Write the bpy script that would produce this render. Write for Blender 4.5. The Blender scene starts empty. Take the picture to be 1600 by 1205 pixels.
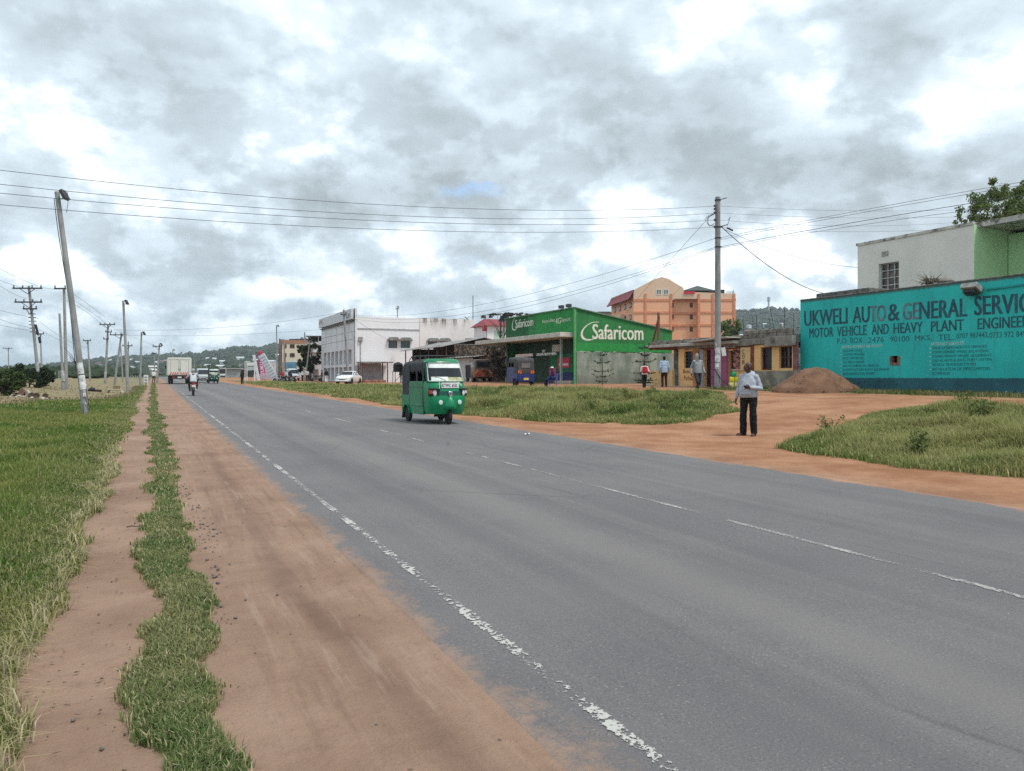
import bpy, bmesh, math, random
import numpy as np
from mathutils import Vector, Matrix, noise as mnoise
random.seed(11); RNG = np.random.default_rng(5)
SC = bpy.context.scene
COL = SC.collection
rad = math.radians
# ------------------------------------------------------------------ frame: X to the right of the road, Y along it
H = 1.55; FPX = 1200.0; HOR = 588.0
ANG = math.atan2(560.0, 1200.0)
SA, CA = math.sin(ANG), math.cos(ANG)

def sstep(a, b, x):
    t = np.clip((x - a) / (b - a), 0, 1); return t * t * (3 - 2 * t)

def gz(X, Y):
    """height of the ground"""
    z = 0.006 * np.clip(Y, -60, 200) + 0.0 * X
    fall = 1 - 0.8 * sstep(55, 100, Y)
    z = z + 0.75 * sstep(9.8, 27, X) * fall
    z = z + 0.30 * sstep(-3.0, -13.0, X) * sstep(8, 40, Y)
    z = z - 0.10 * sstep(-1.0, -2.4, X) * (1 - sstep(-3, -6, X)) * sstep(0, 6, Y)
    return z

def gzf(X, Y): return float(gz(np.float64(X), np.float64(Y)))

def ray(u): return (u - 800.0) / FPX
def at_depth(u, d):
    k = ray(u); return (d * (SA + k * CA), d * (CA - k * SA))
def zat(v, d): return H + (HOR - v) / FPX * d
def on_x(u, v, X):
    k = ray(u); d = X / (SA + k * CA); return (X, d * (CA - k * SA), zat(v, d))
def on_y(u, v, Y):
    k = ray(u); d = Y / (CA - k * SA); return (d * (SA + k * CA), Y, zat(v, d))
def ground(u, v):
    d0 = None; d = 1.5
    while d < 400:
        x, y = at_depth(u, d)
        if zat(v, d) <= gzf(x, y): break
        d *= 1.01
    return (x, y, gzf(x, y))
def stand(u, d):
    x, y = at_depth(u, d); return (x, y, gzf(x, y))

# ------------------------------------------------------------------ mesh collector
def _ortho(d):
    d = Vector(d).normalized()
    a = Vector((0, 0, 1)) if abs(d.z) < 0.9 else Vector((1, 0, 0))
    p = d.cross(a).normalized(); q = d.cross(p).normalized(); return p, q

class MB:
    def __init__(s): s.v = []; s.f = []; s.mi = []; s.cur = 0
    def add(s, vs, fs):
        o = len(s.v); s.v.extend([tuple(v) for v in vs])
        for f in fs: s.f.append([i + o for i in f]); s.mi.append(s.cur)
        return s
    def box(s, x0, x1, y0, y1, z0, z1):
        vs = [(x, y, z) for z in (z0, z1) for y in (y0, y1) for x in (x0, x1)]
        return s.add(vs, [(0, 2, 3, 1), (4, 5, 7, 6), (0, 1, 5, 4), (2, 6, 7, 3), (0, 4, 6, 2), (1, 3, 7, 5)])
    def cbox(s, c, size, rot=None):
        hx, hy, hz = size[0] / 2, size[1] / 2, size[2] / 2
        m = rot if rot is not None else Matrix.Identity(3)
        vs = [Vector(c) + m @ Vector((x, y, z)) for z in (-hz, hz) for y in (-hy, hy) for x in (-hx, hx)]
        return s.add(vs, [(0, 2, 3, 1), (4, 5, 7, 6), (0, 1, 5, 4), (2, 6, 7, 3), (0, 4, 6, 2), (1, 3, 7, 5)])
    def tube(s, pts, r, n=8, caps=True):
        pts = [Vector(p) for p in pts]; k = len(pts)
        rs = r if isinstance(r, (list, tuple)) else [r] * k
        p, q = _ortho(pts[-1] - pts[0] if (pts[-1] - pts[0]).length > 1e-6 else pts[1] - pts[0])
        rings = []
        for i, c in enumerate(pts):
            t = (pts[min(i + 1, k - 1)] - pts[max(i - 1, 0)]).normalized()
            p = (p - t * p.dot(t))
            if p.length < 1e-5: p, _ = _ortho(t)
            p.normalize(); q = t.cross(p)
            rings.append([c + (p * math.cos(a) + q * math.sin(a)) * rs[i] for a in [2 * math.pi * j / n for j in range(n)]])
        return s.loft(rings, caps, caps)
    def loft(s, rings, cap0=True, cap1=True, closed=True):
        n = len(rings[0]); vs = [v for r in rings for v in r]; fs = []
        for i in range(len(rings) - 1):
            for j in range(n if closed else n - 1):
                a, b = i * n + j, i * n + (j + 1) % n
                fs.append((a, b, b + n, a + n))
        if cap0: fs.append(tuple(range(n - 1, -1, -1)))
        if cap1: fs.append(tuple((len(rings) - 1) * n + j for j in range(n)))
        return s.add(vs, fs)
    def sheet(s, rows): return s.loft(rows, False, False, closed=False)
    def prism(s, poly, axis, a, b):
        """poly of 2-D points in the other two axes, extruded along axis from a to b"""
        def P(p, t):
            return {'x': (t, p[0], p[1]), 'y': (p[0], t, p[1]), 'z': (p[0], p[1], t)}[axis]
        n = len(poly)
        return s.add([P(p, a) for p in poly] + [P(p, b) for p in poly],
                     [tuple(range(n - 1, -1, -1)), tuple(range(n, 2 * n))] + [(i, (i + 1) % n, (i + 1) % n + n, i + n) for i in range(n)])
    def ell(s, c, r, nu=12, nv=8, rot=None):
        if not isinstance(r, (tuple, list)): r = (r, r, r)
        m = rot if rot is not None else Matrix.Identity(3)
        c = Vector(c); vs = [c + m @ Vector((0, 0, r[2]))]
        for i in range(1, nv):
            th = math.pi * i / nv
            for j in range(nu):
                ph = 2 * math.pi * j / nu
                vs.append(c + m @ Vector((r[0] * math.sin(th) * math.cos(ph), r[1] * math.sin(th) * math.sin(ph), r[2] * math.cos(th))))
        vs.append(c + m @ Vector((0, 0, -r[2]))); L = len(vs) - 1; fs = []
        for j in range(nu): fs.append((0, 1 + j, 1 + (j + 1) % nu))
        for i in range(nv - 2):
            for j in range(nu):
                a = 1 + i * nu + j; b = 1 + i * nu + (j + 1) % nu
                fs.append((a, a + nu, b + nu, b))
        for j in range(nu): fs.append((L, L - nu + (j + 1) % nu, L - nu + j))
        return s.add(vs, fs)
    def capsule(s, a, b, ra, rb, n=10):
        a, b = Vector(a), Vector(b); d = (b - a)
        if d.length < 1e-5: return s.ell(a, ra, n, 6)
        d.normalize(); pts = []; rs = []
        for t in (-1, -.8, -.45, 0): pts.append(a + d * ra * t); rs.append(max(ra * math.sqrt(max(1 - t * t, 0)), ra * .05))
        for t in (0, .45, .8, 1): pts.append(b + d * rb * t); rs.append(max(rb * math.sqrt(max(1 - t * t, 0)), rb * .05))
        return s.tube(pts, rs, n)
    def lathe(s, c, axis, prof, n=20):
        """prof: (offset along axis, radius)"""
        d = Vector(axis).normalized(); p, q = _ortho(d); c = Vector(c)
        rings = [[c + d * o + (p * math.cos(2 * math.pi * j / n) + q * math.sin(2 * math.pi * j / n)) * r for j in range(n)] for o, r in prof]
        return s.loft(rings, True, True)
    def facade(s, o, ua, W, Hh, holes, dep, nrm):
        """wall face at o spanned by ua (width) and z (height) with rectangular holes (u0,u1,z0,z1) and reveals going back against nrm"""
        o = Vector(o); ua = Vector(ua); nr = Vector(nrm); up = Vector((0, 0, 1))
        us = sorted(set([0, W] + [h[0] for h in holes] + [h[1] for h in holes])); zs = sorted(set([0, Hh] + [h[2] for h in holes] + [h[3] for h in holes]))
        flip = ua.cross(up).dot(nr) < 0
        def q(a, b, c, d): s.add([a, b, c, d], [(3, 2, 1, 0) if flip else (0, 1, 2, 3)])
        for i in range(len(us) - 1):
            for j in range(len(zs) - 1):
                cu, cz = (us[i] + us[i + 1]) / 2, (zs[j] + zs[j + 1]) / 2
                if any(h[0] < cu < h[1] and h[2] < cz < h[3] for h in holes): continue
                q(o + ua * us[i] + up * zs[j], o + ua * us[i + 1] + up * zs[j], o + ua * us[i + 1] + up * zs[j + 1], o + ua * us[i] + up * zs[j + 1])
        for (a, b, c, d) in holes:
            B = -nr * dep
            P = [o + ua * a + up * c, o + ua * b + up * c, o + ua * b + up * d, o + ua * a + up * d]
            for k in range(4):
                A0, A1 = P[k], P[(k + 1) % 4]; q(A0, A0 + B, A1 + B, A1)
        return s
    def build(s, name, mat, parent=None, world=False, smooth=True, bevel=0, angle=35, loc=None, rot=None):
        me = bpy.data.meshes.new(name)
        off = Vector((0, 0, 0))
        if world and parent is not None: off = parent.location
        me.from_pydata([Vector(v) - off for v in s.v], [], s.f)
        mats = mat if isinstance(mat, (list, tuple)) else [mat]
        for m in mats: me.materials.append(m)
        if len(mats) > 1: me.polygons.foreach_set('material_index', s.mi)
        me.validate(); me.update()
        if smooth:
            me.polygons.foreach_set('use_smooth', [True] * len(me.polygons)); me.set_sharp_from_angle(angle=rad(angle))
        o = bpy.data.objects.new(name, me); COL.objects.link(o)
        if parent is not None: o.parent = parent
        if loc is not None: o.location = loc
        if rot is not None: o.rotation_euler = rot
        if bevel:
            b = o.modifiers.new('bevel', 'BEVEL'); b.width = bevel; b.segments = 2; b.limit_method = 'ANGLE'; b.angle_limit = rad(40)
        return o

def tag(o, label=None, cat=None, group=None, kind=None):
    if label: o['label'] = label
    if cat: o['category'] = cat
    if group: o['group'] = group
    if kind: o['kind'] = kind
    return o
def thing(name, loc, label, cat, group=None, rotz=0.0):
    o = bpy.data.objects.new(name, None); COL.objects.link(o); o.empty_display_size = .2
    o.location = loc; o.rotation_euler = (0, 0, rotz)
    return tag(o, label, cat, group)
def kids(o): return [c for c in list(COL.objects) if c.parent == o]
def copy_tree(o, loc=None, rotz=None, label=None, parent=None):
    c = o.copy(); COL.objects.link(c)
    if parent is not None: c.parent = parent
    for ch in kids(o): copy_tree(ch, parent=c)
    if loc is not None: c.location = loc
    if rotz is not None: c.rotation_euler = (0, 0, rotz)
    if label: c['label'] = label
    return c
def rotm(ax, deg): return Matrix.Rotation(rad(deg), 3, ax)
def RZ(a): return Matrix.Rotation(a, 3, 'Z')

# ------------------------------------------------------------------ materials
class NT:
    def __init__(s, m): s.t = m.node_tree; s.n = s.t.nodes; s.l = s.t.links
    def new(s, typ, **kw):
        n = s.n.new(typ)
        for k, v in kw.items(): setattr(n, k, v)
        return n
    def val(s, sock, v):
        if hasattr(v, 'is_output'): s.l.new(v, sock)
        else: sock.default_value = v
    def math(s, op, a, b=None, c=None, clamp=False):
        n = s.new('ShaderNodeMath', operation=op, use_clamp=clamp); s.val(n.inputs[0], a)
        if b is not None: s.val(n.inputs[1], b)
        if c is not None: s.val(n.inputs[2], c)
        return n.outputs[0]
    def mix(s, fac, a, b, mode='MIX'):
        n = s.new('ShaderNodeMix', data_type='RGBA', blend_type=mode, clamp_factor=True)
        s.val(n.inputs[0], fac)
        for k, v in ((6, a), (7, b)):
            if isinstance(v, tuple): v = (*v[:3], 1)
            s.val(n.inputs[k], v)
        return n.outputs[2]
    def noise(s, co, scale, detail=4, rough=.55, dist=0):
        n = s.new('ShaderNodeTexNoise'); s.l.new(co, n.inputs['Vector']); n.inputs['Scale'].default_value = scale
        n.inputs['Detail'].default_value = detail; n.inputs['Roughness'].default_value = rough; n.inputs['Distortion'].default_value = dist
        return n.outputs['Fac']
    def ramp(s, x, a, b, o0=0.0, o1=1.0):
        n = s.new('ShaderNodeMapRange', interpolation_type='SMOOTHSTEP'); s.val(n.inputs[0], x)
        for i, v in ((1, a), (2, b), (3, o0), (4, o1)): s.val(n.inputs[i], v)
        return n.outputs[0]
    def coords(s, stretch=None, kind='Object'):
        tc = s.new('ShaderNodeTexCoord').outputs[kind]
        if stretch:
            mp = s.new('ShaderNodeMapping'); s.l.new(tc, mp.inputs[0]); mp.inputs['Scale'].default_value = stretch; return mp.outputs[0]
        return tc
    def bump(s, h, strength, dist=.02):
        b = s.new('ShaderNodeBump'); s.l.new(h, b.inputs['Height']); b.inputs['Strength'].default_value = strength; b.inputs['Distance'].default_value = dist
        return b.outputs[0]

def base_mat(name):
    m = bpy.data.materials.new(name); m.use_nodes = True
    nt = NT(m); b = nt.n['Principled BSDF']; return m, nt, b

MATS = {}
def M(name, col, rough=.75, metal=0., var=.18, scale=2.5, bump=0., bscale=30., stain=None, sth=(.55, .75), sscale=1.2, stretch=None, coat=0., spec=.35):
    """plain surface with mottled colour, optional stain colour (its own patches) and grain"""
    if name in MATS: return MATS[name]
    m, nt, b = base_mat(name)
    co = nt.coords()
    f = nt.noise(co, scale, 5)
    c = nt.mix(nt.ramp(f, .3, .7), tuple(x * (1 - var) for x in col), tuple(min(x * (1 + var), .9) for x in col))
    if stain:
        g = nt.noise(nt.coords(stretch) if stretch else co, sscale, 6, .65)
        c = nt.mix(nt.ramp(g, *sth), c, stain)
    nt.l.new(c, b.inputs['Base Color']); b.inputs['Roughness'].default_value = rough; b.inputs['Metallic'].default_value = metal
    b.inputs['Coat Weight'].default_value = coat; b.inputs['Coat Roughness'].default_value = .12; b.inputs['Specular IOR Level'].default_value = spec
    if bump: nt.l.new(nt.bump(nt.noise(co, bscale, 4), bump), b.inputs['Normal'])
    MATS[name] = m; return m

def glass_dark(name='window_glass', col=(.02, .026, .03), rough=.08):
    if name in MATS: return MATS[name]
    m, nt, b = base_mat(name)
    f = nt.noise(nt.coords(), 1.1, 3)
    nt.l.new(nt.mix(f, tuple(c * .5 for c in col), tuple(c * 1.6 for c in col)), b.inputs['Base Color'])
    b.inputs['Roughness'].default_value = rough; b.inputs['Specular IOR Level'].default_value = .6
    MATS[name] = m; return m

# ------------------------------------------------------------------ lettering: the built-in font turned into flat mesh fitted to a box
def text_mesh(body, bold=0.0):
    cu = bpy.data.curves.new('lettering', 'FONT'); cu.body = body; cu.offset = bold; cu.resolution_u = 3
    o = bpy.data.objects.new('lettering', cu); COL.objects.link(o)
    bpy.context.view_layer.update()
    me = bpy.data.meshes.new_from_object(o.evaluated_get(bpy.context.evaluated_depsgraph_get()))
    vs = [v.co.copy() for v in me.vertices]; fs = [list(p.vertices) for p in me.polygons]
    bpy.data.objects.remove(o); bpy.data.curves.remove(cu); bpy.data.meshes.remove(me)
    return vs, fs
def put_text(mb, body, o, ua, va, w, h, bold=0.0, slant=0.0):
    vs, fs = text_mesh(body, 0)
    x0, x1 = min(v.x for v in vs), max(v.x for v in vs); y0, y1 = min(v.y for v in vs), max(v.y for v in vs)
    o, ua, va = Vector(o), Vector(ua), Vector(va)
    out = []
    for v in vs:
        a = (v.x - x0) / (x1 - x0) * w; c = (v.y - y0) / (y1 - y0) * h
        out.append(o + ua * (a + slant * c) + va * c)
    sh_ = bold * h * .55; nn_ = ua.cross(va).normalized() * .0007
    for k, q in enumerate((0, -1, 1) if sh_ else (0,)): mb.add([p + ua * (sh_ * q) + nn_ * k for p in out], fs)
    return mb
# ------------------------------------------------------------------ camera, sun, sky
cam = bpy.data.cameras.new('camera'); camo = bpy.data.objects.new('camera', cam); COL.objects.link(camo)
camo.location = (0, 0, H); camo.rotation_euler = (rad(90), 0, -ANG)
cam.sensor_width = 36; cam.lens = 36 * FPX / 1600; cam.shift_y = -(602.5 - HOR) / 1600; cam.clip_end = 9000; cam.clip_start = .05
SC.camera = camo
SUN_EL, SUN_AZ = rad(62), rad(150)     # azimuth measured from +Y towards +X
sun = bpy.data.lights.new('sun', 'SUN'); sun.energy = 2.0; sun.angle = rad(14); sun.color = (1, .96, .9)
so = bpy.data.objects.new('sun', sun); COL.objects.link(so)
sd = Vector((math.sin(SUN_AZ) * math.cos(SUN_EL), math.cos(SUN_AZ) * math.cos(SUN_EL), math.sin(SUN_EL)))
so.rotation_euler = sd.to_track_quat('Z', 'Y').to_euler()
SC.view_settings.view_transform = 'Standard'; SC.view_settings.look = 'None'; SC.view_settings.exposure = .55; SC.view_settings.gamma = 1
SC.render.engine = 'CYCLES'
SC.cycles.max_bounces = 6; SC.cycles.diffuse_bounces = 3; SC.cycles.glossy_bounces = 3; SC.cycles.transparent_max_bounces = 12; SC.cycles.volume_bounces = 0
SC.cycles.use_denoising = False

wd = bpy.data.worlds.new('World'); SC.world = wd; wd.use_nodes = True
nt = NT(wd); nt.n.clear()
sky = nt.new('ShaderNodeTexSky', sky_type='NISHITA'); sky.sun_disc = False; sky.sun_elevation = SUN_EL; sky.sun_rotation = SUN_AZ
d0 = nt.coords(kind='Generated')
# turn into azimuth / elevation tangents about the road-facing view, kept as directions on the sphere
rot = nt.new('ShaderNodeVectorRotate', rotation_type='Z_AXIS'); nt.l.new(d0, rot.inputs['Vector']); rot.inputs['Angle'].default_value = ANG
sep = nt.new('ShaderNodeSeparateXYZ'); nt.l.new(rot.outputs[0], sep.inputs[0])
dx, dy, dz = sep.outputs
az = nt.math('ARCTAN2', dx, dy); el = nt.math('ARCSINE', nt.math('MAXIMUM', nt.math('MINIMUM', dz, .999), -.999))
# cloud deck: project the direction on a flat layer so that clouds flatten towards the horizon
zz = nt.math('ADD', nt.math('MAXIMUM', dz, 0.0), .20)
cmb = nt.new('ShaderNodeCombineXYZ'); nt.val(cmb.inputs[0], nt.math('DIVIDE', dx, zz)); nt.val(cmb.inputs[1], nt.math('DIVIDE', dy, zz))
deck = cmb.outputs[0]
ae = nt.new('ShaderNodeCombineXYZ'); nt.val(ae.inputs[0], az); nt.val(ae.inputs[1], nt.math('MULTIPLY', el, 1.5)); aev = ae.outputs[0]
w1 = nt.new('ShaderNodeTexNoise'); nt.l.new(aev, w1.inputs['Vector']); w1.inputs['Scale'].default_value = 7; w1.inputs['Detail'].default_value = 6; w1.inputs['Roughness'].default_value = .62
sub = nt.new('ShaderNodeVectorMath', operation='SUBTRACT'); nt.l.new(w1.outputs['Color'], sub.inputs[0]); sub.inputs[1].default_value = (.5, .5, .5)
scl = nt.new('ShaderNodeVectorMath', operation='SCALE'); nt.l.new(sub.outputs[0], scl.inputs[0]); scl.inputs['Scale'].default_value = .13
wae = nt.new('ShaderNodeCombineXYZ'); nt.val(wae.inputs[0], az); nt.val(wae.inputs[1], el)
warp = nt.new('ShaderNodeVectorMath', operation='ADD'); nt.l.new(wae.outputs[0], warp.inputs[0]); nt.l.new(scl.outputs[0], warp.inputs[1])
def sky_dir(u, v):
    x, y = (u - 800) / FPX, (HOR - v) / FPX
    return math.atan2(x, 1), math.asin(y / math.sqrt(1 + x * x + y * y))
def lobe(u, v, ru, rv, amp):
    a, e = sky_dir(u, v)
    s = nt.new('ShaderNodeVectorMath', operation='SUBTRACT'); nt.l.new(warp.outputs[0], s.inputs[0]); s.inputs[1].default_value = (a, e, 0)
    m = nt.new('ShaderNodeVectorMath', operation='MULTIPLY'); nt.l.new(s.outputs[0], m.inputs[0]); m.inputs[1].default_value = (FPX / ru, FPX / rv, 0)
    dt = nt.new('ShaderNodeVectorMath', operation='DOT_PRODUCT'); nt.l.new(m.outputs[0], dt.inputs[0]); nt.l.new(m.outputs[0], dt.inputs[1])
    g = nt.math('POWER', 2.71828, nt.math('MULTIPLY', dt.outputs['Value'], -1.0))
    return nt.math('MULTIPLY', g, amp)
LOBES = [(80, 190, 95, 55, .30), (450, 190, 110, 60, .34), (560, 50, 160, 60, .16), (1250, 100, 75, 85, .50), (1075, 55, 110, 45, .32), (870, 15, 120, 35, .22),
         (1510, 205, 70, 45, .30), (625, 385, 75, 55, .42), (330, 310, 130, 35, .28), (45, 385, 45, 40, .34), (960, 330, 110, 45, .22), (1010, 430, 160, 60, .20),
         (1170, 420, 200, 60, .18), (420, 240, 60, 40, .18), (200, 425, 80, 20, .22), (470, 460, 70, 16, .20), (1480, 130, 140, 60, .12), (760, 440, 120, 50, .16), (300, 500, 160, 14, .16),
         (570, 300, 220, 60, -.30), (520, 330, 110, 40, -.14), (300, 385, 200, 48, -.26), (990, 215, 230, 70, -.24), (900, 75, 100, 55, -.20), (1370, 50, 190, 80, -.26),
         (690, 232, 48, 26, -.20), (650, 120, 60, 60, -.10), (1270, 290, 190, 50, -.20), (180, 100, 200, 90, -.16), (430, 435, 130, 16, -.18), (880, 365, 110, 40, -.10), (1480, 290, 150, 60, -.14),
         (140, 540, 260, 20, -.10), (540, 470, 140, 18, -.10), (210, 480, 220, 14, -.12), (760, 150, 90, 90, -.06), (690, 385, 40, 22, -.16), (1080, 350, 90, 40, -.08)]
acc = None
for L in LOBES:
    g = lobe(*L); acc = g if acc is None else nt.math('ADD', acc, g)
f3 = nt.noise(aev, 16, 6, .6, .3)
def up_noise(sc, det, dlt, amp, rough=.56):
    s = nt.new('ShaderNodeVectorMath', operation='ADD'); nt.l.new(aev, s.inputs[0]); s.inputs[1].default_value = (.25 * dlt, dlt, 0); n0 = nt.noise(aev, sc, det, rough, .05)
    return n0, nt.math('MULTIPLY', nt.math('SUBTRACT', n0, nt.noise(s.outputs[0], sc, det, rough, .05)), amp)
lowm = nt.ramp(el, .50, .05, .35, 1.0)
g1, r1 = up_noise(3.3, 8, .05, .55, .51); g2, r2 = up_noise(9.5, 8, .022, .75, .55)
c2 = nt.math('ADD', nt.math('MULTIPLY', nt.ramp(g2, .44, .56, -.13, .13), lowm), nt.ramp(g1, .45, .56, -.07, .07))
tex = nt.math('ADD', nt.math('ADD', nt.math('MULTIPLY', nt.math('SUBTRACT', g1, .5), .40), r1), nt.math('ADD', nt.math('MULTIPLY', r2, lowm), c2))
tex = nt.math('MINIMUM', nt.math('MAXIMUM', tex, -.27), .33)
# outside the part of the sky the picture shows the deck goes on by itself
val = nt.math('ADD', nt.math('ADD', .61, tex), nt.math('MULTIPLY', nt.math('MINIMUM', acc, .24), 1.1))
rp = nt.new('ShaderNodeValToRGB'); nt.l.new(val, rp.inputs[0])
els = rp.color_ramp.elements; els[0].position = .12; els[0].color = (.30, .35, .38, 1); els[1].position = 1.0; els[1].color = (.99, 1.0, .99, 1)
for p, c in ((.36, (.385, .45, .49, 1)), (.54, (.47, .55, .61, 1)), (.70, (.575, .665, .735, 1)), (.84, (.75, .82, .87, 1)), (.92, (.92, .96, .98, 1))):
    e = els.new(p); e.color = c
# towards the horizon the deck turns pale grey-blue
hz = nt.ramp(el, .0, .16, 1.0, 0.0)
cloud = nt.mix(nt.math('MULTIPLY', hz, .7), rp.outputs[0], nt.mix(nt.ramp(val, .35, .95), (.32, .43, .49), (.70, .81, .865)))
b1 = nt.new('ShaderNodeBackground'); nt.l.new(sky.outputs[0], b1.inputs[0]); b1.inputs[1].default_value = .15
b2 = nt.new('ShaderNodeBackground'); nt.l.new(cloud, b2.inputs[0]); b2.inputs[1].default_value = 1.0
# gaps of blue
gap = None
for L in [(742, 311, 58, 14, 1.0), (745, 405, 30, 12, .55), (1010, 385, 60, 12, .45), (18, 398, 18, 10, .55), (1215, 412, 30, 7, .5)]:
    g = lobe(*L); gap = g if gap is None else nt.math('ADD', gap, g)
gap = nt.ramp(nt.math('ADD', gap, nt.math('MULTIPLY', nt.math('SUBTRACT', f3, .5), 1.1)), .15, 1.0)
gap = nt.math('MULTIPLY', gap, .75)
mx = nt.new('ShaderNodeMixShader'); nt.val(mx.inputs[0], nt.math('SUBTRACT', 1.0, gap)); nt.l.new(b1.outputs[0], mx.inputs[1]); nt.l.new(b2.outputs[0], mx.inputs[2])
wo = nt.new('ShaderNodeOutputWorld'); nt.l.new(mx.outputs[0], wo.inputs[0])
# ------------------------------------------------------------------ ground zones
def vnoise(X, Y, scale, seed=0):
    x = np.asarray(X, float) / scale + 57.3 * seed; y = np.asarray(Y, float) / scale + 31.7 * seed
    xi, yi = np.floor(x), np.floor(y); fx, fy = x - xi, y - yi; fx = fx * fx * (3 - 2 * fx); fy = fy * fy * (3 - 2 * fy)
    def h(a, b): v = np.sin(a * 127.1 + b * 311.7 + seed * 17.0) * 43758.5453; return v - np.floor(v)
    return (h(xi, yi) * (1 - fx) + h(xi + 1, yi) * fx) * (1 - fy) + (h(xi, yi + 1) * (1 - fx) + h(xi + 1, yi + 1) * fx) * fy
def fbm(X, Y, s, seed=0): return vnoise(X, Y, s, seed) * .55 + vnoise(X, Y, s * .45, seed + 3) * .3 + vnoise(X, Y, s * .2, seed + 7) * .15
def poly_sd(X, Y, P):
    """signed distance to a polygon, positive inside"""
    X = np.asarray(X, float); Y = np.asarray(Y, float); best = np.full(X.shape, 1e9); ins = np.zeros(X.shape, bool)
    for i in range(len(P)):
        (x0, y0), (x1, y1) = P[i], P[(i + 1) % len(P)]
        ex, ey = x1 - x0, y1 - y0; t = np.clip(((X - x0) * ex + (Y - y0) * ey) / (ex * ex + ey * ey), 0, 1)
        best = np.minimum(best, np.hypot(X - x0 - t * ex, Y - y0 - t * ey))
        c = ((y0 > Y) != (y1 > Y)) & (X < (x1 - x0) * (Y - y0) / ((y1 - y0) if y1 != y0 else 1e-9) + x0)
        ins ^= c
    return np.where(ins, best, -best)
PATCH_A = [(10.2, 25.5), (11.2, 20.6), (12.9, 18.3), (15.2, 18.3), (17.2, 19.6), (19.5, 22.6), (22.6, 26.6), (21, 31), (19.5, 37), (18.5, 48), (18.5, 70), (17, 95), (14.5, 125), (11.5, 150), (10.6, 100), (10.3, 60), (10.3, 38)]
PATCH_B = [(11.2, -12), (11.3, 7), (11.25, 11.8), (12.6, 12.7), (15, 13.4), (18.5, 15.2), (20.6, 15.4), (20.4, 12.5), (20.3, -12)]
PATCH_C = [(25.3, -12), (25.5, 17), (24.8, 25), (24.3, 28.5), (24.9, 31), (27.9, 31), (27.95, -12)]
def z_left(X, Y):
    w = (fbm(X, Y, .7, 1) - .5) * .5 + (fbm(X, Y, .2, 2) - .5) * .16
    return sstep(-.55, -.80, X + w)
def z_strip(X, Y):
    w = (fbm(X, Y, .8, 4) - .5) * .42 + (fbm(X, Y, .2, 5) - .5) * .14
    c = .13 + .05 * np.sin(Y * .5) - .02 * np.clip(Y - 12, 0, 30) * .25; hw = .168 + .03 * np.sin(Y * .9 + 1)
    g = 1 - sstep(hw - .08, hw + .05, np.abs(X - c + w))
    gap = sstep(6.5, 7.9, Y + (fbm(X, Y, .3, 14) - .5) * 1.2) * (1 - sstep(7.9, 9.3, Y + (fbm(X, Y, .3, 15) - .5) * 1.2))
    return g * (1 - .9 * gap) * (1 - .6 * sstep(.56, .70, fbm(X, Y, .55, 19))) * (1 - sstep(110, 150, Y))
def z_right(X, Y, small=True):
    w = (fbm(X, Y, 2.2, 6) - .5) * 1.6 + ((fbm(X, Y, .5, 8) - .5) * .5 if small else 0)
    a = np.maximum(sstep(-.15, .25, poly_sd(X, Y, PATCH_A) + w), sstep(-.12, .22, poly_sd(X, Y, PATCH_B) + w * .55))
    bare = sstep(.62, .74, fbm(X, Y, 5.0, 12)) * sstep(30, 36, Y) * .8
    return np.maximum(a * (1 - bare), sstep(-.1, .3, poly_sd(X, Y, PATCH_C) + w * .4) * .8)
def z_dry(X, Y):
    return sstep(34, 46, Y + (fbm(X, Y, 6, 9) - .5) * 8 - 3.2 * np.clip(X + 6.5, 0, 6)) * sstep(-.9, -2, X)
def grass_amount(X, Y):
    d = z_dry(X, Y)
    return np.clip(z_left(X, Y) * (1 - .9 * d) + z_strip(X, Y) + z_right(X, Y), 0, 1)

def axis_coords():
    xs = np.concatenate([-np.geomspace(900, 4.2, 44), np.arange(-4, 2.01, .06), np.arange(2.5, 9, .8), np.arange(9, 30, .2), np.geomspace(30.4, 1500, 46)])
    ys = np.concatenate([-np.geomspace(60, 6, 10), np.arange(-5, 4, .5), np.arange(4, 36, .12), np.arange(36, 70, .35), np.arange(70, 130, 1.0), np.geomspace(131, 3200, 46)])
    return xs, ys
def grid_mesh(name, X, Y, Z):
    ny, nx = X.shape; me = bpy.data.meshes.new(name)
    me.vertices.add(nx * ny); me.vertices.foreach_set('co', np.stack([X, Y, Z], -1).reshape(-1).astype(np.float32))
    i = np.arange(ny - 1)[:, None] * nx + np.arange(nx - 1)[None, :]
    q = np.stack([i, i + 1, i + 1 + nx, i + nx], -1).reshape(-1, 4); n = len(q)
    me.loops.add(n * 4); me.loops.foreach_set('vertex_index', q.reshape(-1).astype(np.int32))
    me.polygons.add(n); me.polygons.foreach_set('loop_start', np.arange(0, n * 4, 4, dtype=np.int32))
    me.polygons.foreach_set('use_smooth', np.ones(n, bool)); me.update(calc_edges=True); return me
def add_attr(me, name, arr):
    a = me.attributes.new(name, 'FLOAT', 'POINT'); a.data.foreach_set('value', np.asarray(arr, np.float32).reshape(-1))

xs, ys = axis_coords(); GX, GY = np.meshgrid(xs, ys)
GZ = gz(GX, GY)
rough = (fbm(GX, GY, .9, 21) - .5) * .028 + (fbm(GX, GY, .25, 22) - .5) * .007
offroad = np.maximum(1 - sstep(.9, 1.5, GX), sstep(9.1, 9.9, GX))
far = 1 - sstep(60, 120, np.hypot(GX, GY)) * .6
GZ = GZ + rough * offroad * far - .045 * sstep(1.45, 1.72, GX) * (1 - sstep(9.0, 9.25, GX)) + .008 * grass_amount(GX, GY) * offroad
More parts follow.
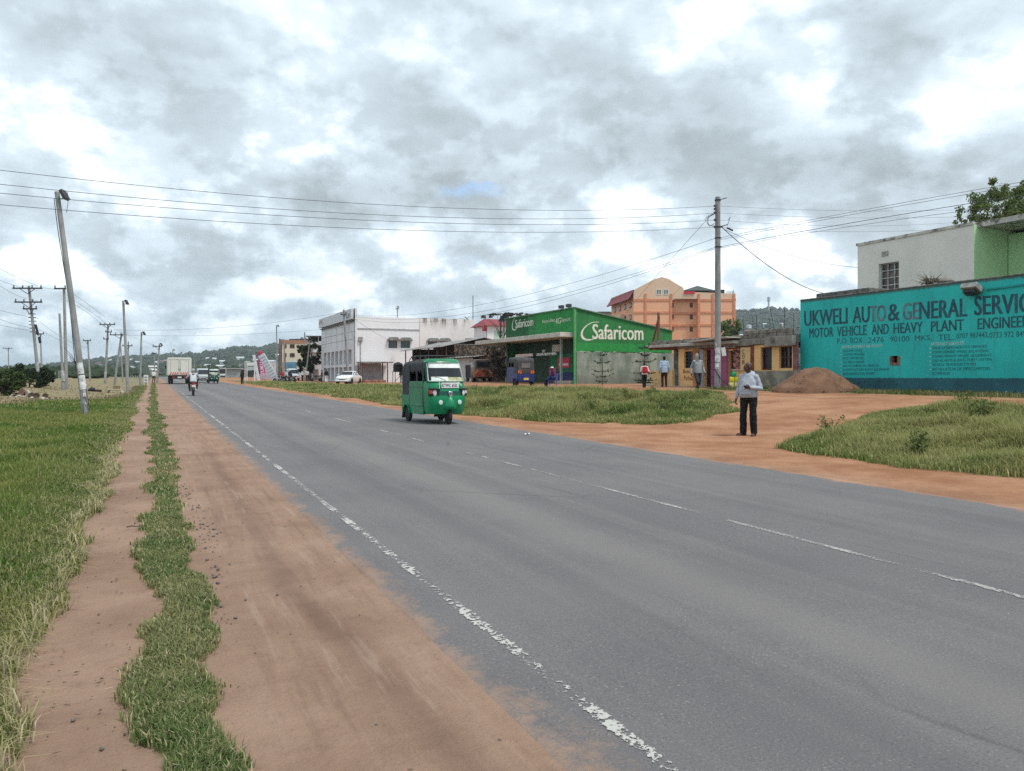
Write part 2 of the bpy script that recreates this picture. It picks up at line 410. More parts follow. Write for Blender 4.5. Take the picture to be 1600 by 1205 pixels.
# ruts of the track that comes off the road and runs along the wall
rutted = sstep(9.3, 11, GX) * (1 - sstep(24, 26, GX)) * (1 - z_right(GX, GY))
GZ = GZ + rutted * (fbm(GX * .5, GY * .5, .6, 31) - .5) * .045 * (1 - sstep(35, 60, GY))
gm = grid_mesh('ground', GX, GY, GZ)
add_attr(gm, 'grassy', grass_amount(GX, GY)); add_attr(gm, 'dry', z_dry(GX, GY))
wet = np.exp(-((GX - np.interp(GY, [2, 4, 5.7, 7, 12, 30], [1.16, 1.06, .86, .9, .95, 1.0])) / .10) ** 2) * (.35 + .65 * fbm(GX, GY * .4, .8, 41)) * (1 - sstep(12, 22, GY))
wet += .7 * np.exp(-((GX - .66) / .09) ** 2) * sstep(6.5, 8, GY) * (1 - sstep(11, 15, GY)) * fbm(GX, GY, .5, 42)
wet += .55 * np.exp(-((GX - 9.75 - .25 * np.sin(GY * .3)) / .16) ** 2) * sstep(10, 14, GY) * (1 - sstep(50, 70, GY)) * sstep(.35, .6, fbm(GX, GY, 2, 44))
add_attr(gm, 'damp', np.clip(wet, 0, 1)); add_attr(gm, 'red', sstep(8, 10, GX) * (1 - .35 * sstep(8, 12, 12 - GY) ) + .12 * sstep(.6, 1.0, GX) * (1 - sstep(3, 6, GX)) * sstep(5, 20, GY))
m, nt, b = base_mat('ground_soil'); co = nt.coords()
def attr(nt, n): a = nt.new('ShaderNodeAttribute'); a.attribute_name = n; return a.outputs['Fac']
n1 = nt.noise(co, .8, 6, .6); n2 = nt.noise(co, 7, 6, .65); n3 = nt.noise(co, 60, 4, .7); n4 = nt.noise(nt.coords((3.0, .55, 1)), 2.0, 6, .6)
DIRT_A, DIRT_B = (.236, .149, .106), (.33, .220, .160)
pale = nt.mix(nt.ramp(n1, .3, .7), DIRT_A, DIRT_B)
redd = nt.mix(nt.ramp(n1, .3, .72), (.265, .122, .062), (.405, .220, .130))
dirt = nt.mix(nt.math('ADD', attr(nt, 'red'), nt.math('MULTIPLY', nt.math('SUBTRACT', n4, .5), .25), clamp=True), pale, redd)
dirt = nt.mix(nt.math('MULTIPLY', nt.ramp(n2, .5, .75), .38), dirt, (.17, .10, .07)); dirt = nt.mix(nt.math('MULTIPLY', nt.ramp(n4, .55, .75), .18), dirt, (.19, .11, .075))
dirt = nt.mix(nt.math('MULTIPLY', attr(nt, 'damp'), .62), dirt, (.105, .066, .048))
dirt = nt.mix(nt.math('MULTIPLY', nt.ramp(n3, .55, .8), .5), dirt, (.34, .25, .19)); dirt = nt.mix(nt.math('MULTIPLY', nt.ramp(n3, .42, .22), .55), dirt, (.10, .066, .05))
sod = nt.mix(nt.ramp(n2, .3, .7), (.085, .10, .036), (.16, .16, .066))
g = nt.ramp(nt.math('ADD', attr(nt, 'grassy'), nt.math('MULTIPLY', nt.math('SUBTRACT', n2, .5), .9)), .35, .7)
c = nt.mix(g, dirt, sod)
straw = nt.mix(nt.ramp(n1, .3, .7), (.185, .155, .085), (.25, .21, .12))
c = nt.mix(nt.math('MULTIPLY', attr(nt, 'dry'), nt.ramp(n2, .25, .6, .8, 1.0)), c, straw)
geo0 = nt.new('ShaderNodeSeparateXYZ'); nt.l.new(co, geo0.inputs[0]); n5 = nt.noise(nt.coords((7, .5, 1)), 1.3, 5, .6); lft = nt.math('MULTIPLY', nt.ramp(geo0.outputs[0], .3, .6), nt.ramp(geo0.outputs[0], 3, 2.5))
c = nt.mix(nt.math('MULTIPLY', nt.math('MULTIPLY', lft, nt.ramp(n5, .5, .72)), .4), c, (.15, .092, .066)); c = nt.mix(nt.math('MULTIPLY', nt.math('MULTIPLY', lft, nt.ramp(n5, .45, .28)), .5), c, (.37, .27, .205))
# beyond the roadside the land is scrub
geo = nt.new('ShaderNodeSeparateXYZ'); nt.l.new(co, geo.inputs[0])
farm = nt.math('MAXIMUM', nt.ramp(geo.outputs[1], 150, 260), nt.math('MAXIMUM', nt.ramp(geo.outputs[0], -28, -60), nt.ramp(geo.outputs[0], 45, 80)))
c = nt.mix(nt.math('MULTIPLY', farm, nt.ramp(nt.noise(co, .03, 5), .25, .5)), c, (.06, .075, .03))
nt.l.new(c, b.inputs['Base Color']); b.inputs['Roughness'].default_value = .95; b.inputs['Specular IOR Level'].default_value = .15
n5 = nt.noise(nt.coords((9, .7, 1)), 1.4, 5, .6); sxx = nt.ramp(geo.outputs[0], -.2, .5); sxx = nt.math('MULTIPLY', sxx, nt.ramp(geo.outputs[0], 3, 2))
nt.l.new(nt.bump(nt.math('ADD', nt.math('ADD', nt.math('MULTIPLY', n3, .5), n2), nt.math('MULTIPLY', nt.noise(co, 3.2, 3, .5), 1.1)), .8, .035), b.inputs['Normal'])
gm.materials.append(m); go = bpy.data.objects.new('ground', gm); COL.objects.link(go); tag(go, kind='structure')

# ------------------------------------------------------------------ road
ry = np.concatenate([np.arange(-40, 60, 1.0), np.geomspace(60, 700, 40)])
def road_x(y): return 0.0
edge = (fbm(ry, ry * 0, 1.6, 51) - .5)
rx = np.array([1.30, 1.5, 1.8, 3.5, 5.4, 7.2, 8.9, 9.3])
RX, RY = np.meshgrid(rx, ry); RX[:, 0] += edge * .1; RX[:, -1] += (fbm(ry, ry * 0 + 9, 2.5, 52) - .5) * .35
RZ_ = gz(RX * 0 + 4, RY) + .012; RZ_[:, 0] -= .055; RZ_[:, -1] -= .06
rm_ = grid_mesh('road', RX, RY, RZ_)
m, nt, b = base_mat('asphalt'); co = nt.coords(); sp = nt.new('ShaderNodeSeparateXYZ'); nt.l.new(co, sp.inputs[0]); x = sp.outputs[0]
a1 = nt.noise(co, .5, 5); a2 = nt.noise(co, 75, 4, .85); a3 = nt.noise(nt.coords((2.5, .10, 1)), 1.1, 6, .6); a4 = nt.noise(co, 12, 5, .7)
c = nt.mix(nt.ramp(a1, .3, .7), (.124, .118, .121), (.150, .143, .144))
c = nt.mix(nt.math('MULTIPLY', nt.ramp(a3, .45, .75), .5), c, (.180, .169, .163))
c = nt.mix(nt.ramp(a2, .56, .74), c, (.40, .375, .34)); c = nt.mix(nt.ramp(a2, .46, .30), c, (.045, .045, .05))
c = nt.mix(nt.math('MULTIPLY', nt.ramp(a4, .55, .8), .28), c, (.075, .075, .08))
for xc, am in ((2.75, .16), (4.45, .16), (6.35, .13), (8.0, .13)):      # wheel tracks worn smooth and dark
    c = nt.mix(nt.math('MULTIPLY', nt.math('MULTIPLY', nt.ramp(nt.math('ABSOLUTE', nt.math('SUBTRACT', x, xc)), .55, .0), nt.ramp(a3, .7, .35)), am * 2.2), c, (.085, .084, .088))
c = nt.mix(nt.math('MULTIPLY', nt.ramp(nt.math('ABSOLUTE', nt.math('SUBTRACT', x, 3.6)), .45, .05), .30), c, (.225, .205, .185))
vc = nt.new('ShaderNodeTexVoronoi', feature='DISTANCE_TO_EDGE'); nt.l.new(nt.coords((1, .35, 1)), vc.inputs['Vector']); vc.inputs['Scale'].default_value = .55
crk = nt.math('MULTIPLY', nt.ramp(nt.math('ADD', vc.outputs['Distance'], nt.math('MULTIPLY', nt.math('SUBTRACT', a4, .5), .03)), .010, .003), nt.ramp(nt.noise(co, .35, 3), .50, .62)); c = nt.mix(nt.math('MULTIPLY', crk, .3), c, (.045, .045, .048))
oil = nt.ramp(nt.noise(nt.coords((1.2, .5, 1)), .9, 5, .6), .68, .80); c = nt.mix(nt.math('MULTIPLY', oil, .28), c, (.06, .06, .062))
rip = nt.math('MULTIPLY', nt.math('SUBTRACT', a4, .5), .5); rip2 = nt.math('MULTIPLY', nt.math('SUBTRACT', nt.noise(co, 1.3, 6, .65), .5), .75)
xe = nt.math('ADD', x, nt.math('ADD', rip, rip2))
dl = nt.math('MULTIPLY', nt.ramp(xe, 1.66, 1.34), nt.ramp(a2, .2, .6, .8, 1.0)); dr = nt.ramp(xe, 8.75, 9.08)
dustc = nt.mix(nt.ramp(nt.noise(co, .8, 6, .6), .3, .7), DIRT_A, DIRT_B)
dustc = nt.mix(nt.math('MULTIPLY', nt.ramp(nt.noise(co, 60, 4, .7), .42, .22), .5), dustc, (.11, .075, .055))
redc = nt.mix(nt.ramp(nt.noise(co, .8, 6, .6), .3, .7), (.265, .130, .072), (.40, .225, .14))
c = nt.mix(dl, c, dustc); c = nt.mix(dr, c, redc)
c = nt.mix(nt.math('MULTIPLY', nt.ramp(x, 9.0, 7.6), nt.math('MULTIPLY', nt.ramp(x, 7.0, 9.0), .0)), c, redc)
nt.l.new(c, b.inputs['Base Color']); nt.l.new(nt.ramp(nt.math('ADD', x, nt.math('MULTIPLY', nt.math('ADD', rip, rip2), .35)), 1.33, 1.48), b.inputs['Alpha']); b.inputs['Roughness'].default_value = .82; b.inputs['Specular IOR Level'].default_value = .3
nt.l.new(nt.bump(nt.math('ADD', a2, nt.math('MULTIPLY', a4, .6)), .5, .012), b.inputs['Normal'])
rm_.materials.append(m); ro = bpy.data.objects.new('road', rm_); COL.objects.link(ro); tag(ro, kind='structure')

# worn paint: sheets with the paint broken away where the surface noise says so
def paint_mat(name, lo, hi, col, fine=26, sc=1.0):
    m, nt, b = base_mat(name); co = nt.coords()
    f = nt.math('ADD', nt.noise(co, fine, 5, .7), nt.math('MULTIPLY', nt.math('SUBTRACT', nt.noise(co, 1.6 * sc, 3), .5), .7))
    sp = nt.new('ShaderNodeUVMap'); sx = nt.new('ShaderNodeSeparateXYZ'); nt.l.new(sp.outputs[0], sx.inputs[0])
    e = nt.math('ABSOLUTE', nt.math('SUBTRACT', sx.outputs[0], .5)); f = nt.math('SUBTRACT', f, nt.math('MULTIPLY', nt.ramp(e, .22, .5), .22))
    nt.l.new(nt.mix(nt.noise(co, 60, 3), tuple(c * .8 for c in col), col), b.inputs['Base Color']); b.inputs['Roughness'].default_value = .8
    nt.l.new(nt.ramp(f, lo, hi), b.inputs['Alpha']); return m
def marking(name, x, w, segs, mat):
    mb = MB(); uv = []
    for (y0, y1) in segs:
        n = max(1, int((y1 - y0) / 2)); rows = []
        for i in range(n + 1):
            y = y0 + (y1 - y0) * i / n; rows.append([(x - w / 2, y, gzf(4, y) + .0165), (x + w / 2, y, gzf(4, y) + .0165)])
        mb.sheet(rows)
    o = mb.build(name, mat, smooth=False); uvl = o.data.uv_layers.new(name='UVMap')
    for l in o.data.loops: uvl.data[l.index].uv = (0 if o.data.vertices[l.vertex_index].co.x < x else 1, 0)
    return tag(o, kind='structure')
marking('edge_marking', 1.81, .118, [(-8, 260)], paint_mat('edge_paint', .51, .55, (.47, .46, .43)))
marking('centre_marking', 5.41, .11, [(-8, 6.3), (6.75, 10.9), (11.2, 12.3), (12.6, 13.6)] + [(16.2 + k * 6.15, 19.8 + k * 6.15) for k in range(24)], paint_mat('centre_paint', .43, .57, (.37, .36, .34), 40))
# old broken tarmac poking out beside the grass strip
mb = MB()
for k in range(150):
    y = 5 + 6.5 * RNG.random(); x = .42 + .05 * math.sin(y) + RNG.normal(0, .05) ; r = .005 + .012 * RNG.random() ** 2
    mb.ell((x, y, gzf(x, y) + r * .3), (r, r * 1.2, r * .6), 6, 4)
for k in range(300):
    y = 2.5 + 34 * RNG.random() ** 1.7; x = RNG.choice([RNG.uniform(.4, 1.45), RNG.uniform(-.5, -.1), RNG.uniform(9.3, 11)]); r = .003 + .008 * RNG.random() ** 3
    mb.ell((x, y, gzf(x, y) + r * .3), (r, r * 1.3, r * .7), 5, 4)
tag(mb.build('gravel', M('grey_gravel', (.13, .115, .105), var=.4, scale=30)), kind='stuff')
# bits lying about
mb = MB()
for (u, v, L, a) in [(212, 829, .16, .3), (240, 832, .10, 1.1)]:
    x, y, z = ground(u, v); p = [(x + L * t * math.cos(a) - L / 2, y + L * t * math.sin(a) + .01 * math.sin(9 * t), z + .03 + .006 * math.sin(7 * t)) for t in (0, .3, .6, 1)]; mb.tube(p, [.006, .007, .005, .003], 6)
tag(mb.build('fallen_twig', M('twig', (.06, .045, .03))), 'thin dark dry twig lying across the bare earth footpath', 'twig')

# ------------------------------------------------------------------ grass blades
def blades(name, pts, hgt, wid, bend, cols, mat):
    n = len(pts); X, Y = pts[:, 0], pts[:, 1]; Z = gz(X, Y) + .01
    a = RNG.uniform(0, 2 * np.pi, n); ca, sa = np.cos(a), np.sin(a); px, py = -sa, ca
    V = np.zeros((n, 5, 3), np.float32)
    for k, (t, wf, bf) in enumerate(((0, 1, 0), (0, 1, 0), (.55, .8, .3), (.55, .8, .3), (1, 0, 1))):
        s = (1 if k % 2 == 0 else -1) * .5 * wid * wf
        if k == 4: s = s * 0
        V[:, k, 0] = X + px * s + ca * bend * hgt * bf; V[:, k, 1] = Y + py * s + sa * bend * hgt * bf
        V[:, k, 2] = Z + hgt * t * np.sqrt(np.clip(1 - (bend * bf) ** 2 * .6, .1, 1)) - (.02 if k < 2 else 0)
    me = bpy.data.meshes.new(name); me.vertices.add(n * 5); me.vertices.foreach_set('co', V.reshape(-1))
    o = (np.arange(n) * 5)[:, None]; li = np.concatenate([o + 0, o + 1, o + 3, o + 2, o + 2, o + 3, o + 4], 1).reshape(-1).astype(np.int32)
    me.loops.add(n * 7); me.loops.foreach_set('vertex_index', li)
    st = np.stack([np.arange(n) * 7, np.arange(n) * 7 + 4], 1).reshape(-1).astype(np.int32)
    me.polygons.add(n * 2); me.polygons.foreach_set('loop_start', st); me.update(calc_edges=True)
    ca_ = me.attributes.new('tint', 'FLOAT_COLOR', 'POINT')
    C = np.ones((n, 5, 4), np.float32); C[:, :, :3] = cols[:, None, :]; C[:, 4, :3] *= 1.15
    ca_.data.foreach_set('color', C.reshape(-1)); me.materials.append(mat)
    ob = bpy.data.objects.new(name, me); COL.objects.link(ob); return tag(ob, kind='stuff')
m, nt, b = base_mat('grass_blade'); at_ = nt.new('ShaderNodeAttribute'); at_.attribute_name = 'tint'
b.inputs['Roughness'].default_value = .7; b.inputs['Specular IOR Level'].default_value = .2; nt.l.new(at_.outputs['Color'], b.inputs['Base Color'])
tr = nt.new('ShaderNodeBsdfTranslucent'); nt.l.new(at_.outputs['Color'], tr.inputs[0]); ms = nt.new('ShaderNodeMixShader'); ms.inputs[0].default_value = .4
nt.l.new(b.outputs[0], ms.inputs[1]); nt.l.new(tr.outputs[0], ms.inputs[2]); nt.l.new(ms.outputs[0], nt.n['Material Output'].inputs['Surface']); GRASS = m

def scatter(n, xr, yr, dens, ypow=1.0):
    X = RNG.uniform(*xr, n); Y = yr[0] + (yr[1] - yr[0]) * RNG.random(n) ** ypow
    k = RNG.random(n) < dens(X, Y); return np.stack([X[k], Y[k]], -1)
def tints(P, lush, yellow, dryc=(.30, .24, .12), pd=.12, yscale=1.3, seed=61, bias=0.0):
    n = len(P); f = np.clip((fbm(P[:, 0], P[:, 1], yscale, seed) - .5) * 2.4 + .5 + bias + RNG.normal(0, .18, n), 0, 1)[:, None]
    c = np.array(lush)[None] * (1 - f) + np.array(yellow)[None] * f
    d = RNG.random(n) < pd; c[d] = np.array(dryc) * RNG.uniform(.7, 1.2, (d.sum(), 1)); return (c * RNG.uniform(.75, 1.25, (n, 1))).astype(np.float32)
# wide verge beside the footpath: long and green inside, bleached along the path
vis = lambda X, Y: X > -.19 * Y - 1.2
P = np.concatenate([scatter(260000, (-3.2, -.45), (2.5, 14), lambda X, Y: z_left(X, Y) * vis(X, Y)),
                    scatter(260000, (-7.5, -.45), (14, 36), lambda X, Y: z_left(X, Y) * vis(X, Y) * (1 - .97 * z_dry(X, Y))),
                    scatter(60000, (-16, -.5), (36, 90), lambda X, Y: z_left(X, Y) * vis(X, Y) * (1 - .98 * z_dry(X, Y)))])
dist = np.hypot(P[:, 0], P[:, 1]); inn = sstep(-.7, -1.7, P[:, 0])
hg = (.05 + .105 * inn) * RNG.uniform(.55, 1.35, len(P)) * (.8 + .5 * fbm(P[:, 0], P[:, 1], 1.1, 66)) * (1 - .45 * sstep(25, 45, P[:, 1]))
tc = tints(P, (.085, .160, .024), (.215, .235, .065), (.40, .35, .19), .09, 1.6, 61)
dz_ = z_dry(P[:, 0], P[:, 1]) > .3; tc[dz_] = np.array((.24, .205, .115)) * RNG.uniform(.7, 1.15, (dz_.sum(), 1))
e = (RNG.random(len(P)) < .42 * (1 - inn)); tc[e] = np.array((.36, .33, .17)) * RNG.uniform(.6, 1.25, (e.sum(), 1))
blades('grass', P, hg, (.0036 + .0009 * dist) * RNG.uniform(.7, 1.4, len(P)), RNG.uniform(.1, 1.0, len(P)), tc, GRASS)
# strip between footpath and shoulder
P = np.concatenate([scatter(210000, (-.3, .6), (2.3, 9), z_strip), scatter(60000, (-.5, .6), (9, 30), z_strip), scatter(16000, (-.6, .6), (30, 110), z_strip)])
dist = np.hypot(P[:, 0], P[:, 1])
blades('grass', P, RNG.uniform(.012, .055, len(P)) * (.6 + .8 * fbm(P[:, 0], P[:, 1], .35, 68)) * (1 + .3 * sstep(12, 30, dist)), (.0026 + .0009 * dist) * RNG.uniform(.7, 1.4, len(P)), RNG.uniform(.2, 1.2, len(P)),
       tints(P, (.105, .170, .050), (.24, .25, .105), (.44, .39, .23), .18, .5, 63), GRASS)
# straggling pale runners along the edges of the path
P = np.concatenate([np.stack([RNG.uniform(-1.0, -.42, 9000), 2.4 + 15 * RNG.random(9000) ** 1.4], -1), np.stack([RNG.uniform(-.35, .55, 1600), 2.4 + 12 * RNG.random(1600) ** 1.4], -1)])
zz_ = np.where(P[:, 0] < -.4, z_left(P[:, 0], P[:, 1]), z_strip(P[:, 0], P[:, 1])); P = P[(zz_ > .06) & (zz_ < .95)]
blades('grass', P, RNG.uniform(.06, .19, len(P)) * np.where(P[:, 0] > -.38, .5, 1), (.0030 + .0008 * np.hypot(P[:, 0], P[:, 1])) * RNG.uniform(.6, 1.3, len(P)), RNG.uniform(.7, 1.5, len(P)), tints(P, (.30, .30, .12), (.42, .38, .21), (.46, .40, .26), .3, .6, 65), GRASS)
mb = MB()
for k in range(420):
    y = 2.4 + 20 * RNG.random() ** 1.8; x = RNG.choice([RNG.uniform(-.65, 1.5), RNG.uniform(-.65, -.1)]); a = RNG.uniform(0, 6.28); L_ = RNG.uniform(.006, .022); w_ = L_ * RNG.uniform(.15, .5); zg_ = gzf(x, y) + (.004 if x < .9 else -.012) + .006; c_, s_ = math.cos(a), math.sin(a)
    mb.add([(x - c_ * L_, y - s_ * L_, zg_), (x + s_ * w_, y - c_ * w_, zg_ + .006), (x + c_ * L_, y + s_ * L_, zg_ + .003), (x - s_ * w_, y + c_ * w_, zg_)], [(0, 1, 2, 3)])
tag(mb.build('leaf_litter', M('litter_brown', (.12, .08, .05), .9, var=.6, scale=40), smooth=False), kind='stuff')
# rank weeds across the road
def in_b(X, Y): return z_right(X, Y) * (X < 24.2)
P = np.concatenate([scatter(330000, (10.6, 21.5), (-1, 17), in_b), scatter(330000, (9.8, 23.5), (17, 42), in_b), scatter(90000, (9.8, 19.5), (42, 110), in_b)])
dist = np.hypot(P[:, 0], P[:, 1]); cl = fbm(P[:, 0], P[:, 1], 1.7, 71); ed = np.maximum(poly_sd(P[:, 0], P[:, 1], PATCH_A), poly_sd(P[:, 0], P[:, 1], PATCH_B))
rise = sstep(-.1, 1.5, ed)
hg = (.10 + .34 * rise * sstep(.3, .7, cl)) * RNG.uniform(.5, 1.4, len(P)) * (1 - .35 * sstep(45, 70, P[:, 1]))
tc = tints(P, (.105, .175, .036), (.31, .31, .12), (.42, .37, .19), .16, 2.0, 73, .12)
blades('grass', P, hg, (.005 + .0009 * dist) * RNG.uniform(.7, 1.4, len(P)), RNG.uniform(.1, .9, len(P)), tc, GRASS)
P = scatter(30000, (23.5, 28), (4, 34), lambda X, Y: sstep(-.1, .3, poly_sd(X, Y, PATCH_C)) * sstep(.25, .6, fbm(X, Y, 1.4, 77)))
blades('grass', P, RNG.uniform(.06, .22, len(P)), np.full(len(P), .028), RNG.uniform(.1, .9, len(P)), tints(P, (.085, .125, .034), (.22, .21, .085)), GRASS)

# leafy weeds standing in the verge, each a plant of its own
def leaf_mat(name, a, bb):
    if name in MATS: return MATS[name]
    m, nt, b = base_mat(name); f = nt.noise(nt.coords(), 2.2, 3); gi = nt.new('ShaderNodeNewGeometry').outputs['Random Per Island']
    c = nt.mix(nt.math('ADD', nt.math('MULTIPLY', f, .5), nt.math('MULTIPLY', gi, .5)), a, bb)
    nt.l.new(c, b.inputs['Base Color']); b.inputs['Roughness'].default_value = .65; b.inputs['Specular IOR Level'].default_value = .25
    tr = nt.new('ShaderNodeBsdfTranslucent'); nt.l.new(c, tr.inputs[0]); ms = nt.new('ShaderNodeMixShader'); ms.inputs[0].default_value = .25
    nt.l.new(b.outputs[0], ms.inputs[1]); nt.l.new(tr.outputs[0], ms.inputs[2]); nt.l.new(ms.outputs[0], nt.n['Material Output'].inputs['Surface'])
    MATS[name] = m; return m
def leaves_into(mb, C, n, R, size, rng, squash=(1, 1, 1), shell=.45):
    for _ in range(n):
        d = Vector(rng.normal(0, 1, 3)); d.normalize(); r = R * (shell + (1 - shell) * rng.random()) 
        c = Vector(C) + Vector((d.x * squash[0], d.y * squash[1], d.z * squash[2])) * r
        a = Vector(rng.normal(0, 1, 3)).normalized(); b2 = a.cross(Vector(rng.normal(0, 1, 3))).normalized(); s = size * rng.uniform(.6, 1.4)
        mb.add([c - a * s, c + b2 * s * .42, c + a * s, c - b2 * s * .42], [(0, 1, 2, 3)])
WEED = leaf_mat('weed_leaf', (.065, .115, .026), (.19, .21, .07))
def weed(x, y, h, rng, label, group):
    t = thing('weed_plant', (x, y, gzf(x, y)), label, 'plant', group)
    st = MB(); lf = MB()
    for k in range(int(rng.integers(5, 9))):
        a = rng.uniform(0, 6.28); sp = rng.uniform(.1, .55) * h; hh = h * rng.uniform(.6, 1.05)
        P = [(0, 0, -.03), (math.cos(a) * sp * .4, math.sin(a) * sp * .4, hh * .55), (math.cos(a) * sp, math.sin(a) * sp, hh)]
        st.tube(P, [.009, .007, .003], 5)
        for q in range(3):
            f = .35 + .3 * q; leaves_into(lf, (P[2][0] * f, P[2][1] * f, hh * (.25 + .33 * q)), 16, .15 * h + .04, .042, rng)
    st.build('stem', M('weed_stem', (.10, .11, .04)), t); lf.build('foliage', WEED, t, smooth=False); return t
rw = np.random.default_rng(3)
spots = []
while len(spots) < 46:
    P = np.array([[rw.uniform(11, 21), rw.uniform(6, 17)]]) if len(spots) < 20 else np.array([[rw.uniform(10.6, 20), rw.uniform(18.6, 40)]])
    e = max(float(poly_sd(P[:, 0], P[:, 1], PATCH_A)[0]), float(poly_sd(P[:, 0], P[:, 1], PATCH_B)[0]))
    if e > .7 and float(fbm(P[:, 0], P[:, 1], 1.7, 71)[0]) > .42: spots.append((P[0, 0], P[0, 1]))
for k, (x, y) in enumerate(spots):
    weed(x, y, rw.uniform(.3, .62), rw, 'leafy green roadside weed in the long grass nearest the painted wall' if y < 17.5 else 'leafy green roadside weed in the long grass across from the shops',
         'weeds in the grass patch by the painted wall' if y < 17.5 else 'weeds in the grass patch in front of the shops')
# ------------------------------------------------------------------ buildings along the right of the road
GLASS = glass_dark(); CONC = M('bare_concrete', (.24, .22, .20), .9, var=.25, scale=3, bump=.3, stain=(.10, .095, .085), sscale=1.6)
STEEL = M('dark_steel', (.05, .052, .055), .5, .4); WHITEP = M('white_paint', (.72, .72, .71), .7, var=.05)
UP = Vector((0, 0, 1))
def bar(mb, a, b, w, t, nrm):
    """flat bar between two points, width w across, thickness t along nrm"""
    a, b, nrm = Vector(a), Vector(b), Vector(nrm); d = (b - a).normalized(); s = d.cross(nrm).normalized() * w / 2; n = nrm * t / 2
    vs = [p + i * s + j * n for p in (a, b) for i, j in ((-1, -1), (1, -1), (1, 1), (-1, 1))]
    mb.add(vs, [(3, 2, 1, 0), (4, 5, 6, 7), (0, 1, 5, 4), (1, 2, 6, 5), (2, 3, 7, 6), (3, 0, 4, 7)])
def win(par, o, ua, nrm, h, dep, nx, ny, fm, gm_=None, fw=.05, name='window'):
    o, ua, nrm = Vector(o), Vector(ua), Vector(nrm); a, b, c, d = h
    P = lambda u, z, k=0: o + ua * u + UP * z - nrm * k
    k = dep - .06; f = MB()
    for u in [a + fw / 2] + [a + (b - a) * i / nx for i in range(1, nx)] + [b - fw / 2]: bar(f, P(u, c, k), P(u, d, k), fw, .04, nrm)
    for z in [c + fw / 2] + [c + (d - c) * i / ny for i in range(1, ny)] + [d - fw / 2]: bar(f, P(a + fw, z, k), P(b - fw, z, k), fw, .036, nrm)
    w = f.build(name, fm, par, world=True, smooth=False)
    g = MB(); g.add([P(a, c, dep - .015), P(b, c, dep - .015), P(b, d, dep - .015), P(a, d, dep - .015)], [(0, 1, 2, 3)])
    pane = g.build('pane', gm_ or GLASS, par, world=True, smooth=False); pane.parent = w
    return w
def lettering(par, mat, rows, name='lettering'):
    for (body, o, ua, va, w, h, bold, slant) in rows: put_text(MB(), body, o, ua, va, w, h, bold, slant).build(name, mat, par, world=True, smooth=False)

# ---------------- painted workshop
WX = 28.0; Y0, Y1 = 2.0, 27.42; ZT = 5.14; ZB = gzf(WX, 14) - .6
ws = thing('workshop_building', (WX, 14, gzf(WX, 14)), 'low turquoise workshop whose long front wall is covered in painted lettering', 'building')
m, nt, b = base_mat('turquoise_paint'); co = nt.coords(); sp = nt.new('ShaderNodeSeparateXYZ'); nt.l.new(co, sp.inputs[0]); zl = sp.outputs[2]
n1 = nt.noise(co, .8, 6); n2 = nt.noise(nt.coords((1, 4, .6)), 1.2, 6, .65); n3 = nt.noise(co, 9, 5, .7)
c = nt.mix(nt.ramp(n1, .3, .7), (.006, .42, .395), (.014, .50, .46))
c = nt.mix(nt.math('MULTIPLY', nt.ramp(n2, .48, .70), .55), c, (.03, .27, .26))
band = nt.ramp(nt.math('ADD', zl, nt.math('MULTIPLY', nt.math('SUBTRACT', n3, .5), .12)), .635, .655, 1, 0)
low = nt.mix(nt.ramp(n1, .3, .7), (.012, .075, .10), (.02, .125, .15)); low = nt.mix(nt.ramp(nt.noise(nt.coords((1, 1, 1)), 3.5, 6, .7), .60, .64), low, (.015, .03, .035))
low = nt.mix(nt.ramp(nt.noise(co, 5.5, 4, .6), .685, .70), low, (.45, .50, .50))
c = nt.mix(band, c, low)
chip = nt.ramp(nt.noise(co, 3.2, 5, .6), .690, .700); c = nt.mix(nt.math('MULTIPLY', chip, nt.ramp(zl, 2.0, 1.2)), c, (.42, .55, .52))
top = nt.ramp(nt.math('ADD', zl, nt.math('MULTIPLY', n3, .16)), ZT - gzf(WX, 14) - .06, ZT - gzf(WX, 14) + .05)
c = nt.mix(nt.math('MULTIPLY', top, .85), c, (.045, .06, .055))
nt.l.new(c, b.inputs['Base Color']); b.inputs['Roughness'].default_value = .72; nt.l.new(nt.bump(n3, .12), b.inputs['Normal'])
TURQ = m
def wy(u, v): x, y, z = on_x(u, v, WX); return Y1 - y, z - ZB
h0, h1 = wy(1391.5, 569), wy(1404, 556); HOLE = (h0[0], h1[0], h0[1], h1[1])
mb = MB(); mb.facade((WX, Y1, ZB), (0, -1, 0), Y1 - Y0, ZT - ZB, [HOLE], .22, (-1, 0, 0))
mb.add([(WX, Y1, ZB), (WX + 9, Y1, ZB), (WX + 9, Y1, ZT), (WX, Y1, ZT)], [(0, 1, 2, 3)])
mb.add([(WX, Y0, ZB), (WX + 9, Y0, ZB), (WX + 9, Y0, ZT), (WX, Y0, ZT)], [(3, 2, 1, 0)])
mb.build('wall', TURQ, ws, world=True, smooth=False)
mb = MB(); o_ = Vector((WX, Y1, ZB)); A, B_, C_, D_ = HOLE
mb.box(WX + .222, WX + .30, Y1 - B_ - .05, Y1 - A + .05, ZB + C_ - .05, ZB + D_ + .05); mb.build('vent_back', M('vent_shade', (.012, .01, .01), .95), ws, world=True)  # near-black backing: the dark inside of the hole put into its colour
mb = MB(); 
for (a, b2, c2, d2) in ((A - .05, A + .05, C_ - .05, D_), (A + .05, B_ + .07, C_ - .07, C_ + .05), (B_ - .06, B_ + .07, C_ + .05, D_ - .02)):
    mb.box(WX - .012, WX + .18, Y1 - b2, Y1 - a, ZB + c2, ZB + d2)
mb.build('vent_brick', M('raw_brick', (.20, .12, .09), .95, var=.4, scale=9), ws, world=True, bevel=.01)
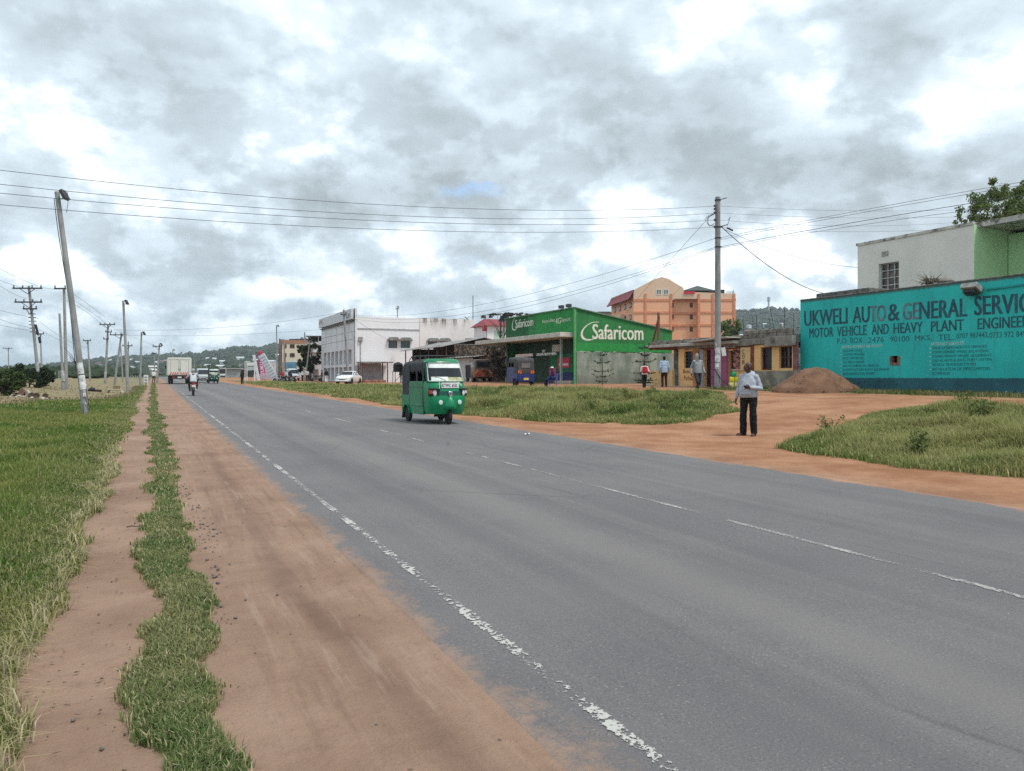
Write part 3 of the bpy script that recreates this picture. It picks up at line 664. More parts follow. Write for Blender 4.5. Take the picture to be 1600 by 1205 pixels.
mb = MB(); mb.box(WX - .02, WX + 9, Y0, Y1 + .01, ZT, ZT + .07); mb.box(WX + .8, WX + 8.9, Y1 - 3.2, Y1 - .2, ZT + .07, ZT + .36)
mb.build('roof', M('stained_slab', (.13, .125, .115), .95, var=.45, scale=5, bump=.5), ws, world=True, bevel=.03)
NAVY = M('sign_navy', (.022, .085, .115), .7, var=.4, scale=4); FADE = M('sign_faded', (.115, .175, .205), .75, var=.35, scale=2.5, stain=(.05, .22, .22), sth=(.5, .62), sscale=4); CHALK = M('sign_white', (.45, .62, .60), .75, var=.3, scale=6); NAVT = M('sign_thin', (.022, .12, .15), .7, var=.35, scale=4)
def wl(body, u0, u1, vt0, vb0, vt1, vb1, bold=.0, slant=0.0):
    """place a word whose ends are seen at u0 (top vt0, bottom vb0) and u1: real position and size on the wall"""
    a = on_x(u0, vb0, WX); at = on_x(u0, vt0, WX); e = on_x(u1, vb1, WX); et = on_x(u1, vt1, WX)
    w = a[1] - e[1]; va = (Vector((0, 0, (at[2] - a[2]) * .5 + (et[2] - e[2]) * .5)))
    h = va.length; ua = Vector((0, -1, (e[2] - a[2]) / w))
    return (body, (WX - .004, a[1], a[2]), ua, UP, w, h, bold, slant)
def lin(u, p): (u0, t0, b0), (u1, t1, b1) = p; k = (u - u0) / (u1 - u0); return t0 + (t1 - t0) * k, b0 + (b1 - b0) * k
R1 = ((1257, 486.2, 510.0), (1511, 466.0, 494.5)); R2 = ((1265, 513.2, 528.0), (1527.8, 497.5, 515.0)); R3 = ((1308, 529.0, 537.2), (1494, 522.0, 531.2)); R4 = ((1494, 521.0, 530.5), (1600, 517.3, 526.0))
def words_row(R, items, bold): return [wl(t, u0, u1, *lin(u0, R), *lin(u1, R), bold) for t, u0, u1 in items]
RS = ((1523, 463.5, 493.0), (1600, 457.5, 489.2))
lettering(ws, NAVY, words_row(R1, [('UKWELI', 1257, 1324), ('AU', 1333, 1358.5)], .06) + words_row(R1, [('&', 1388, 1405.5), ('NERAL', 1437, 1511)], .06) + words_row(RS, [('SERVICES', 1523, 1643)], .06)
          + words_row(R2, [('MOTOR', 1265, 1302), ('VEHICLE', 1308, 1354), ('AND', 1362.5, 1388.5), ('HEAVY', 1396.5, 1441.6), ('PLANT', 1455, 1506), ('ENGINEERING', 1528, 1640)], .05))
lettering(ws, FADE, words_row(R1, [('TO', 1359.5, 1384), ('GE', 1411, 1435.5)], .06))
lettering(ws, NAVT, words_row(R3, [('P.O.', 1308, 1324.5), ('BOX', 1329, 1347.6), ('2476', 1356.5, 1381.3), ('90100', 1391, 1420.6), ('MKS,', 1429.4, 1456), ('TEL..', 1466.5, 1493)], .012)
          + words_row(R4, [('0707 987443,', 1494.5, 1545), ('0733 972 849', 1546, 1603)], .006))
def col_rows(lines, u0, per, v0, dv, slope, hgt, sl):
    out = []
    for k, (t, u1) in enumerate(lines):
        v = v0 + dv * k; out.append(wl(t, u0, u1, v, v + hgt, v + (u1 - u0) * slope * (1 - k * .13), v + hgt + (u1 - u0) * slope * (1 - k * .13), .010, sl))
    return out
lettering(ws, NAVT, col_rows([('SALOON CARS,', 1346), ('STATION WAGON,', 1350.5), ('PICK UP/TRUCK,', 1350.5), ('FLATBED LORRIES,', 1350.5), ('HEAVY COMMERCIAL VEHICLES,', 1373), ('CONSTRUCTION PLANT EQUIPMENT,', 1390), ('AND IRRIGATION PUMPS', 1366)], 1316.5, 0, 546.2, 5.95, -.018, 4.3, .3)
          + col_rows([('VEHICLE DIAGNOSTICS SERVICES,', 1542), ('COMPUTERISED WHEEL BALANCING,', 1545), ('COMPUTERISED WHEEL ALIGNMENT,', 1549.5), ('CAR ALARMS & ANTI-THEFT SYSTEM,', 1549.5), ('VEHICLE TRACKING SYSTEM,', 1525), ('INSTALLATION OF SPEED LIMITORS-', 1548), ('GOVERNORS', 1484.5)], 1456, 0, 541.8, 6.55, -.03, 4.8, .3))
cr = [wl('GENERAL REPAIRS & SERVICES OF;', 1313.5, 1378.5, 540.2, 545.0, 538.2, 543.0, .02, .35), wl('SPECIALIST SERVICES.', 1454, 1506.5, 535.4, 540.2, 533.8, 538.4, .02, .35)]
for k in range(7): cr.append(wl('-', 1313.5, 1315.5, 548.2 + 5.95 * k, 549.2 + 5.95 * k, 547.9 + 5.95 * k, 548.9 + 5.95 * k, .03))
for k in range(6): cr.append(wl('-', 1452.5, 1455.3, 544.2 + 6.55 * k, 545.4 + 6.55 * k, 543.9 + 6.55 * k, 545.1 + 6.55 * k, .03))
lettering(ws, CHALK, cr)
x, y, z = on_x(1518, 452, WX - .25)
mb = MB(); mb.cbox((x, y, z + .05), (.42, .62, .20), rotm('Y', 28)); mb.tube([(WX, y, z - .06), (x + .1, y, z - .02)], .03)
fl = mb.build('wall_floodlight', M('old_lamp', (.30, .30, .28), .6, var=.3), ws, world=True, bevel=.03)
mb = MB(); mb.cbox((x - .04, y, z - .13), (.30, .46, .12), rotm('Y', 28)); g_ = mb.build('lamp_bracket', STEEL, ws, world=True, bevel=.02); g_.parent = fl
# conduit and weed on the wall top
mb = MB(); x, y, z = on_x(1590, 446, WX); mb.cbox((WX - .03, y - .2, z), (.05, 2.6, .06), rotm('X', -2)); mb.build('conduit', M('conduit_paint', (.01, .26, .27), .7), ws, world=True)
rq = np.random.default_rng(8)
x, y, z = on_x(1452, 449, WX + .3)
t = thing('weed_plant', (x, y, ZT + .07), 'dry tuft of weeds growing on top of the turquoise wall', 'plant')
mb = MB()
for k in range(46):
    a, q = rq.uniform(0, 6.28), rq.uniform(.1, .6); hh = rq.uniform(.15, .55); mb.tube([(0, 0, 0), (math.cos(a) * q * .4, math.sin(a) * q * .7, hh * .6), (math.cos(a) * q, math.sin(a) * q * 1.2, hh)], [.012, .01, .004], 4)
mb.build('stem', M('dry_stem', (.17, .15, .10)), t); mb = MB(); leaves_into(mb, (0, 0, .16), 90, .38, .06, rq, (.6, 1.2, .5)); mb.build('foliage', leaf_mat('grey_leaf', (.06, .06, .04), (.16, .15, .11)), t, smooth=False)
for dy, hgt, lb in ((.0, .18, 'grey stone block lying on the turquoise wall beside the dry weeds'),):
    mb = MB(); mb.ell((0, 0, .12), (.3, .34, .17), 9, 6, RZ(.4)); tag(mb.build('stone_block', CONC, loc=(x + .25, y - .5, ZT + .07)), lb, 'stone')

# ---------------- white and green house behind the workshop
HX = 36.2; a = on_x(1340, 388, HX); e = on_x(1522, 347, HX); HY1, HY0 = a[1], e[1]; HZ = (a[2] + e[2]) / 2
hs = thing('two_storey_house', (HX, HY0, gzf(HX, HY0)), 'cream and pale green flat-roofed house rising behind the turquoise workshop', 'building')
CREAM = M('cream_render', (.70, .67, .605), .85, var=.05, scale=.7, stain=(.42, .40, .35), sth=(.62, .82), sscale=.7, stretch=(1, 1, .35)); GREENR = M('pale_green_render', (.46, .70, .39), .85, var=.06, scale=1)
w0 = on_x(1373, 458, HX); w1 = on_x(1404.5, 408, HX); ZL = gzf(HX, HY0) - .4
hl = (HY1 - w0[1], HY1 - w1[1], w0[2] - ZL, w1[2] - ZL)
mb = MB(); mb.facade((HX, HY1, ZL), (0, -1, 0), HY1 - HY0, HZ - ZL, [hl], .28, (-1, 0, 0))
mb.add([(HX, HY1, ZL), (HX + 10, HY1, ZL), (HX + 10, HY1, HZ), (HX, HY1, HZ)], [(0, 1, 2, 3)]); mb.box(HX + 2.6, HX + 10, HY0 - 9, HY0 - .02, ZL, HZ - .3)
mb.build('wall', CREAM, hs, world=True, smooth=False)
win(hs, (HX, HY1, ZL), (0, -1, 0), (-1, 0, 0), hl, .28, 3, 4, M('window_bars', (.42, .41, .38), .7), M('curtained_pane', (.10, .075, .07), .25, var=.5, scale=3))
mb = MB(); GX_ = HX + 4.5
mb.add([(HX, HY0, ZL), (GX_, HY0, ZL), (GX_, HY0, HZ), (HX, HY0, HZ)], [(0, 1, 2, 3)]); mb.box(HX + 2.57, HX + 2.6, HY0 - 9, HY0 - .04, ZL, HZ - .3)
mb.build('green_wall', GREENR, hs, world=True, smooth=False)
mb = MB(); mb.box(HX - .06, HX + 10, HY0 - .0, HY1 + .06, HZ, HZ + .14); mb.box(HX + .25, HX + 10, HY0 - 9, HY0 - .002, HZ - .12, HZ + .13)
mb.build('roof', M('weathered_parapet', (.50, .48, .43), .9, var=.2, scale=2, stain=(.16, .15, .13), sth=(.5, .62), sscale=2.5), hs, world=True, smooth=False)
p0 = on_y(1584, 432, HY0); p1 = on_y(1604, 384, HY0)
mb = MB()
for k in range(5): zz_ = p0[2] + (p1[2] - p0[2]) * k / 4; mb.box(p0[0], p0[0] + 1.0, HY0 - .06, HY0 - .012, zz_, zz_ + .05)
for k in range(4): mb.box(p0[0] + .32 * k, p0[0] + .32 * k + .045, HY0 - .055, HY0 - .014, p0[2] + .05, p1[2])
w = mb.build('window', M('window_bars', (.42, .41, .38)), hs, world=True); mb = MB(); mb.box(p0[0], p0[0] + 1.0, HY0 - .012, HY0 - .004, p0[2], p1[2]); pn = mb.build('pane', GLASS, hs, world=True); pn.parent = w
x, y, z = on_x(1383, 397, HX); mb = MB(); mb.box(HX - .012, HX - .004, y - .22, y + .22, z - .15, z + .15); mb.build('vent_block', M('vent_grey', (.33, .31, .28), .9, var=.5, scale=14), hs, world=True)
mb = MB(); mb.box(HX + .05, HX + .55, HY0 - 1.9, HY0 - 1.2, HZ - 3.58, HZ - 3.0); tag(mb.build('planter_box', M('dark_green_box', (.03, .06, .035), .7), world=True, bevel=.03), 'dark green box standing on the workshop roof by the pale green house', 'box')

# ---------------- row of small shops
SX = 27.6; SY0, SY1 = 27.5, 36.3; SZB = gzf(SX, 31) - .5; gsh = gzf(SX, 31)
sh = thing('shop_row', (SX, 31, gsh), 'single-storey row of orange and purple shops under a raw concrete block parapet', 'building')
ORANGE = M('shop_orange', (.80, .48, .21), .8, var=.06, stain=(.62, .35, .15), sth=(.62, .8)); PURP = M('shop_purple', (.30, .085, .17), .8, var=.15); BROWN = M('shop_brown', (.20, .055, .03), .85, var=.2)
def sy(u): return on_x(u, 560, SX)[1]
def sz(u, v): return on_x(u, v, SX)[2]
def sh_hole(u0, u1, v0, v1): return (SY1 - sy(u0), SY1 - sy(u1), sz((u0 + u1) / 2, v1) - SZB, sz((u0 + u1) / 2, v0) - SZB)
ROOFZ = sz(1150, 524.5)
W1 = sh_hole(1069, 1083, 549, 575.5); D1 = sh_hole(1100.5, 1112, 546.5, 606); D2 = sh_hole(1138.5, 1146, 548, 606); W2 = sh_hole(1188.5, 1206, 542.5, 578.5); W3 = sh_hole(1217.5, 1237.5, 541.5, 575.5)
D1 = (D1[0], D1[1], .2, D1[3]); D2 = (D2[0], D2[1], .2, D2[3])
mb = MB(); mb.facade((SX, SY1, SZB), (0, -1, 0), SY1 - SY0, ROOFZ - .55 - SZB, [W1, D1, D2, W2, W3], .22, (-1, 0, 0))
mb.add([(SX, SY1, SZB), (SX + 5, SY1, SZB), (SX + 5, SY1, ROOFZ), (SX, SY1, ROOFZ)], [(0, 1, 2, 3)])
mb.build('wall', ORANGE, sh, world=True, smooth=False)
o3 = (SX, SY1, SZB); u3 = (0, -1, 0); n3_ = (-1, 0, 0)
win(sh, o3, u3, n3_, W1, .2, 3, 5, STEEL); win(sh, o3, u3, n3_, W3, .2, 3, 2, M('brown_frame', (.10, .03, .02)))
win(sh, o3, u3, n3_, W2, .2, 1, 1, M('brown_frame', (.10, .03, .02)), M('black_board', (.018, .022, .028), .35), fw=.09)
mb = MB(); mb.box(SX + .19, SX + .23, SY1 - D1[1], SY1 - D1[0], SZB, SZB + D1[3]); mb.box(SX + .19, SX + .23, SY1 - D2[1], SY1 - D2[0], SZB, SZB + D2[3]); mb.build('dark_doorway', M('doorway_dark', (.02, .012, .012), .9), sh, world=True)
def panel(name, mat, u0, u1, z0, z1, pr=.03, bev=0):
    mb = MB(); mb.box(SX - pr, SX + .01, sy(u1), sy(u0), z0, z1); return mb.build(name, mat, sh, world=True, bevel=bev)
dl_ = panel('door', PURP, 1112.2, 1119.5, gsh, sz(1115, 545), .07); mb = MB()
for k in range(5): zq = gsh + .2 + .38 * k; mb.box(SX - .085, SX - .07, sy(1118.8), sy(1113), zq, zq + .03)
r_ = mb.build('door_rib', M('shop_purple_dark', (.17, .04, .09)), sh, world=True); r_.parent = dl_
panel('pillar', PURP, 1120, 1138.2, SZB, sz(1130, 547), .05); panel('pillar', M('shop_plum', (.22, .09, .11), .85, var=.3), 1241, 1247.5, SZB, sz(1244, 536), .06)
panel('pillar', M('shop_rust', (.45, .19, .08), .8), 1083.6, 1092, SZB, sz(1088, 546), .06); panel('door', M('grey_door', (.30, .28, .29), .7), 1093, 1100, gsh, sz(1096, 546), .04)
panel('pillar', BROWN, 1173.5, 1178, SZB, sz(1175, 534), .05); panel('signband', BROWN, 1094, 1173, sz(1130, 546.4), sz(1130, 536), .02)
panel('plinth', M('rubble_stone', (.25, .22, .18), .95, var=.35, scale=2.5, bump=.6, bscale=6), 1176, 1247.6, SZB, sz(1210, 579.5), .10)
mu = panel('mural_panel', M('mural_pink', (.40, .16, .15), .85, var=.5, scale=7, stain=(.06, .03, .03), sth=(.48, .53), sscale=6), 1145.8, 1157, sz(1151, 577), sz(1151, 546), .035)
panel('sill', M('pink_sill', (.55, .36, .32), .8), 1145, 1168, sz(1155, 579), sz(1155, 577), .12)
panel('sign_panel', M('sign_cream', (.68, .47, .22), .8, var=.08), 1157.8, 1173.4, sz(1165, 586), sz(1165, 543), .045)
panel('name_board', M('board_grey', (.34, .31, .28), .8, var=.2), 1134.5, 1151, sz(1142, 543.6), sz(1142, 536.5), .12)
INK = M('brush_ink', (.035, .022, .02), .8)
def shl(body, u0, u1, v0, v1, bold, pr): 
    z0 = sz((u0 + u1) / 2, v1); return (body, (SX - pr - .004, sy(u0), z0), (0, -1, 0), UP, sy(u0) - sy(u1), sz((u0 + u1) / 2, v0) - z0, bold, 0)
lettering(sh, INK, [shl('C', 1161, 1164.5, 546.5, 553, .05, .045), shl('O', 1160.5, 1164.5, 554.5, 561, .05, .045), shl('B', 1161, 1164.5, 562.5, 569, .05, .045), shl('Ads', 1136.5, 1148, 537.6, 542.8, .06, .12)])
lettering(sh, M('brush_red', (.22, .03, .02), .8), [shl('Salon', 1069, 1081, 543, 547.6, .03, 0), shl('Beauty', 1067.5, 1082.5, 577, 585.5, .03, 0), shl('Parlour', 1069, 1083.5, 587, 594.5, .02, 0)])
# concrete: lintel, slabs, parapet of blocks
mb = MB(); mb.box(SX - .55, SX + 5, sy(1158), SY1 + 2.6, sz(1093, 540) - .02, sz(1093, 536)); mb.build('canopy', M('slab_light', (.40, .37, .33), .9, var=.2, stain=(.2, .19, .17)), sh, world=True, bevel=.02)
mb = MB(); r2 = rotm('X', -2.2); mb.cbox((SX - .5, (sy(1096) + sy(1160)) / 2, sz(1128, 531.5)), (1.1, sy(1096) - sy(1160), .07), r2); mb.build('canopy', M('slab_light', (.40, .37, .33)), sh, world=True, bevel=.01)
mb = MB(); zc0 = ROOFZ - .55
rows_ = []
for k in range(25):
    y = SY0 + (SY1 - SY0) * k / 24; rg = (vnoise(y, 0, .5, 3) - .5) * .10
    rows_.append([(SX - .12, y, zc0 + rg), (SX - .16 + .03 * math.sin(k), y, zc0 + .25), (SX - .14, y, ROOFZ - .22), (SX + 5, y, ROOFZ - .22), (SX + 5, y, zc0 + .0)])
mb.loft(rows_); mb.box(SX - .34, SX - .10, sy(1246.5), sy(1202), sz(1225, 541), ROOFZ - .20); mb.build('lintel', CONC, sh, world=True, bevel=.015)
mb = MB(); y = SY0 + .05; k = 0
while y < SY1 + 2.4:
    L = .46; zb = ROOFZ - .22; hh = .2 + (.02 if k % 3 else -.015); 
    mb.box(SX - .1 + .02 * math.sin(k * 2.3), SX + .1, y, y + L - .035, zb + .006, zb + hh)
    if k < 7: mb.box(SX - .09, SX + .1, y, y + L - .05, zb + hh + .01, zb + .40 + .01 * (k % 2))
    y += L; k += 1
mb.build('parapet_blocks', M('block_grey', (.20, .175, .15), .95, var=.4, scale=4, bump=.5), sh, world=True, bevel=.012)
mb = MB(); mb.box(SX + .12, SX + 6, SY0, SY1, ROOFZ - .21, ROOFZ - .10); mb.build('roof', CONC, sh, world=True)
mb = MB()
for u, vt in ((1162, 492), (1176, 494), (1182, 492), (1204, 497), (1213, 478), (1220, 497), (1226, 483), (1240, 490), (1147, 497), (1142, 500)):
    x, y, z = on_x(u, vt, SX + 2.5); mb.tube([(x, y, ROOFZ - .2), (x + .05 * math.sin(u), y + (.5 if u == 1213 else 0.03), z)], .015, 5)
mb.build('rebar', M('rusty_rod', (.06, .04, .035), .8), sh, world=True)
# veranda end of the row: posts, low counter wall
mb = MB(); mb.box(SX + 1.6, SX + 1.75, SY1, SY1 + 2.6, SZB, ROOFZ - .4); mb.build('back_wall', M('veranda_grey', (.16, .17, .16), .9, var=.4, scale=3), sh, world=True)
mb = MB(); mb.box(SX - .35, SX + 1.6, SY1 + 2.25, SY1 + 2.5, sz(1030, 546), sz(1030, 538.6)); mb.box(SX - .3, SX + 1.6, SY1 + .02, SY1 + 2.5, sz(1040, 546), sz(1040, 540.2)); mb.build('fascia', BROWN, sh, world=True)
mb = MB(); mb.box(SX - .38, SX - .22, SY1 + .06, SY1 + 2.2, SZB, sz(1042, 579)); mb.build('counter_wall', M('counter_yellow', (.68, .46, .21), .85, var=.1, stain=(.45, .32, .18)), sh, world=True, bevel=.01)
mb = MB(); mb.box(SX - .40, SX - .20, SY1 + 2.2, SY1 + 2.75, SZB, sz(1042, 579)); mb.build('counter_end', M('counter_cream', (.62, .52, .36), .85), sh, world=True, bevel=.01)
mb = MB(); mb.box(SX - .9, SX, SY1 - 2, SY1 + 3, gsh - .4, gsh + .06); mb.build('step', M('step_concrete', (.36, .31, .26), .9), sh, world=True, bevel=.02)

# ---------------- green telephone shop
FX = 26.0; FY0, FY1 = 45.6, 56.9; FZ = 6.25; FB = gzf(FX, 48) - .5; FXB = 34.1
fs_ = thing('phone_shop', (FX, FY0, gzf(FX, FY0)), 'green phone company shop with white logo lettering and a sloping side wall', 'building')
m, nt, b = base_mat('shop_green'); co = nt.coords(); n1 = nt.noise(nt.coords((1, 1, .25)), 2.2, 6, .65); n2 = nt.noise(co, .5, 4)
c = nt.mix(nt.ramp(n2, .3, .7), (.018, .165, .038), (.026, .215, .055)); c = nt.mix(nt.math('MULTIPLY', nt.ramp(n1, .45, .7), .55), c, (.012, .085, .025)); nt.l.new(c, b.inputs['Base Color']); b.inputs['Roughness'].default_value = .75
GRN = m; GRN2 = M('shop_green_bright', (.022, .25, .055), .75, var=.15, stain=(.012, .12, .03)); GRN3 = M('shop_green_dark', (.012, .105, .03), .75, var=.2)
ZC = 4.55; ZS = 3.22
mb = MB(); mb.add([(FX, FY0, ZS), (FXB, FY0, ZS - .03), (FXB, FY0, 4.85), (FX, FY0, FZ)], [(0, 1, 2, 3)]); mb.box(FX, FX + .2, FY0 + .01, FY1, ZC, FZ); mb.add([(FX, FY1, FB), (FXB, FY1, FB), (FXB, FY1, 4.85), (FX, FY1, FZ)], [(3, 2, 1, 0)])
mb.build('wall', GRN, fs_, world=True, smooth=False)
mb = MB(); mb.box(FX + .02, FXB - .02, FY0 - .012, FY0 - .004, ZS + .02, ZS + .62); mb.box(FX - .012, FX - .004, FY0 + .05, FY0 + 5.9, ZC + .03, FZ - .05); mb.build('paint_band', GRN2, fs_, world=True, smooth=False)
mb = MB(); mb.box(FX - .013, FX - .004, FY0 + 7.3, FY1 - .05, ZC + .03, FZ - .05); mb.build('sign_panel', GRN3, fs_, world=True, smooth=False)
mb = MB(); mb.box(FX - .07, FX + .08, FY0 - .06, FY0 + .07, FB, FZ + .02); mb.build('corner_trim', M('trim_green', (.09, .33, .12), .7, stain=(.3, .42, .3)), fs_, world=True)
m, nt, b = base_mat('block_wash'); co = nt.coords(); n1 = nt.noise(nt.coords((1, 1, .5)), 1.3, 7, .62); br = nt.new('ShaderNodeTexBrick'); nt.l.new(nt.coords((1, 1, 1)), br.inputs[0])
sp = nt.new('ShaderNodeSeparateXYZ'); nt.l.new(co, sp.inputs[0]); cb = nt.new('ShaderNodeCombineXYZ'); nt.l.new(sp.outputs[0], cb.inputs[0]); nt.l.new(sp.outputs[2], cb.inputs[1]); nt.l.new(cb.outputs[0], br.inputs[0])
br.inputs['Color1'].default_value = (1, 1, 1, 1); br.inputs['Color2'].default_value = (.93, .93, .93, 1); br.inputs['Mortar'].default_value = (.8, .8, .8, 1); br.inputs['Scale'].default_value = 1; br.inputs['Brick Width'].default_value = .8; br.inputs['Row Height'].default_value = .4; br.inputs['Mortar Size'].default_value = .02
c = nt.mix(nt.ramp(n1, .35, .65), (.15, .19, .155), (.30, .33, .275)); c = nt.mix(nt.ramp(sp.outputs[2], .95, .15, 0, .6), c, (.10, .11, .09)); c = nt.mix(.5, c, br.outputs[0], 'MULTIPLY'); nt.l.new(c, b.inputs['Base Color']); b.inputs['Roughness'].default_value = .9
mb = MB(); rows_ = []
for k in range(41):
    x = FX + .08 + (FXB - FX - .08) * k / 40; t_ = ZS + (vnoise(x, 1, .6, 5) - .5) * .14
    rows_.append([(x, FY0 - .12, FB), (x, FY0 - .12, t_ - .03), (x, FY0 - .06, t_ + .02), (x, FY0 + .1, t_ + .02), (x, FY0 + .1, FB)])
mb.loft(rows_); mb.build('block_wall', m, fs_, world=True, smooth=False)
mb = MB()
for k in range(160):
    x = rq.uniform(FX + .1, FXB); leaves_into(mb, (x, FY0 - .1, ZS + rq.uniform(-.05, .05)), 2, .05, .05, rq)
mb.build('moss', leaf_mat('moss', (.05, .075, .03), (.11, .13, .07)), fs_, world=True, smooth=False)
mb = MB(); mb.add([(FX - .1, FY0 - .1, FZ + .02), (FXB + .1, FY0 - .1, 4.87), (FXB + .1, FY1 + .1, 4.87), (FX - .1, FY1 + .1, FZ + .02), (FX - .1, FY0 - .1, FZ - .06), (FXB + .1, FY0 - .1, 4.79), (FXB + .1, FY1 + .1, 4.79), (FX - .1, FY1 + .1, FZ - .06)], [(0, 1, 2, 3), (7, 6, 5, 4), (0, 4, 5, 1), (1, 5, 6, 2), (2, 6, 7, 3), (3, 7, 4, 0)])
mb.build('roof', M('roof_edge_green', (.10, .20, .11), .7, var=.2), fs_, world=True, smooth=False)
mb = MB(); mb.box(FX - 1.0, FX + 2.4, FY0 + .25, FY1 + 4.2, ZC - .32, ZC); mb.build('canopy', M('canopy_slab', (.52, .49, .43), .9, var=.15, stain=(.25, .23, .2), sth=(.55, .7)), fs_, world=True, bevel=.02)
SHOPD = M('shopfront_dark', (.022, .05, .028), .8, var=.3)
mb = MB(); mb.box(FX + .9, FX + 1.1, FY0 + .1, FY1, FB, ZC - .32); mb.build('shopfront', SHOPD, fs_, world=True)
mb = MB(); mb.box(FX - .05, FX + .1, FY0 + 1.9, FY0 + 2.05, FB, ZC - .32); mb.box(FX - .06, FX + .1, FY1 - .15, FY1, FB, ZC - .32); mb.build('post', M('post_pale', (.33, .40, .36), .8), fs_, world=True)
mb = MB(); mb.box(FX + .02, FX + .9, FY0 + .15, FY0 + .2, FB, ZC - .32); mb.build('green_return', GRN2, fs_, world=True)
cols_ = [('shelf_goods_green', (.01, .12, .05)), ('shelf_goods_navy', (.02, .03, .12)), ('shelf_goods_maroon', (.16, .02, .05))]
def fy(u, X=FX + .85): return on_x(u, 580, X)[1]
def fzz(u, v, X=FX + .85): return on_x(u, v, X)[2]
for (nm, c), (va, vb) in zip(cols_, ((553, 582), (582, 594), (594, 603))):
    mb = MB(); mb.box(FX + .75, FX + .9, fy(897), fy(862), fzz(880, vb), fzz(880, va)); mb.build('poster_panel', M(nm, c, .7, var=.6, scale=6, stain=(.25, .3, .3), sth=(.66, .7), sscale=9), fs_, world=True)
mb = MB(); mb.box(FX + .70, FX + .74, fy(892.5), fy(874.5), fzz(884, 574.5), fzz(884, 559)); mb.build('poster', M('poster_red', (.55, .03, .07), .6, var=.1), fs_, world=True)
mb = MB(); mb.box(FX + .70, FX + .74, fy(871), fy(861.5), fzz(866, 588), fzz(866, 575)); mb.build('poster', M('poster_pink', (.60, .06, .22), .6, var=.3, scale=9), fs_, world=True)
mb = MB(); mb.box(FX + .694, FX + .70, fy(891), fy(876.5), fzz(884, 571.2), fzz(884, 568)); mb.build('poster_text', M('poster_white', (.8, .6, .6), .6, var=.5, scale=14), fs_, world=True)
mb = MB(); mb.box(FX + .80, FX + .88, fy(875), fy(863.5), fzz(870, 549.5), fzz(870, 538.5)); mb.box(FX + .80, FX + .88, fy(852), fy(848), fzz(850, 550.5), fzz(850, 546.5)); mb.build('notice', M('notice_grey', (.50, .50, .44), .7, var=.2), fs_, world=True)
mb = MB(); mb.box(FX - .10, FX - .08, fy(871, FX), fy(840, FX), fzz(855, 555.5, FX), fzz(855, 551.5, FX)); mb.build('shop_sign', M('sign_strip', (.55, .56, .52), .7, var=.6, scale=12, stain=(.08, .1, .08), sth=(.5, .54), sscale=8), fs_, world=True)
mb = MB(); mb.box(FX - .10, FX - .08, fy(834, FX), fy(807, FX), fzz(820, 557.5, FX), fzz(820, 553.3, FX)); mb.build('shop_sign', M('sign_strip_red', (.55, .25, .25), .7, var=.5, scale=10, stain=(.65, .6, .55), sth=(.45, .5), sscale=6), fs_, world=True)
mb = MB(); mb.box(FX - .2, FX + .8, FY0 + .3, FY0 + 2.6, FB, gzf(FX, FY0) + .22); mb.build('step', M('step_pale', (.42, .37, .33), .9), fs_, world=True, bevel=.03)
LOGOW = M('logo_white', (.70, .68, .58), .75, var=.15, scale=5)
def swoosh(mb, o, ua, W_, H_, tilt, nrm_off):
    """open crescent ring: thick at the lower end, thin at the top"""
    o, ua = Vector(o), Vector(ua); rows_ = []
    for k in range(41):
        a = rad(75 + 250 * k / 40); th = .055 + .20 * math.sin(math.pi * min(1, (k / 40) ** 1.2)) * (k / 40 * .6 + .4) * .75
        ps = []
        for r in (1.0, 1.0 - th):
            x, y = math.cos(a) * r * .5, math.sin(a) * r * .5; x += .06 * (1 - r); xx = x * W_ + y * H_ * tilt; ps.append(o + ua * xx + UP * y * H_)
        rows_.append(ps)
    mb.sheet(rows_)
mb = MB(); a = on_y(926, 530.3, FY0 - .004); e = on_y(1005, 530.3, FY0 - .004); t_ = on_y(960, 508, FY0)
put_text(mb, 'Safaricom', (a[0], FY0 - .004, a[2] + .02), (1, 0, 0), UP, e[0] - a[0], t_[2] - a[2], .045)
cc = on_y(925, 517.5, FY0); k_ = on_y(904, 517, FY0); swoosh(mb, (cc[0], FY0 - .006, cc[2]), (1, 0, 0), (cc[0] - k_[0]) * 1.55, 1.32, .55, 0)
mb.build('logo', LOGOW, fs_, world=True, smooth=False)
mb = MB(); a = on_x(805.5, 512.8, FX); e = on_x(833.5, 508.5, FX); t_ = on_x(806, 499.8, FX)
put_text(mb, 'Safaricom', (FX - .018, a[1], a[2]), (0, -1, 0), UP, a[1] - e[1], (t_[2] - a[2]) * .98, .04); cc = on_x(806, 505, FX); swoosh(mb, (FX - .019, cc[1], cc[2]), (0, -1, 0), 1.25, 1.15, .5, 0)
mb.build('logo', LOGOW, fs_, world=True, smooth=False)
mb = MB()
for body, u0, u1, v0, v1, bo in (("Kenya's Best", 848, 867, 499.8, 506.6, .03), ('4G', 868, 876.5, 497.6, 506.6, .05), ('Network', 877.5, 891.5, 497, 503.5, .0)):
    a = on_x(u0, v1, FX); e = on_x(u1, v1 - .6, FX); t_ = on_x(u0, v0, FX); put_text(mb, body, (FX - .018, a[1], a[2]), (0, -1, 0), UP, a[1] - e[1], t_[2] - a[2], bo, .1)
mb.build('slogan', LOGOW, fs_, world=True, smooth=False)
mb = MB()
for u in (877, 888.5): x, y, z = on_x(u, 480, FX - .1); mb.cbox((x, y, FZ + .16), (.25, .45, .22)); mb.tube([(x + .1, y, FZ), (x, y, FZ + .1)], .03, 6)
mb.build('roof_lamp', M('lamp_dark', (.05, .06, .07), .5), fs_, world=True, bevel=.02)

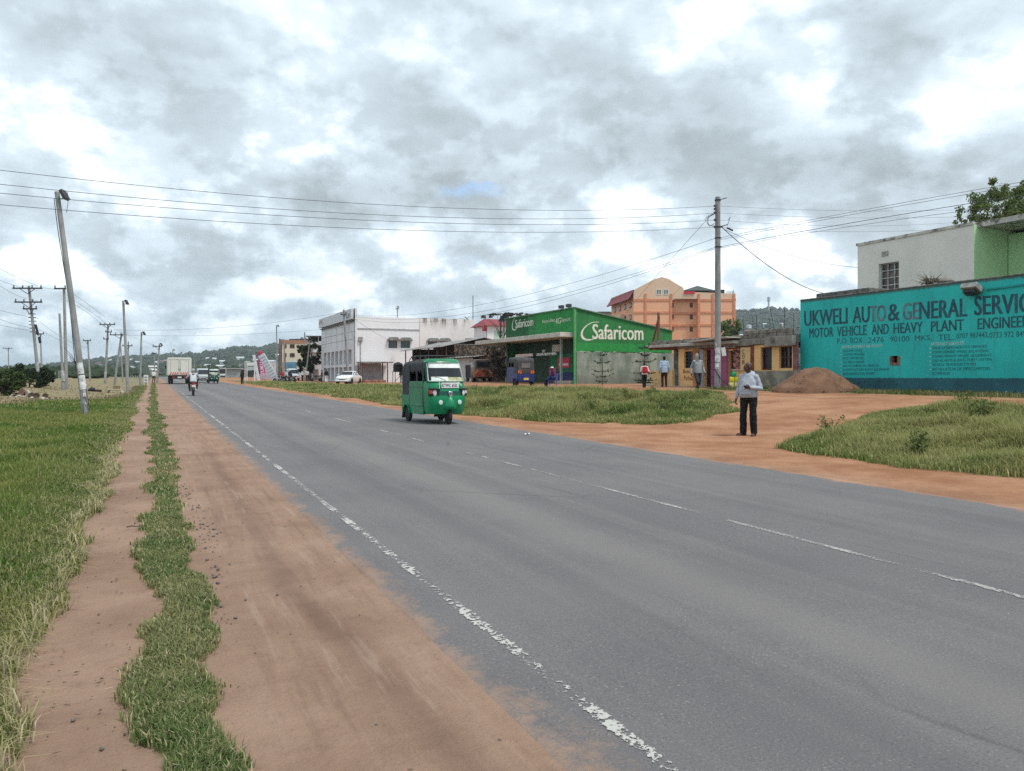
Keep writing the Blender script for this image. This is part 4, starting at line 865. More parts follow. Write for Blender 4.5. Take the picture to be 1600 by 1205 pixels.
# ---------------- white commercial building with the columned front
BX = 24.0; BY0 = 99.0; BY1 = 121.0; BZ = 9.35; BB = gzf(BX, 105) - .5
bl = thing('white_building', (BX, BY0, gzf(BX, BY0)), 'big white commercial building with a tall columned front and long blank side wall', 'building')
WALLW = M('white_render', (.76, .75, .76), .85, var=.04, scale=.3, stain=(.55, .53, .52), sth=(.6, .8), sscale=.35, stretch=(1, 1, .3))
m, nt, b = base_mat('stained_white'); co = nt.coords(); sp = nt.new('ShaderNodeSeparateXYZ'); nt.l.new(co, sp.inputs[0]); st = nt.noise(nt.coords((1, 1, .08)), 1.1, 6, .7); n2 = nt.noise(co, .4, 4)
c = nt.mix(nt.ramp(n2, .3, .7), (.66, .635, .62), (.76, .73, .715)); dr_ = nt.math('MULTIPLY', nt.ramp(st, .46, .60), nt.ramp(sp.outputs[2], 7.0, 8.7)); c = nt.mix(dr_, c, (.13, .115, .10)); nt.l.new(c, b.inputs['Base Color']); b.inputs['Roughness'].default_value = .9; STW = m
XA = on_y(655.5, 500, BY0)[0]; XB = on_y(742, 500, BY0)[0]
def bh(u0, u1, v0, v1, x0): a = on_y(u0, v1, BY0); e = on_y(u1, v0, BY0); return (a[0] - x0, e[0] - x0, a[2] - BB, e[2] - BB)
hA = [bh(607, 621, 532.5, 544, BX), bh(626, 641, 533, 544, BX)]; hB = [bh(668.5, 683, 534, 541, XA), bh(687, 701, 534, 541, XA), bh(726, 738, 534, 541, XA)]
mb = MB(); mb.facade((BX, BY0, BB), (1, 0, 0), XA - BX, BZ - BB, hA, .3, (0, -1, 0)); mb.box(BX + .4, XA, BY0 + .32, BY1, BB, BZ - .02); mb.build('wall', WALLW, bl, world=True, smooth=False)
mb = MB(); mb.facade((XA, BY0 - .05, BB), (1, 0, 0), XB - XA, BZ + .08 - BB, hB, .3, (0, -1, 0)); mb.box(XA, XB, BY0 + .26, BY1 - 4, BB, BZ + .05); mb.build('stained_wall', STW, bl, world=True, smooth=False)
GL2 = glass_dark('teal_glass', (.05, .085, .085), .12)
for h in hA: win(bl, (BX, BY0, BB), (1, 0, 0), (0, -1, 0), h, .3, 1, 1, M('frame_teal', (.16, .22, .22)), GL2, .1)
for h in hB: win(bl, (XA, BY0 - .05, BB), (1, 0, 0), (0, -1, 0), h, .3, 2, 1, M('frame_teal', (.16, .22, .22)), GLASS, .08)
mb = MB(); z_ = on_y(600, 514, BY0)[2]; mb.box(BX + .05, XA, BY0 - .10, BY0 - .004, z_ - .06, z_ + .06); mb.build('ledge', M('ledge_grey', (.42, .42, .43)), bl, world=True)
mb = MB()
for h, x0, yy in [(h, BX, BY0) for h in hA] + [(h, XA, BY0 - .05) for h in hB]:
    mb.prism([(x0 + h[0] - .25, BB + h[3] + .05), (x0 + h[1] + .25, BB + h[3] + .05), (x0 + h[1] - .1, BB + h[3] + .45), (x0 + h[0] + .1, BB + h[3] + .45)], 'y', yy - .55, yy - .004)
mb.build('window_hood', M('hood_grey', (.22, .22, .21), .9, var=.3), bl, world=True, smooth=False)
# front
FR = M('front_panels', (.66, .665, .68), .6, var=.06, scale=.5); zs_ = [on_x(556, v, BX)[2] for v in (595, 573, 569, 545.5)]
nb = 7; L = BY1 - BY0; hs_ = []
for k in range(nb):
    a = 1.4 + (L - 3.0) * k / nb + .35; e = 1.4 + (L - 3.0) * (k + 1) / nb - .35
    hs_ += [(a, e, zs_[0] - BB, zs_[1] - BB), (a, e, zs_[2] - BB, zs_[3] - BB)]
mb = MB(); mb.facade((BX - .3, BY1, BB), (0, -1, 0), L, BZ + 1.05 - BB, hs_, .55, (-1, 0, 0)); mb.box(BX - .3, BX - .002, BY0 - .001, BY0 + .3, BB, BZ + 1.05); mb.add([(BX - .3, BY1, BB), (BX + 8, BY1, BB), (BX + 8, BY1, BZ), (BX - .3, BY1, BZ)], [(0, 1, 2, 3)])
mb.build('front_wall', FR, bl, world=True, smooth=False)
for h in hs_: win(bl, (BX - .3, BY1, BB), (0, -1, 0), (-1, 0, 0), h, .55, 2, 2, M('frame_alu', (.35, .38, .42), .4), glass_dark('blue_glass', (.07, .10, .13), .1), .09)
mb = MB()
for v in (503, 517, 529): z_ = on_x(556, v, BX - .3)[2]; mb.box(BX - .312, BX - .303, BY0, BY1, z_ - .025, z_ + .025)
for k in range(1, 6): y = BY0 + L * k / 6; mb.box(BX - .311, BX - .303, y - .025, y + .025, zs_[3] + .5, BZ - .9)
mb.build('panel_joint', M('joint_grey', (.22, .22, .23)), bl, world=True)
mb = MB(); mb.box(BX - .75, BX - .45, BY0 + .2, BY1 - .2, BZ - .35, BZ + 1.0); sg = mb.build('sign_board', M('sign_board_grey', (.56, .58, .60), .5, var=.05), bl, world=True)
mb = MB(); put_text(mb, 'eNJ', (BX - .754, BY1 - .5, BZ - .15), (0, -1, 0), UP, 2.6, 1.0, .05); t_ = mb.build('sign_lettering', M('logo_red', (.42, .03, .07), .6), bl, world=True, smooth=False); t_.parent = sg
mb = MB(); put_text(mb, 'Lui', (BX - .754, BY0 + 3.0, BZ - .12), (0, -1, 0), UP, 1.9, .9, .05); t_ = mb.build('sign_lettering', M('logo_dark', (.06, .08, .11), .6), bl, world=True, smooth=False); t_.parent = sg
mb = MB(); mb.box(BX - .6, BX - .31, BY0 + .4, BY1 - .4, BZ - .62, BZ - .5); mb.build('cable_tray', STEEL, bl, world=True)
x, y, z = on_y(739, 462, BY0 + 3); mb = MB(); mb.tube([(x, y, BZ), (x, y, z)], .05, 6); mb.build('mast', STEEL, bl, world=True)
x, y, z = on_y(563, 530, BY0); mb = MB(); mb.tube([(x, BY0 - .08, BB), (x, BY0 - .08, z)], .05, 6); mb.box(x - .25, x + .25, BY0 - .3, BY0 - .004, z - .3, z + .3); mb.build('meter_box', M('meter_grey', (.28, .28, .27)), bl, world=True, bevel=.02)
def dish(name, loc, r, ph, aim, col, label, base):
    t = thing(name, (loc[0], loc[1], base), label, 'satellite dish'); zc = loc[2] - base; d = Vector(aim).normalized()
    mb = MB(); prof = [(-.26 * r + .26 * r * (q / 8) ** 2, r * q / 8) for q in range(9)] + [(.26 * r * .02, r * .97)] + [(-.24 * r + .26 * r * (q / 8) ** 2, r * q / 8 * .98) for q in range(7, -1, -1)]
    p, q_ = _ortho(d); rings = [[Vector((0, 0, zc)) + d * o + (p * math.cos(2 * math.pi * j / 20) + q_ * math.sin(2 * math.pi * j / 20)) * max(rr, .004) for j in range(20)] for o, rr in prof]
    mb.loft(rings, False, False); mb.build('reflector', M('dish_' + col[0], col[1], .5, var=.1), t)
    mb = MB(); mb.tube([(0, 0, 0), (0, 0, zc - .1), Vector((0, 0, zc)) - d * .26 * r], .05, 6); mb.build('pole', STEEL, t)
    mb = MB(); f = Vector((0, 0, zc)) + d * r * .75; mb.tube([Vector((0, 0, zc)) - Vector((0, 0, r * .85)) + d * .1, f], .02, 5); mb.ell(f, .1 * max(r, .7), 8, 6); mb.build('receiver', M('receiver_white', (.7, .7, .7), .5), t); return t
x, y, z = on_y(621, 481.5, BY0 + 5); dish('satellite_dish', (x, y, z), .32, 0, (-.7, -.5, .25), ('grey', (.30, .31, .32)), 'grey satellite dish on a tall pole above the white commercial building', BZ - .1)
x, y, z = on_y(730, 497.5, BY0 + 4); dish('satellite_dish', (x, y, z), .5, 0, (.5, -.3, .75), ('dark', (.10, .10, .10)), 'dark dish lying low on the stained white parapet', BZ + .02)
x, y, z = on_x(787.5, 497, 26.6); dish('satellite_dish', (x, y, z), .52, 0, (-.25, .5, .55), ('black', (.03, .035, .045)), 'big black satellite dish on the canopy end of the green shop', ZC)

# ---------------- white house with the red roof next to it
RY_ = 90.0; xa = on_y(743, 520, RY_)[0] + 1.6; xb = xa + 11; zt = on_y(760, 509, RY_)[2]; zr = on_y(760, 500, RY_)[2]; gb = gzf(xa, RY_) - .4
rd = thing('red_roofed_house', (xa, RY_, gzf(xa, RY_)), 'white house with a dull red tiled roof just beyond the green shop canopy', 'building')
mb = MB(); hh = [(.4, 1.7, on_y(750, 540, RY_)[2] - gb, on_y(750, 533.5, RY_)[2] - gb)]
mb.facade((xa, RY_, gb), (1, 0, 0), xb - xa, zt - gb, hh, .25, (0, -1, 0)); mb.box(xa, xb, RY_ + .27, RY_ + 4.4, gb, zt); mb.build('wall', WALLW, rd, world=True, smooth=False)
win(rd, (xa, RY_, gb), (1, 0, 0), (0, -1, 0), hh[0], .25, 2, 1, WHITEP)
mb = MB(); mb.add([(xa - .4, RY_ - .5, zt), (xb + .4, RY_ - .5, zt), (xb - 1, RY_ + 3.4, zr + .4), (xa + 1, RY_ + 3.4, zr + .4), (xa - .4, RY_ + 4.8, zt), (xb + .4, RY_ + 4.8, zt)], [(0, 1, 2, 3), (3, 2, 5, 4), (0, 3, 4), (1, 5, 2)]); mb.build('roof', M('red_tiles', (.23, .035, .045), .7, var=.2), rd, world=True, smooth=False)
mb = MB(); a = on_y(772, 530, RY_); e = on_y(789, 517, RY_); mb.box(a[0], e[0], RY_ - .02, RY_ - .004, a[2], e[2]); mb.build('billboard', M('mint_board', (.42, .62, .50), .6, var=.25, scale=1.2), rd, world=True)
x, y, z = on_y(757, 514, RY_); mb = MB(); mb.box(x - .35, x + .35, RY_ - .02, RY_ - .004, z - .3, z + .3); mb.build('wall_emblem', M('emblem_red', (.4, .06, .07)), rd, world=True)

# ---------------- sheds between the white building and the green shop
t = thing('corrugated_shed', (29, 76, gzf(29, 80)), 'open dark shed under a wide weathered sheet-metal roof beside the white building', 'shed')
zE = 4.55; g0 = gzf(29, 80) - .3; RUST = M('weathered_sheet', (.27, .26, .25), .7, .2, var=.3, scale=1.5, stain=(.15, .09, .07), sth=(.5, .65), sscale=1.2)
mb = MB(); n = 60; top_, bot = [], []
def corr(mb, xs0, xs1, ya, yb, za, zb2, n, amp=.035):
    r0 = [[(x_, ya + (yb - ya) * k / n, z_ + amp * math.sin(k * 2.1)) for k in range(n + 1)] for x_, z_ in ((xs0, za), (xs1, zb2))]; mb.sheet(r0)
    mb.sheet([[(p[0], p[1], p[2] - .03) for p in r] for r in reversed(r0)])
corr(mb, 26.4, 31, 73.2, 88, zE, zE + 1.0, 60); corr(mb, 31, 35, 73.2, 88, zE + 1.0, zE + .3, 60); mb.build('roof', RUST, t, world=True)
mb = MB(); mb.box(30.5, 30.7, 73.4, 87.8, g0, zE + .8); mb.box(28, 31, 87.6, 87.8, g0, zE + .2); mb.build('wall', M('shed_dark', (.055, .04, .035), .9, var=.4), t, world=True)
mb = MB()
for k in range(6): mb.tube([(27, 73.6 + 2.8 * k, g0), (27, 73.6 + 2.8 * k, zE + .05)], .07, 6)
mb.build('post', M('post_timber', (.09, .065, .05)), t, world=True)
m, nt, b = base_mat('rough_stone'); co = nt.coords(); vo = nt.new('ShaderNodeTexVoronoi'); nt.l.new(nt.coords((1, 1.0, 2.2)), vo.inputs['Vector']); vo.inputs['Scale'].default_value = 1.6
c = nt.mix(nt.noise(co, 1.4, 5), (.20, .115, .07), (.36, .235, .155)); c2 = nt.mix(nt.ramp(nt.noise(nt.coords((1, 1, 3)), 1.6, 6, .7), .5, .62), c, (.045, .035, .03)); c2 = nt.mix(nt.ramp(vo.outputs['Distance'], .35, .6), c2, (.05, .04, .03)); nt.l.new(c2, b.inputs['Base Color']); b.inputs['Roughness'].default_value = .95; nt.l.new(nt.bump(vo.outputs['Distance'], .6, .1), b.inputs['Normal'])
t = thing('stone_building', (29, 60, gzf(29, 66)), 'rough brown stone wall of a low building behind the old van', 'building')
mb = MB(); mb.prism([(58, g0), (73, g0), (73, 4.75), (58, 4.05)], 'x', 27.6, 35); mb.build('wall', m, t, world=True, smooth=False)
mb = MB(); mb.prism([(57.9, 4.06), (73.1, 4.77), (73.1, 4.84), (57.9, 4.13)], 'x', 27.55, 35.2); mb.build('roof', RUST, t, world=True, smooth=False)
mb = MB(); corr(mb, 26.6, 27.6, 64.5, 75, 3.35, 3.5, 40); mb.build('lean_roof', RUST, t, world=True)
mb = MB(); mb.box(27.2, 27.26, 67, 73.2, g0, 3.3); mb.build('sheet_panel', M('pale_sheet', (.47, .46, .46), .6, .1, var=.12, stretch=(1, 8, 1), stain=(.3, .28, .26)), t, world=True)
t = thing('market_stall', (26.4, 97, gzf(26, 97)), 'open stall with a thin flat roof against the long white side wall', 'stall')
zq = on_y(590, 566, 96.6)[2]; x0 = on_y(563, 580, 96.6)[0]; x1 = on_y(613, 580, 96.6)[0]; gq = gzf(26.4, 97) - .2
mb = MB(); mb.box(x0, x1, 96, 98.8, zq - .08, zq + .05); mb.build('roof', RUST, t, world=True)
mb = MB()
for x in (x0 + .2, x1 - .75): 
    for y in (96.2, 98.6): mb.box(x - .06, x + .06, y - .06, y + .06, gq, zq - .08)
mb.build('post', M('post_timber', (.09, .065, .05)), t, world=True)
mb = MB(); mb.box(x0 + .4, x1 - .9, 98.7, 98.8, gq, zq - .1); mb.build('wall_shade', M('wall_shade_grey', (.36, .35, .36), .8, var=.1, stretch=(1, 1, 6)), t, world=True)  # grey panel paints the shade on the white wall under the stall roof
mb = MB(); mb.box(x0 + .5, x1 - .9, 96.3, 98.2, gq, gq + .55); mb.build('counter', M('red_earth_block', (.27, .13, .09), .95, var=.3), t, world=True, bevel=.08)
t = thing('water_tank', (*stand(622, 92)[:2], stand(622, 92)[2]), 'black plastic water tank on a steel stand beside the white building', 'tank')
mb = MB(); mb.lathe((0, 0, 1.35), (0, 0, 1), [(0, .55), (.02, .6), (.35, .58), (.4, .6), (.75, .58), (.8, .6), (1.0, .45), (1.08, .2), (1.12, .2)], 18); mb.build('body', M('tank_black', (.02, .02, .024), .5), t)
mb = MB()
for sx_ in (-.5, .5):
    for sy_ in (-.5, .5): mb.tube([(sx_, sy_, -.1), (sx_, sy_, 1.33)], .04, 6)
mb.box(-.6, .6, -.6, .6, 1.28, 1.345); mb.tube([(-.5, -.5, .2), (.5, -.5, 1.2)], .03, 5); mb.build('stand', STEEL, t)
# ------------------------------------------------------------------ buildings farther off, turned to face down the road
def facing(u, d, name, label, cat='building', dz=0.0):
    x, y, z = stand(u, d); return thing(name, (x, y, z + dz), label, cat, rotz=-ANG)
def LX(t, d): 
    """pixel to local x / z for an object made by facing(u0,d)"""
    u0 = t['u0']; return lambda u: (u - u0) / FPX * d, lambda v: zat(v, d) - t.location.z
def fwin(t, x0, x1, z0, z1, y, fm, gm_=None, nx=2, ny=1, fw=.12):
    f = MB()
    for x in [x0 + fw / 2] + [x0 + (x1 - x0) * i / nx for i in range(1, nx)] + [x1 - fw / 2]: f.box(x - fw / 2, x + fw / 2, y - .08, y - .003, z0, z1)
    for z in [z0 + fw / 2] + [z0 + (z1 - z0) * i / ny for i in range(1, ny)] + [z1 - fw / 2]: f.box(x0 + fw, x1 - fw, y - .075, y - .004, z - fw / 2, z + fw / 2)
    w = f.build('window', fm, t, smooth=False); g = MB(); g.box(x0, x1, y - .03, y - .006, z0, z1); p = g.build('pane', gm_ or GLASS, t, smooth=False); p.parent = w; return w
# ---------------- orange apartment block
D = 180.0; t = facing(990, D, 'apartment_block', 'tall salmon-orange apartment block with a curved dark red roof behind the shops'); t['u0'] = 990; X_, Z_ = LX(t, D)
SALM = M('salmon', (.80, .41, .245), .8, var=.04, scale=.2); SALD = M('salmon_band', (.62, .245, .14), .8); PEACH = M('peach', (.70, .48, .34), .8, var=.04, scale=.2); DRED = M('dark_red_sheet', (.23, .03, .035), .6, var=.15)
zp = Z_(467); W_ = X_(1149.5); dep = 36
mb = MB(); r0, r1 = X_(1050), X_(1091); mb.box(0, r0, 0, dep, -2, zp); mb.box(r1, W_, 0, dep, -2, zp); mb.box(r0, r1, 1.8, dep, -2, zp); mb.build('wall', SALM, t, smooth=False)
pts = [(0, zp), (0, Z_(453.5)), (X_(1010), Z_(443)), (X_(1022), Z_(436.5)), (X_(1034), Z_(433)), (X_(1045), Z_(436)), (X_(1056), Z_(443)), (X_(1068), Z_(450)), (X_(1069), Z_(456)), (X_(1092), Z_(457)), (W_, Z_(459)), (W_, zp)]
mb = MB(); mb.prism([(p[0], p[1] + .01) for p in pts], 'y', .02, 1.2); mb.build('gable', PEACH, t, smooth=False)
mb = MB()
for v in (469, 488.5, 508): mb.box(-.02, r0 - .02, -.12, -.004, Z_(v + 1.7), Z_(v - 1.7)); mb.box(r1 + .02, W_ + .02, -.12, -.004, Z_(v + 1.7), Z_(v - 1.7)); mb.box(r0, r1, 1.5, 1.796, Z_(v + 1.7), Z_(v - 1.7))
for u in (1008.5, 1048.5, 1092, 1114, 1147): mb.box(X_(u - 1.6), X_(u + 1.6), -.2, -.005, -1, Z_(459))
mb.build('band', SALD, t, smooth=False)
for v in (470.5, 489, 508.5):
    for u in (1050.3, 1080.5): fwin(t, X_(u), X_(u + 4.6), Z_(v + 9), Z_(v + 2), 1.8, M('maroon_frame', (.10, .02, .02)))
for u in (1025.5, 1036.5): fwin(t, X_(u), X_(u + 8), Z_(460.5), Z_(452), .02, WHITEP, glass_dark('mint_glass', (.12, .16, .15), .15))
mb = MB(); mb.box(X_(1068.5), X_(1085.5), -.25, -.15, Z_(459.5), Z_(455.2)); mb.build('banner', M('banner_red', (.50, .03, .06), .6), t)
mb = MB(); mb.box(X_(1070), X_(1118), 3, 12, zp, Z_(456)); mb.build('roof_room', M('room_grey', (.10, .11, .10), .8), t, smooth=False)
mb = MB(); zr0 = Z_(452.5); mb.add([(X_(1070), 2, zr0), (X_(1122), 2, zr0), (X_(1122), 12, zr0), (X_(1070), 12, zr0), (X_(1096), 4, Z_(443.5)), (X_(1096), 10, Z_(443.5))], [(0, 1, 4), (1, 2, 5, 4), (2, 3, 5), (3, 0, 4, 5), (3, 2, 1, 0)]); mb.box(X_(1072), X_(1120), 2.5, 2.7, Z_(456.5), Z_(454)); mb.build('roof', M('roof_greygreen', (.055, .075, .07), .6), t, smooth=False)
mb = MB(); mb.box(X_(1120), X_(1134), 1, 3, zp, Z_(452)); mb.build('roof_tank', M('dark_slate', (.035, .04, .05)), t)
mb = MB()
for k in range(6): mb.tube([(X_(1136 + 2.4 * k), .6, Z_(459)), (X_(1136 + 2.4 * k), .6, Z_(455.5))], .05, 5)
mb.tube([(X_(1136), .6, Z_(455.6)), (X_(1149), .6, Z_(455.6))], .05, 5); mb.tube([(X_(1146.5), .6, Z_(459)), (X_(1147), .6, Z_(452))], .06, 5); mb.build('railing', STEEL, t)
# left side wall, splayed outwards, with the curved red roof over it
DX, DY = -2.75, 19.0
mb = MB(); mb.prism([(0, .02), (DX, DY), (0, DY)], 'z', -2, Z_(467.5)); mb.build('side_wall', SALM, t, smooth=False)
nx_, ny_ = -DY / math.hypot(DX, DY), DX / math.hypot(DX, DY)
mb = MB(); rws = []
for k in range(9):
    a = k / 8; o_ = 1.35 * a ** 1.3 - .02; zo = Z_(452.6) - (Z_(452.6) - Z_(468)) * a; rws.append([(nx_ * o_ + .0, -.25 + ny_ * o_, zo), (DX + nx_ * o_, DY + .4 + ny_ * o_, zo)])
mb.sheet(rws); mb.sheet([[(p[0] + .1, p[1], p[2] - .12) for p in r] for r in reversed(rws)]); mb.build('side_roof', DRED, t)
mb = MB(); mb.prism([(0, .05), (DX, DY), (0, DY)], 'z', Z_(467.5), Z_(453)); mb.build('side_gable', PEACH, t, smooth=False)
ux_, uy_ = DX / math.hypot(DX, DY), DY / math.hypot(DX, DY)
for k in range(4):
    for v in (471.5, 490.5, 509.5):
        s0 = 1.6 + 4.4 * k; z1, z0 = Z_(v), Z_(v + 8.5); C = lambda s_, o_: (ux_ * s_ + nx_ * o_, .02 + uy_ * s_ + ny_ * o_)
        f = MB(); f.prism([C(s0, .01), C(s0 + 1.6, .01), C(s0 + 1.6, .08), C(s0, .08)], 'z', z0, z1); w = f.build('window', M('maroon_frame', (.10, .02, .02)), t); g = MB(); g.prism([C(s0 + .2, .083), C(s0 + 1.4, .083), C(s0 + 1.4, .10), C(s0 + .2, .10)], 'z', z0 + .2, z1 - .2); p = g.build('pane', GLASS, t); p.parent = w
mb = MB(); mb.prism([C(7.2, .01), C(12.5, .01), C(12.5, 1.2), C(7.2, 1.2)], 'z', Z_(494.5), Z_(487.5)); mb.build('balcony', PEACH, t, smooth=False)
t2 = facing(943, 205, 'flat_roofed_building', 'low pale pink flat-roofed building just left of the orange apartment block'); t2['u0'] = 943; X2, Z2 = LX(t2, 205)
mb = MB(); mb.box(X2(925), X2(960), 0, 14, -2, Z2(489)); mb.build('wall', M('pale_pink', (.55, .42, .38), .85), t2); mb = MB(); mb.box(X2(924), X2(961), -.4, 14.3, Z2(489), Z2(487.6)); mb.box(X2(937), X2(955), 3, 9, Z2(487.6), Z2(485.4)); mb.build('roof', M('roof_dusk', (.12, .12, .13)), t2)
# red-brown stub of scaffolding poles by the roofline
x, y, z = on_x(1029, 505, 32.0); mb = MB(); mb.tube([(x, y, 3.4), (x, y, on_x(1033, 488, 32.)[2])], .09, 6); mb.tube([(x, y + .9, 3.4), (x, y - .05, on_x(1031, 495, 32.)[2])], .08, 6)
tag(mb.build('timber_props', M('prop_wood', (.16, .08, .045))), 'two rust-brown timber props leaning together at the green roof end', 'timber')

# ---------------- cream block, balcony block
D = 205.0; t = facing(455, D, 'cream_block', 'three-storey cream building with a brown top band beyond the leaning sign'); t['u0'] = 455; X_, Z_ = LX(t, D)
mb = MB(); mb.box(X_(441), X_(482), 0, 12, -2, Z_(536.5)); mb.build('wall', M('cream_wall', (.66, .58, .46), .85, var=.05, scale=.3), t, smooth=False)
mb = MB(); mb.box(X_(440.5), X_(482.3), -.1, 12.1, Z_(537), Z_(531.5)); mb.build('top_band', M('brown_band', (.36, .19, .12), .85, var=.15), t); mb = MB(); mb.box(X_(450), X_(480), 1, 11, Z_(531.5), Z_(529.5)); mb.build('roof', M('dark_slate', (.035, .04, .05)), t)
mb = MB(); mb.box(X_(434), X_(440.9), 1, 9, -2, Z_(530)); mb.build('side_wing', M('wing_brown', (.24, .16, .13), .85), t)
for v in (538, 552):
    for u, w_ in ((443.5, 4.2), (453, 7.4)): fwin(t, X_(u), X_(u + w_), Z_(v + 6), Z_(v), 0, M('timber_frame', (.08, .045, .03)), M('brown_glass', (.035, .03, .028), .3), 3, 2, .16)
mb = MB(); mb.box(X_(447), X_(464), -.6, -.1, Z_(575.5), Z_(566)); mb.build('shop_sign', M('blue_sign', (.10, .24, .35), .7, var=.2, scale=.5), t); mb = MB(); mb.box(X_(441), X_(447), -.5, -.1, Z_(575), Z_(566)); mb.build('shop_sign', M('grey_sign', (.25, .26, .27), .7), t)
D = 150.0; t = facing(494, D, 'balcony_block', 'pale grey block with dark balconies tucked behind the white columned front'); t['u0'] = 494; X_, Z_ = LX(t, D)
mb = MB(); mb.box(X_(481), X_(520), 0, 10, -2, Z_(526.5)); mb.build('wall', M('block_pale', (.52, .52, .53), .85, var=.08), t); mb = MB(); mb.box(X_(486), X_(520), -.02, -.004, Z_(533), Z_(527)); mb.build('upper_opening', M('opening_dark', (.02, .022, .025)), t)
mb = MB(); mb.box(X_(484), X_(505), -1.6, -.03, Z_(541), Z_(534)); mb.box(X_(486), X_(505), -1.4, -.03, Z_(551), Z_(545)); mb.build('balcony', M('block_pale', (.52, .52, .53)), t, smooth=False); mb = MB()
for u in (486, 493, 500): mb.box(X_(u), X_(u + .8), -1.5, -1.3, Z_(534), Z_(527)); 
mb.build('column', M('block_pale', (.52, .52, .53)), t); mb = MB(); mb.box(X_(480), X_(520), -1.8, 10, Z_(526.5), Z_(525.4)); mb.build('roof', M('roof_dusk', (.12, .12, .13)), t)
D = 128.0; t = facing(470, D, 'yellow_kiosk', 'small roadside kiosk with an orange-yellow sign board under the dark tree'); t['u0'] = 470; X_, Z_ = LX(t, D)
mb = MB(); mb.box(X_(481), X_(492), 0, 2.5, -.3, Z_(577)); mb.build('wall', M('kiosk_grey', (.30, .29, .26), .85, var=.2), t); mb = MB(); mb.box(X_(479.8), X_(492.2), -.35, -.15, Z_(577), Z_(570)); mb.build('sign_board', M('yellow_sign', (.62, .30, .03), .6, var=.12), t)
mb = MB(); mb.box(X_(480), X_(505), -.8, 3, Z_(569.5), Z_(568)); mb.build('roof', RUST, t)
D = 150.0; t = facing(412, D, 'pale_shop_hoarding', 'pale hoarding wall standing behind the leaning white sign'); t['u0'] = 412; X_, Z_ = LX(t, D)
mb = MB(); mb.box(X_(414), X_(431), 0, .3, -.3, Z_(566.5)); mb.build('panel', M('hoarding_pale', (.48, .49, .50), .8, var=.12), t); mb = MB(); mb.box(X_(414), X_(431), -.05, -.005, Z_(590), Z_(580)); mb.build('lower_panel', M('hoarding_mauve', (.42, .36, .42), .8), t)

# ------------------------------------------------------------------ hills, woods and the houses on them
SKYL = [(-900, 576), (-300, 577), (0, 576.5), (60, 575), (95, 571), (130, 565.5), (180, 561), (235, 557.5), (300, 554.5), (335, 551), (365, 545), (385, 543.8), (405, 545.5), (430, 540), (470, 533), (520, 528), (600, 524), (750, 516), (900, 505), (1050, 494), (1150, 486.5), (1200, 484), (1250, 486), (1320, 494), (1450, 512), (1700, 540), (2200, 560), (3500, 570)]
def hill_mesh(name, rad0, rad1, prof, seed, nr=22, step=5):
    us = np.arange(-1400, 3200, step); rows_ = []
    pu = np.interp(us, [p[0] for p in prof], [p[1] for p in prof])
    for j in range(nr):
        f = j / (nr - 1); d = rad0 + (rad1 - rad0) * f
        for_u = []
        k = (us - 800) / FPX; X = d * (SA + k * CA); Y = d * (CA - k * SA)
        hz_ = H + (HOR - pu) / FPX * rad1; s_ = f ** 1.15
        Z = gz(X, Y) * 0 + 1.0 - 3 * (1 - f) + (hz_ - 1.0) * s_ + (fbm(X, Y, 160, seed) - .5) * 22 * s_ * (1 - s_) * 2.2 + (fbm(X, Y, 30, seed + 1) - .5) * 3.0 * s_
        rows_.append(np.stack([X, Y, Z], -1))
    A_ = np.array(rows_); back = A_[-1].copy(); back[:, 2] = -5; back[:, 0] *= 1.12; back[:, 1] *= 1.12; A_ = np.concatenate([A_, back[None]])
    return grid_mesh(name, A_[:, :, 0], A_[:, :, 1], A_[:, :, 2]), A_
hm, HA = hill_mesh('hills', 620, 1750, SKYL, 81)
m, nt, b = base_mat('hill_scrub'); co = nt.coords(); n1 = nt.noise(co, .012, 7, .65); n2 = nt.noise(co, .08, 6, .7)
c = nt.mix(nt.ramp(n1, .38, .62), (.022, .040, .020), (.060, .075, .034)); c = nt.mix(nt.math('MULTIPLY', nt.ramp(n2, .55, .7), .6), c, (.085, .082, .045)); nt.l.new(c, b.inputs['Base Color']); b.inputs['Roughness'].default_value = .95; b.inputs['Specular IOR Level'].default_value = .1
nt.l.new(nt.bump(n2, .9, 6), b.inputs['Normal']); hm.materials.append(m); o = bpy.data.objects.new('hills', hm); COL.objects.link(o); tag(o, kind='structure')
# the woods on the hills: crowns of many sizes, nobody could count them
rh = np.random.default_rng(17); FARLEAF = leaf_mat('far_foliage', (.016, .036, .016), (.045, .068, .026))
def tuft(mb, x, y, z, r, h, rng, n=5):
    vs = []; fs = []
    for i, (hh, rr) in enumerate(((0, .55), (.35, 1.0), (.7, .75), (1.0, .12))):
        for j in range(n): a = 2 * math.pi * (j + .5 * (i % 2)) / n; q = rr * r * rng.uniform(.7, 1.25); vs.append((x + q * math.cos(a), y + q * math.sin(a), z + h * hh * rng.uniform(.9, 1.1)))
    for i in range(3):
        for j in range(n): fs.append((i * n + j, i * n + (j + 1) % n, (i + 1) * n + (j + 1) % n, (i + 1) * n + j))
    fs.append(tuple(3 * n + j for j in range(n))); mb.add(vs, fs)
mb = MB(); nR = HA.shape[0] - 1; nU = HA.shape[1]; lo, hi = int((-200 + 1400) / 5), int((1500 + 1400) / 5)
for q in range(5200):
    i = rh.integers(lo, hi); f = rh.random() ** .6; j = min(int(f * (nR - 1)), nR - 2); p = HA[j, i] * (1 - (fr := rh.random())) + HA[j + 1, i] * fr
    p = p + (HA[j, min(i + 1, nU - 1)] - HA[j, i]) * rh.random()
    s = rh.uniform(3.5, 9) * (1.3 if rh.random() < .1 else 1)
    tuft(mb, p[0], p[1], p[2] - s * .25, s, s * rh.uniform(.7, 1.3), rh)
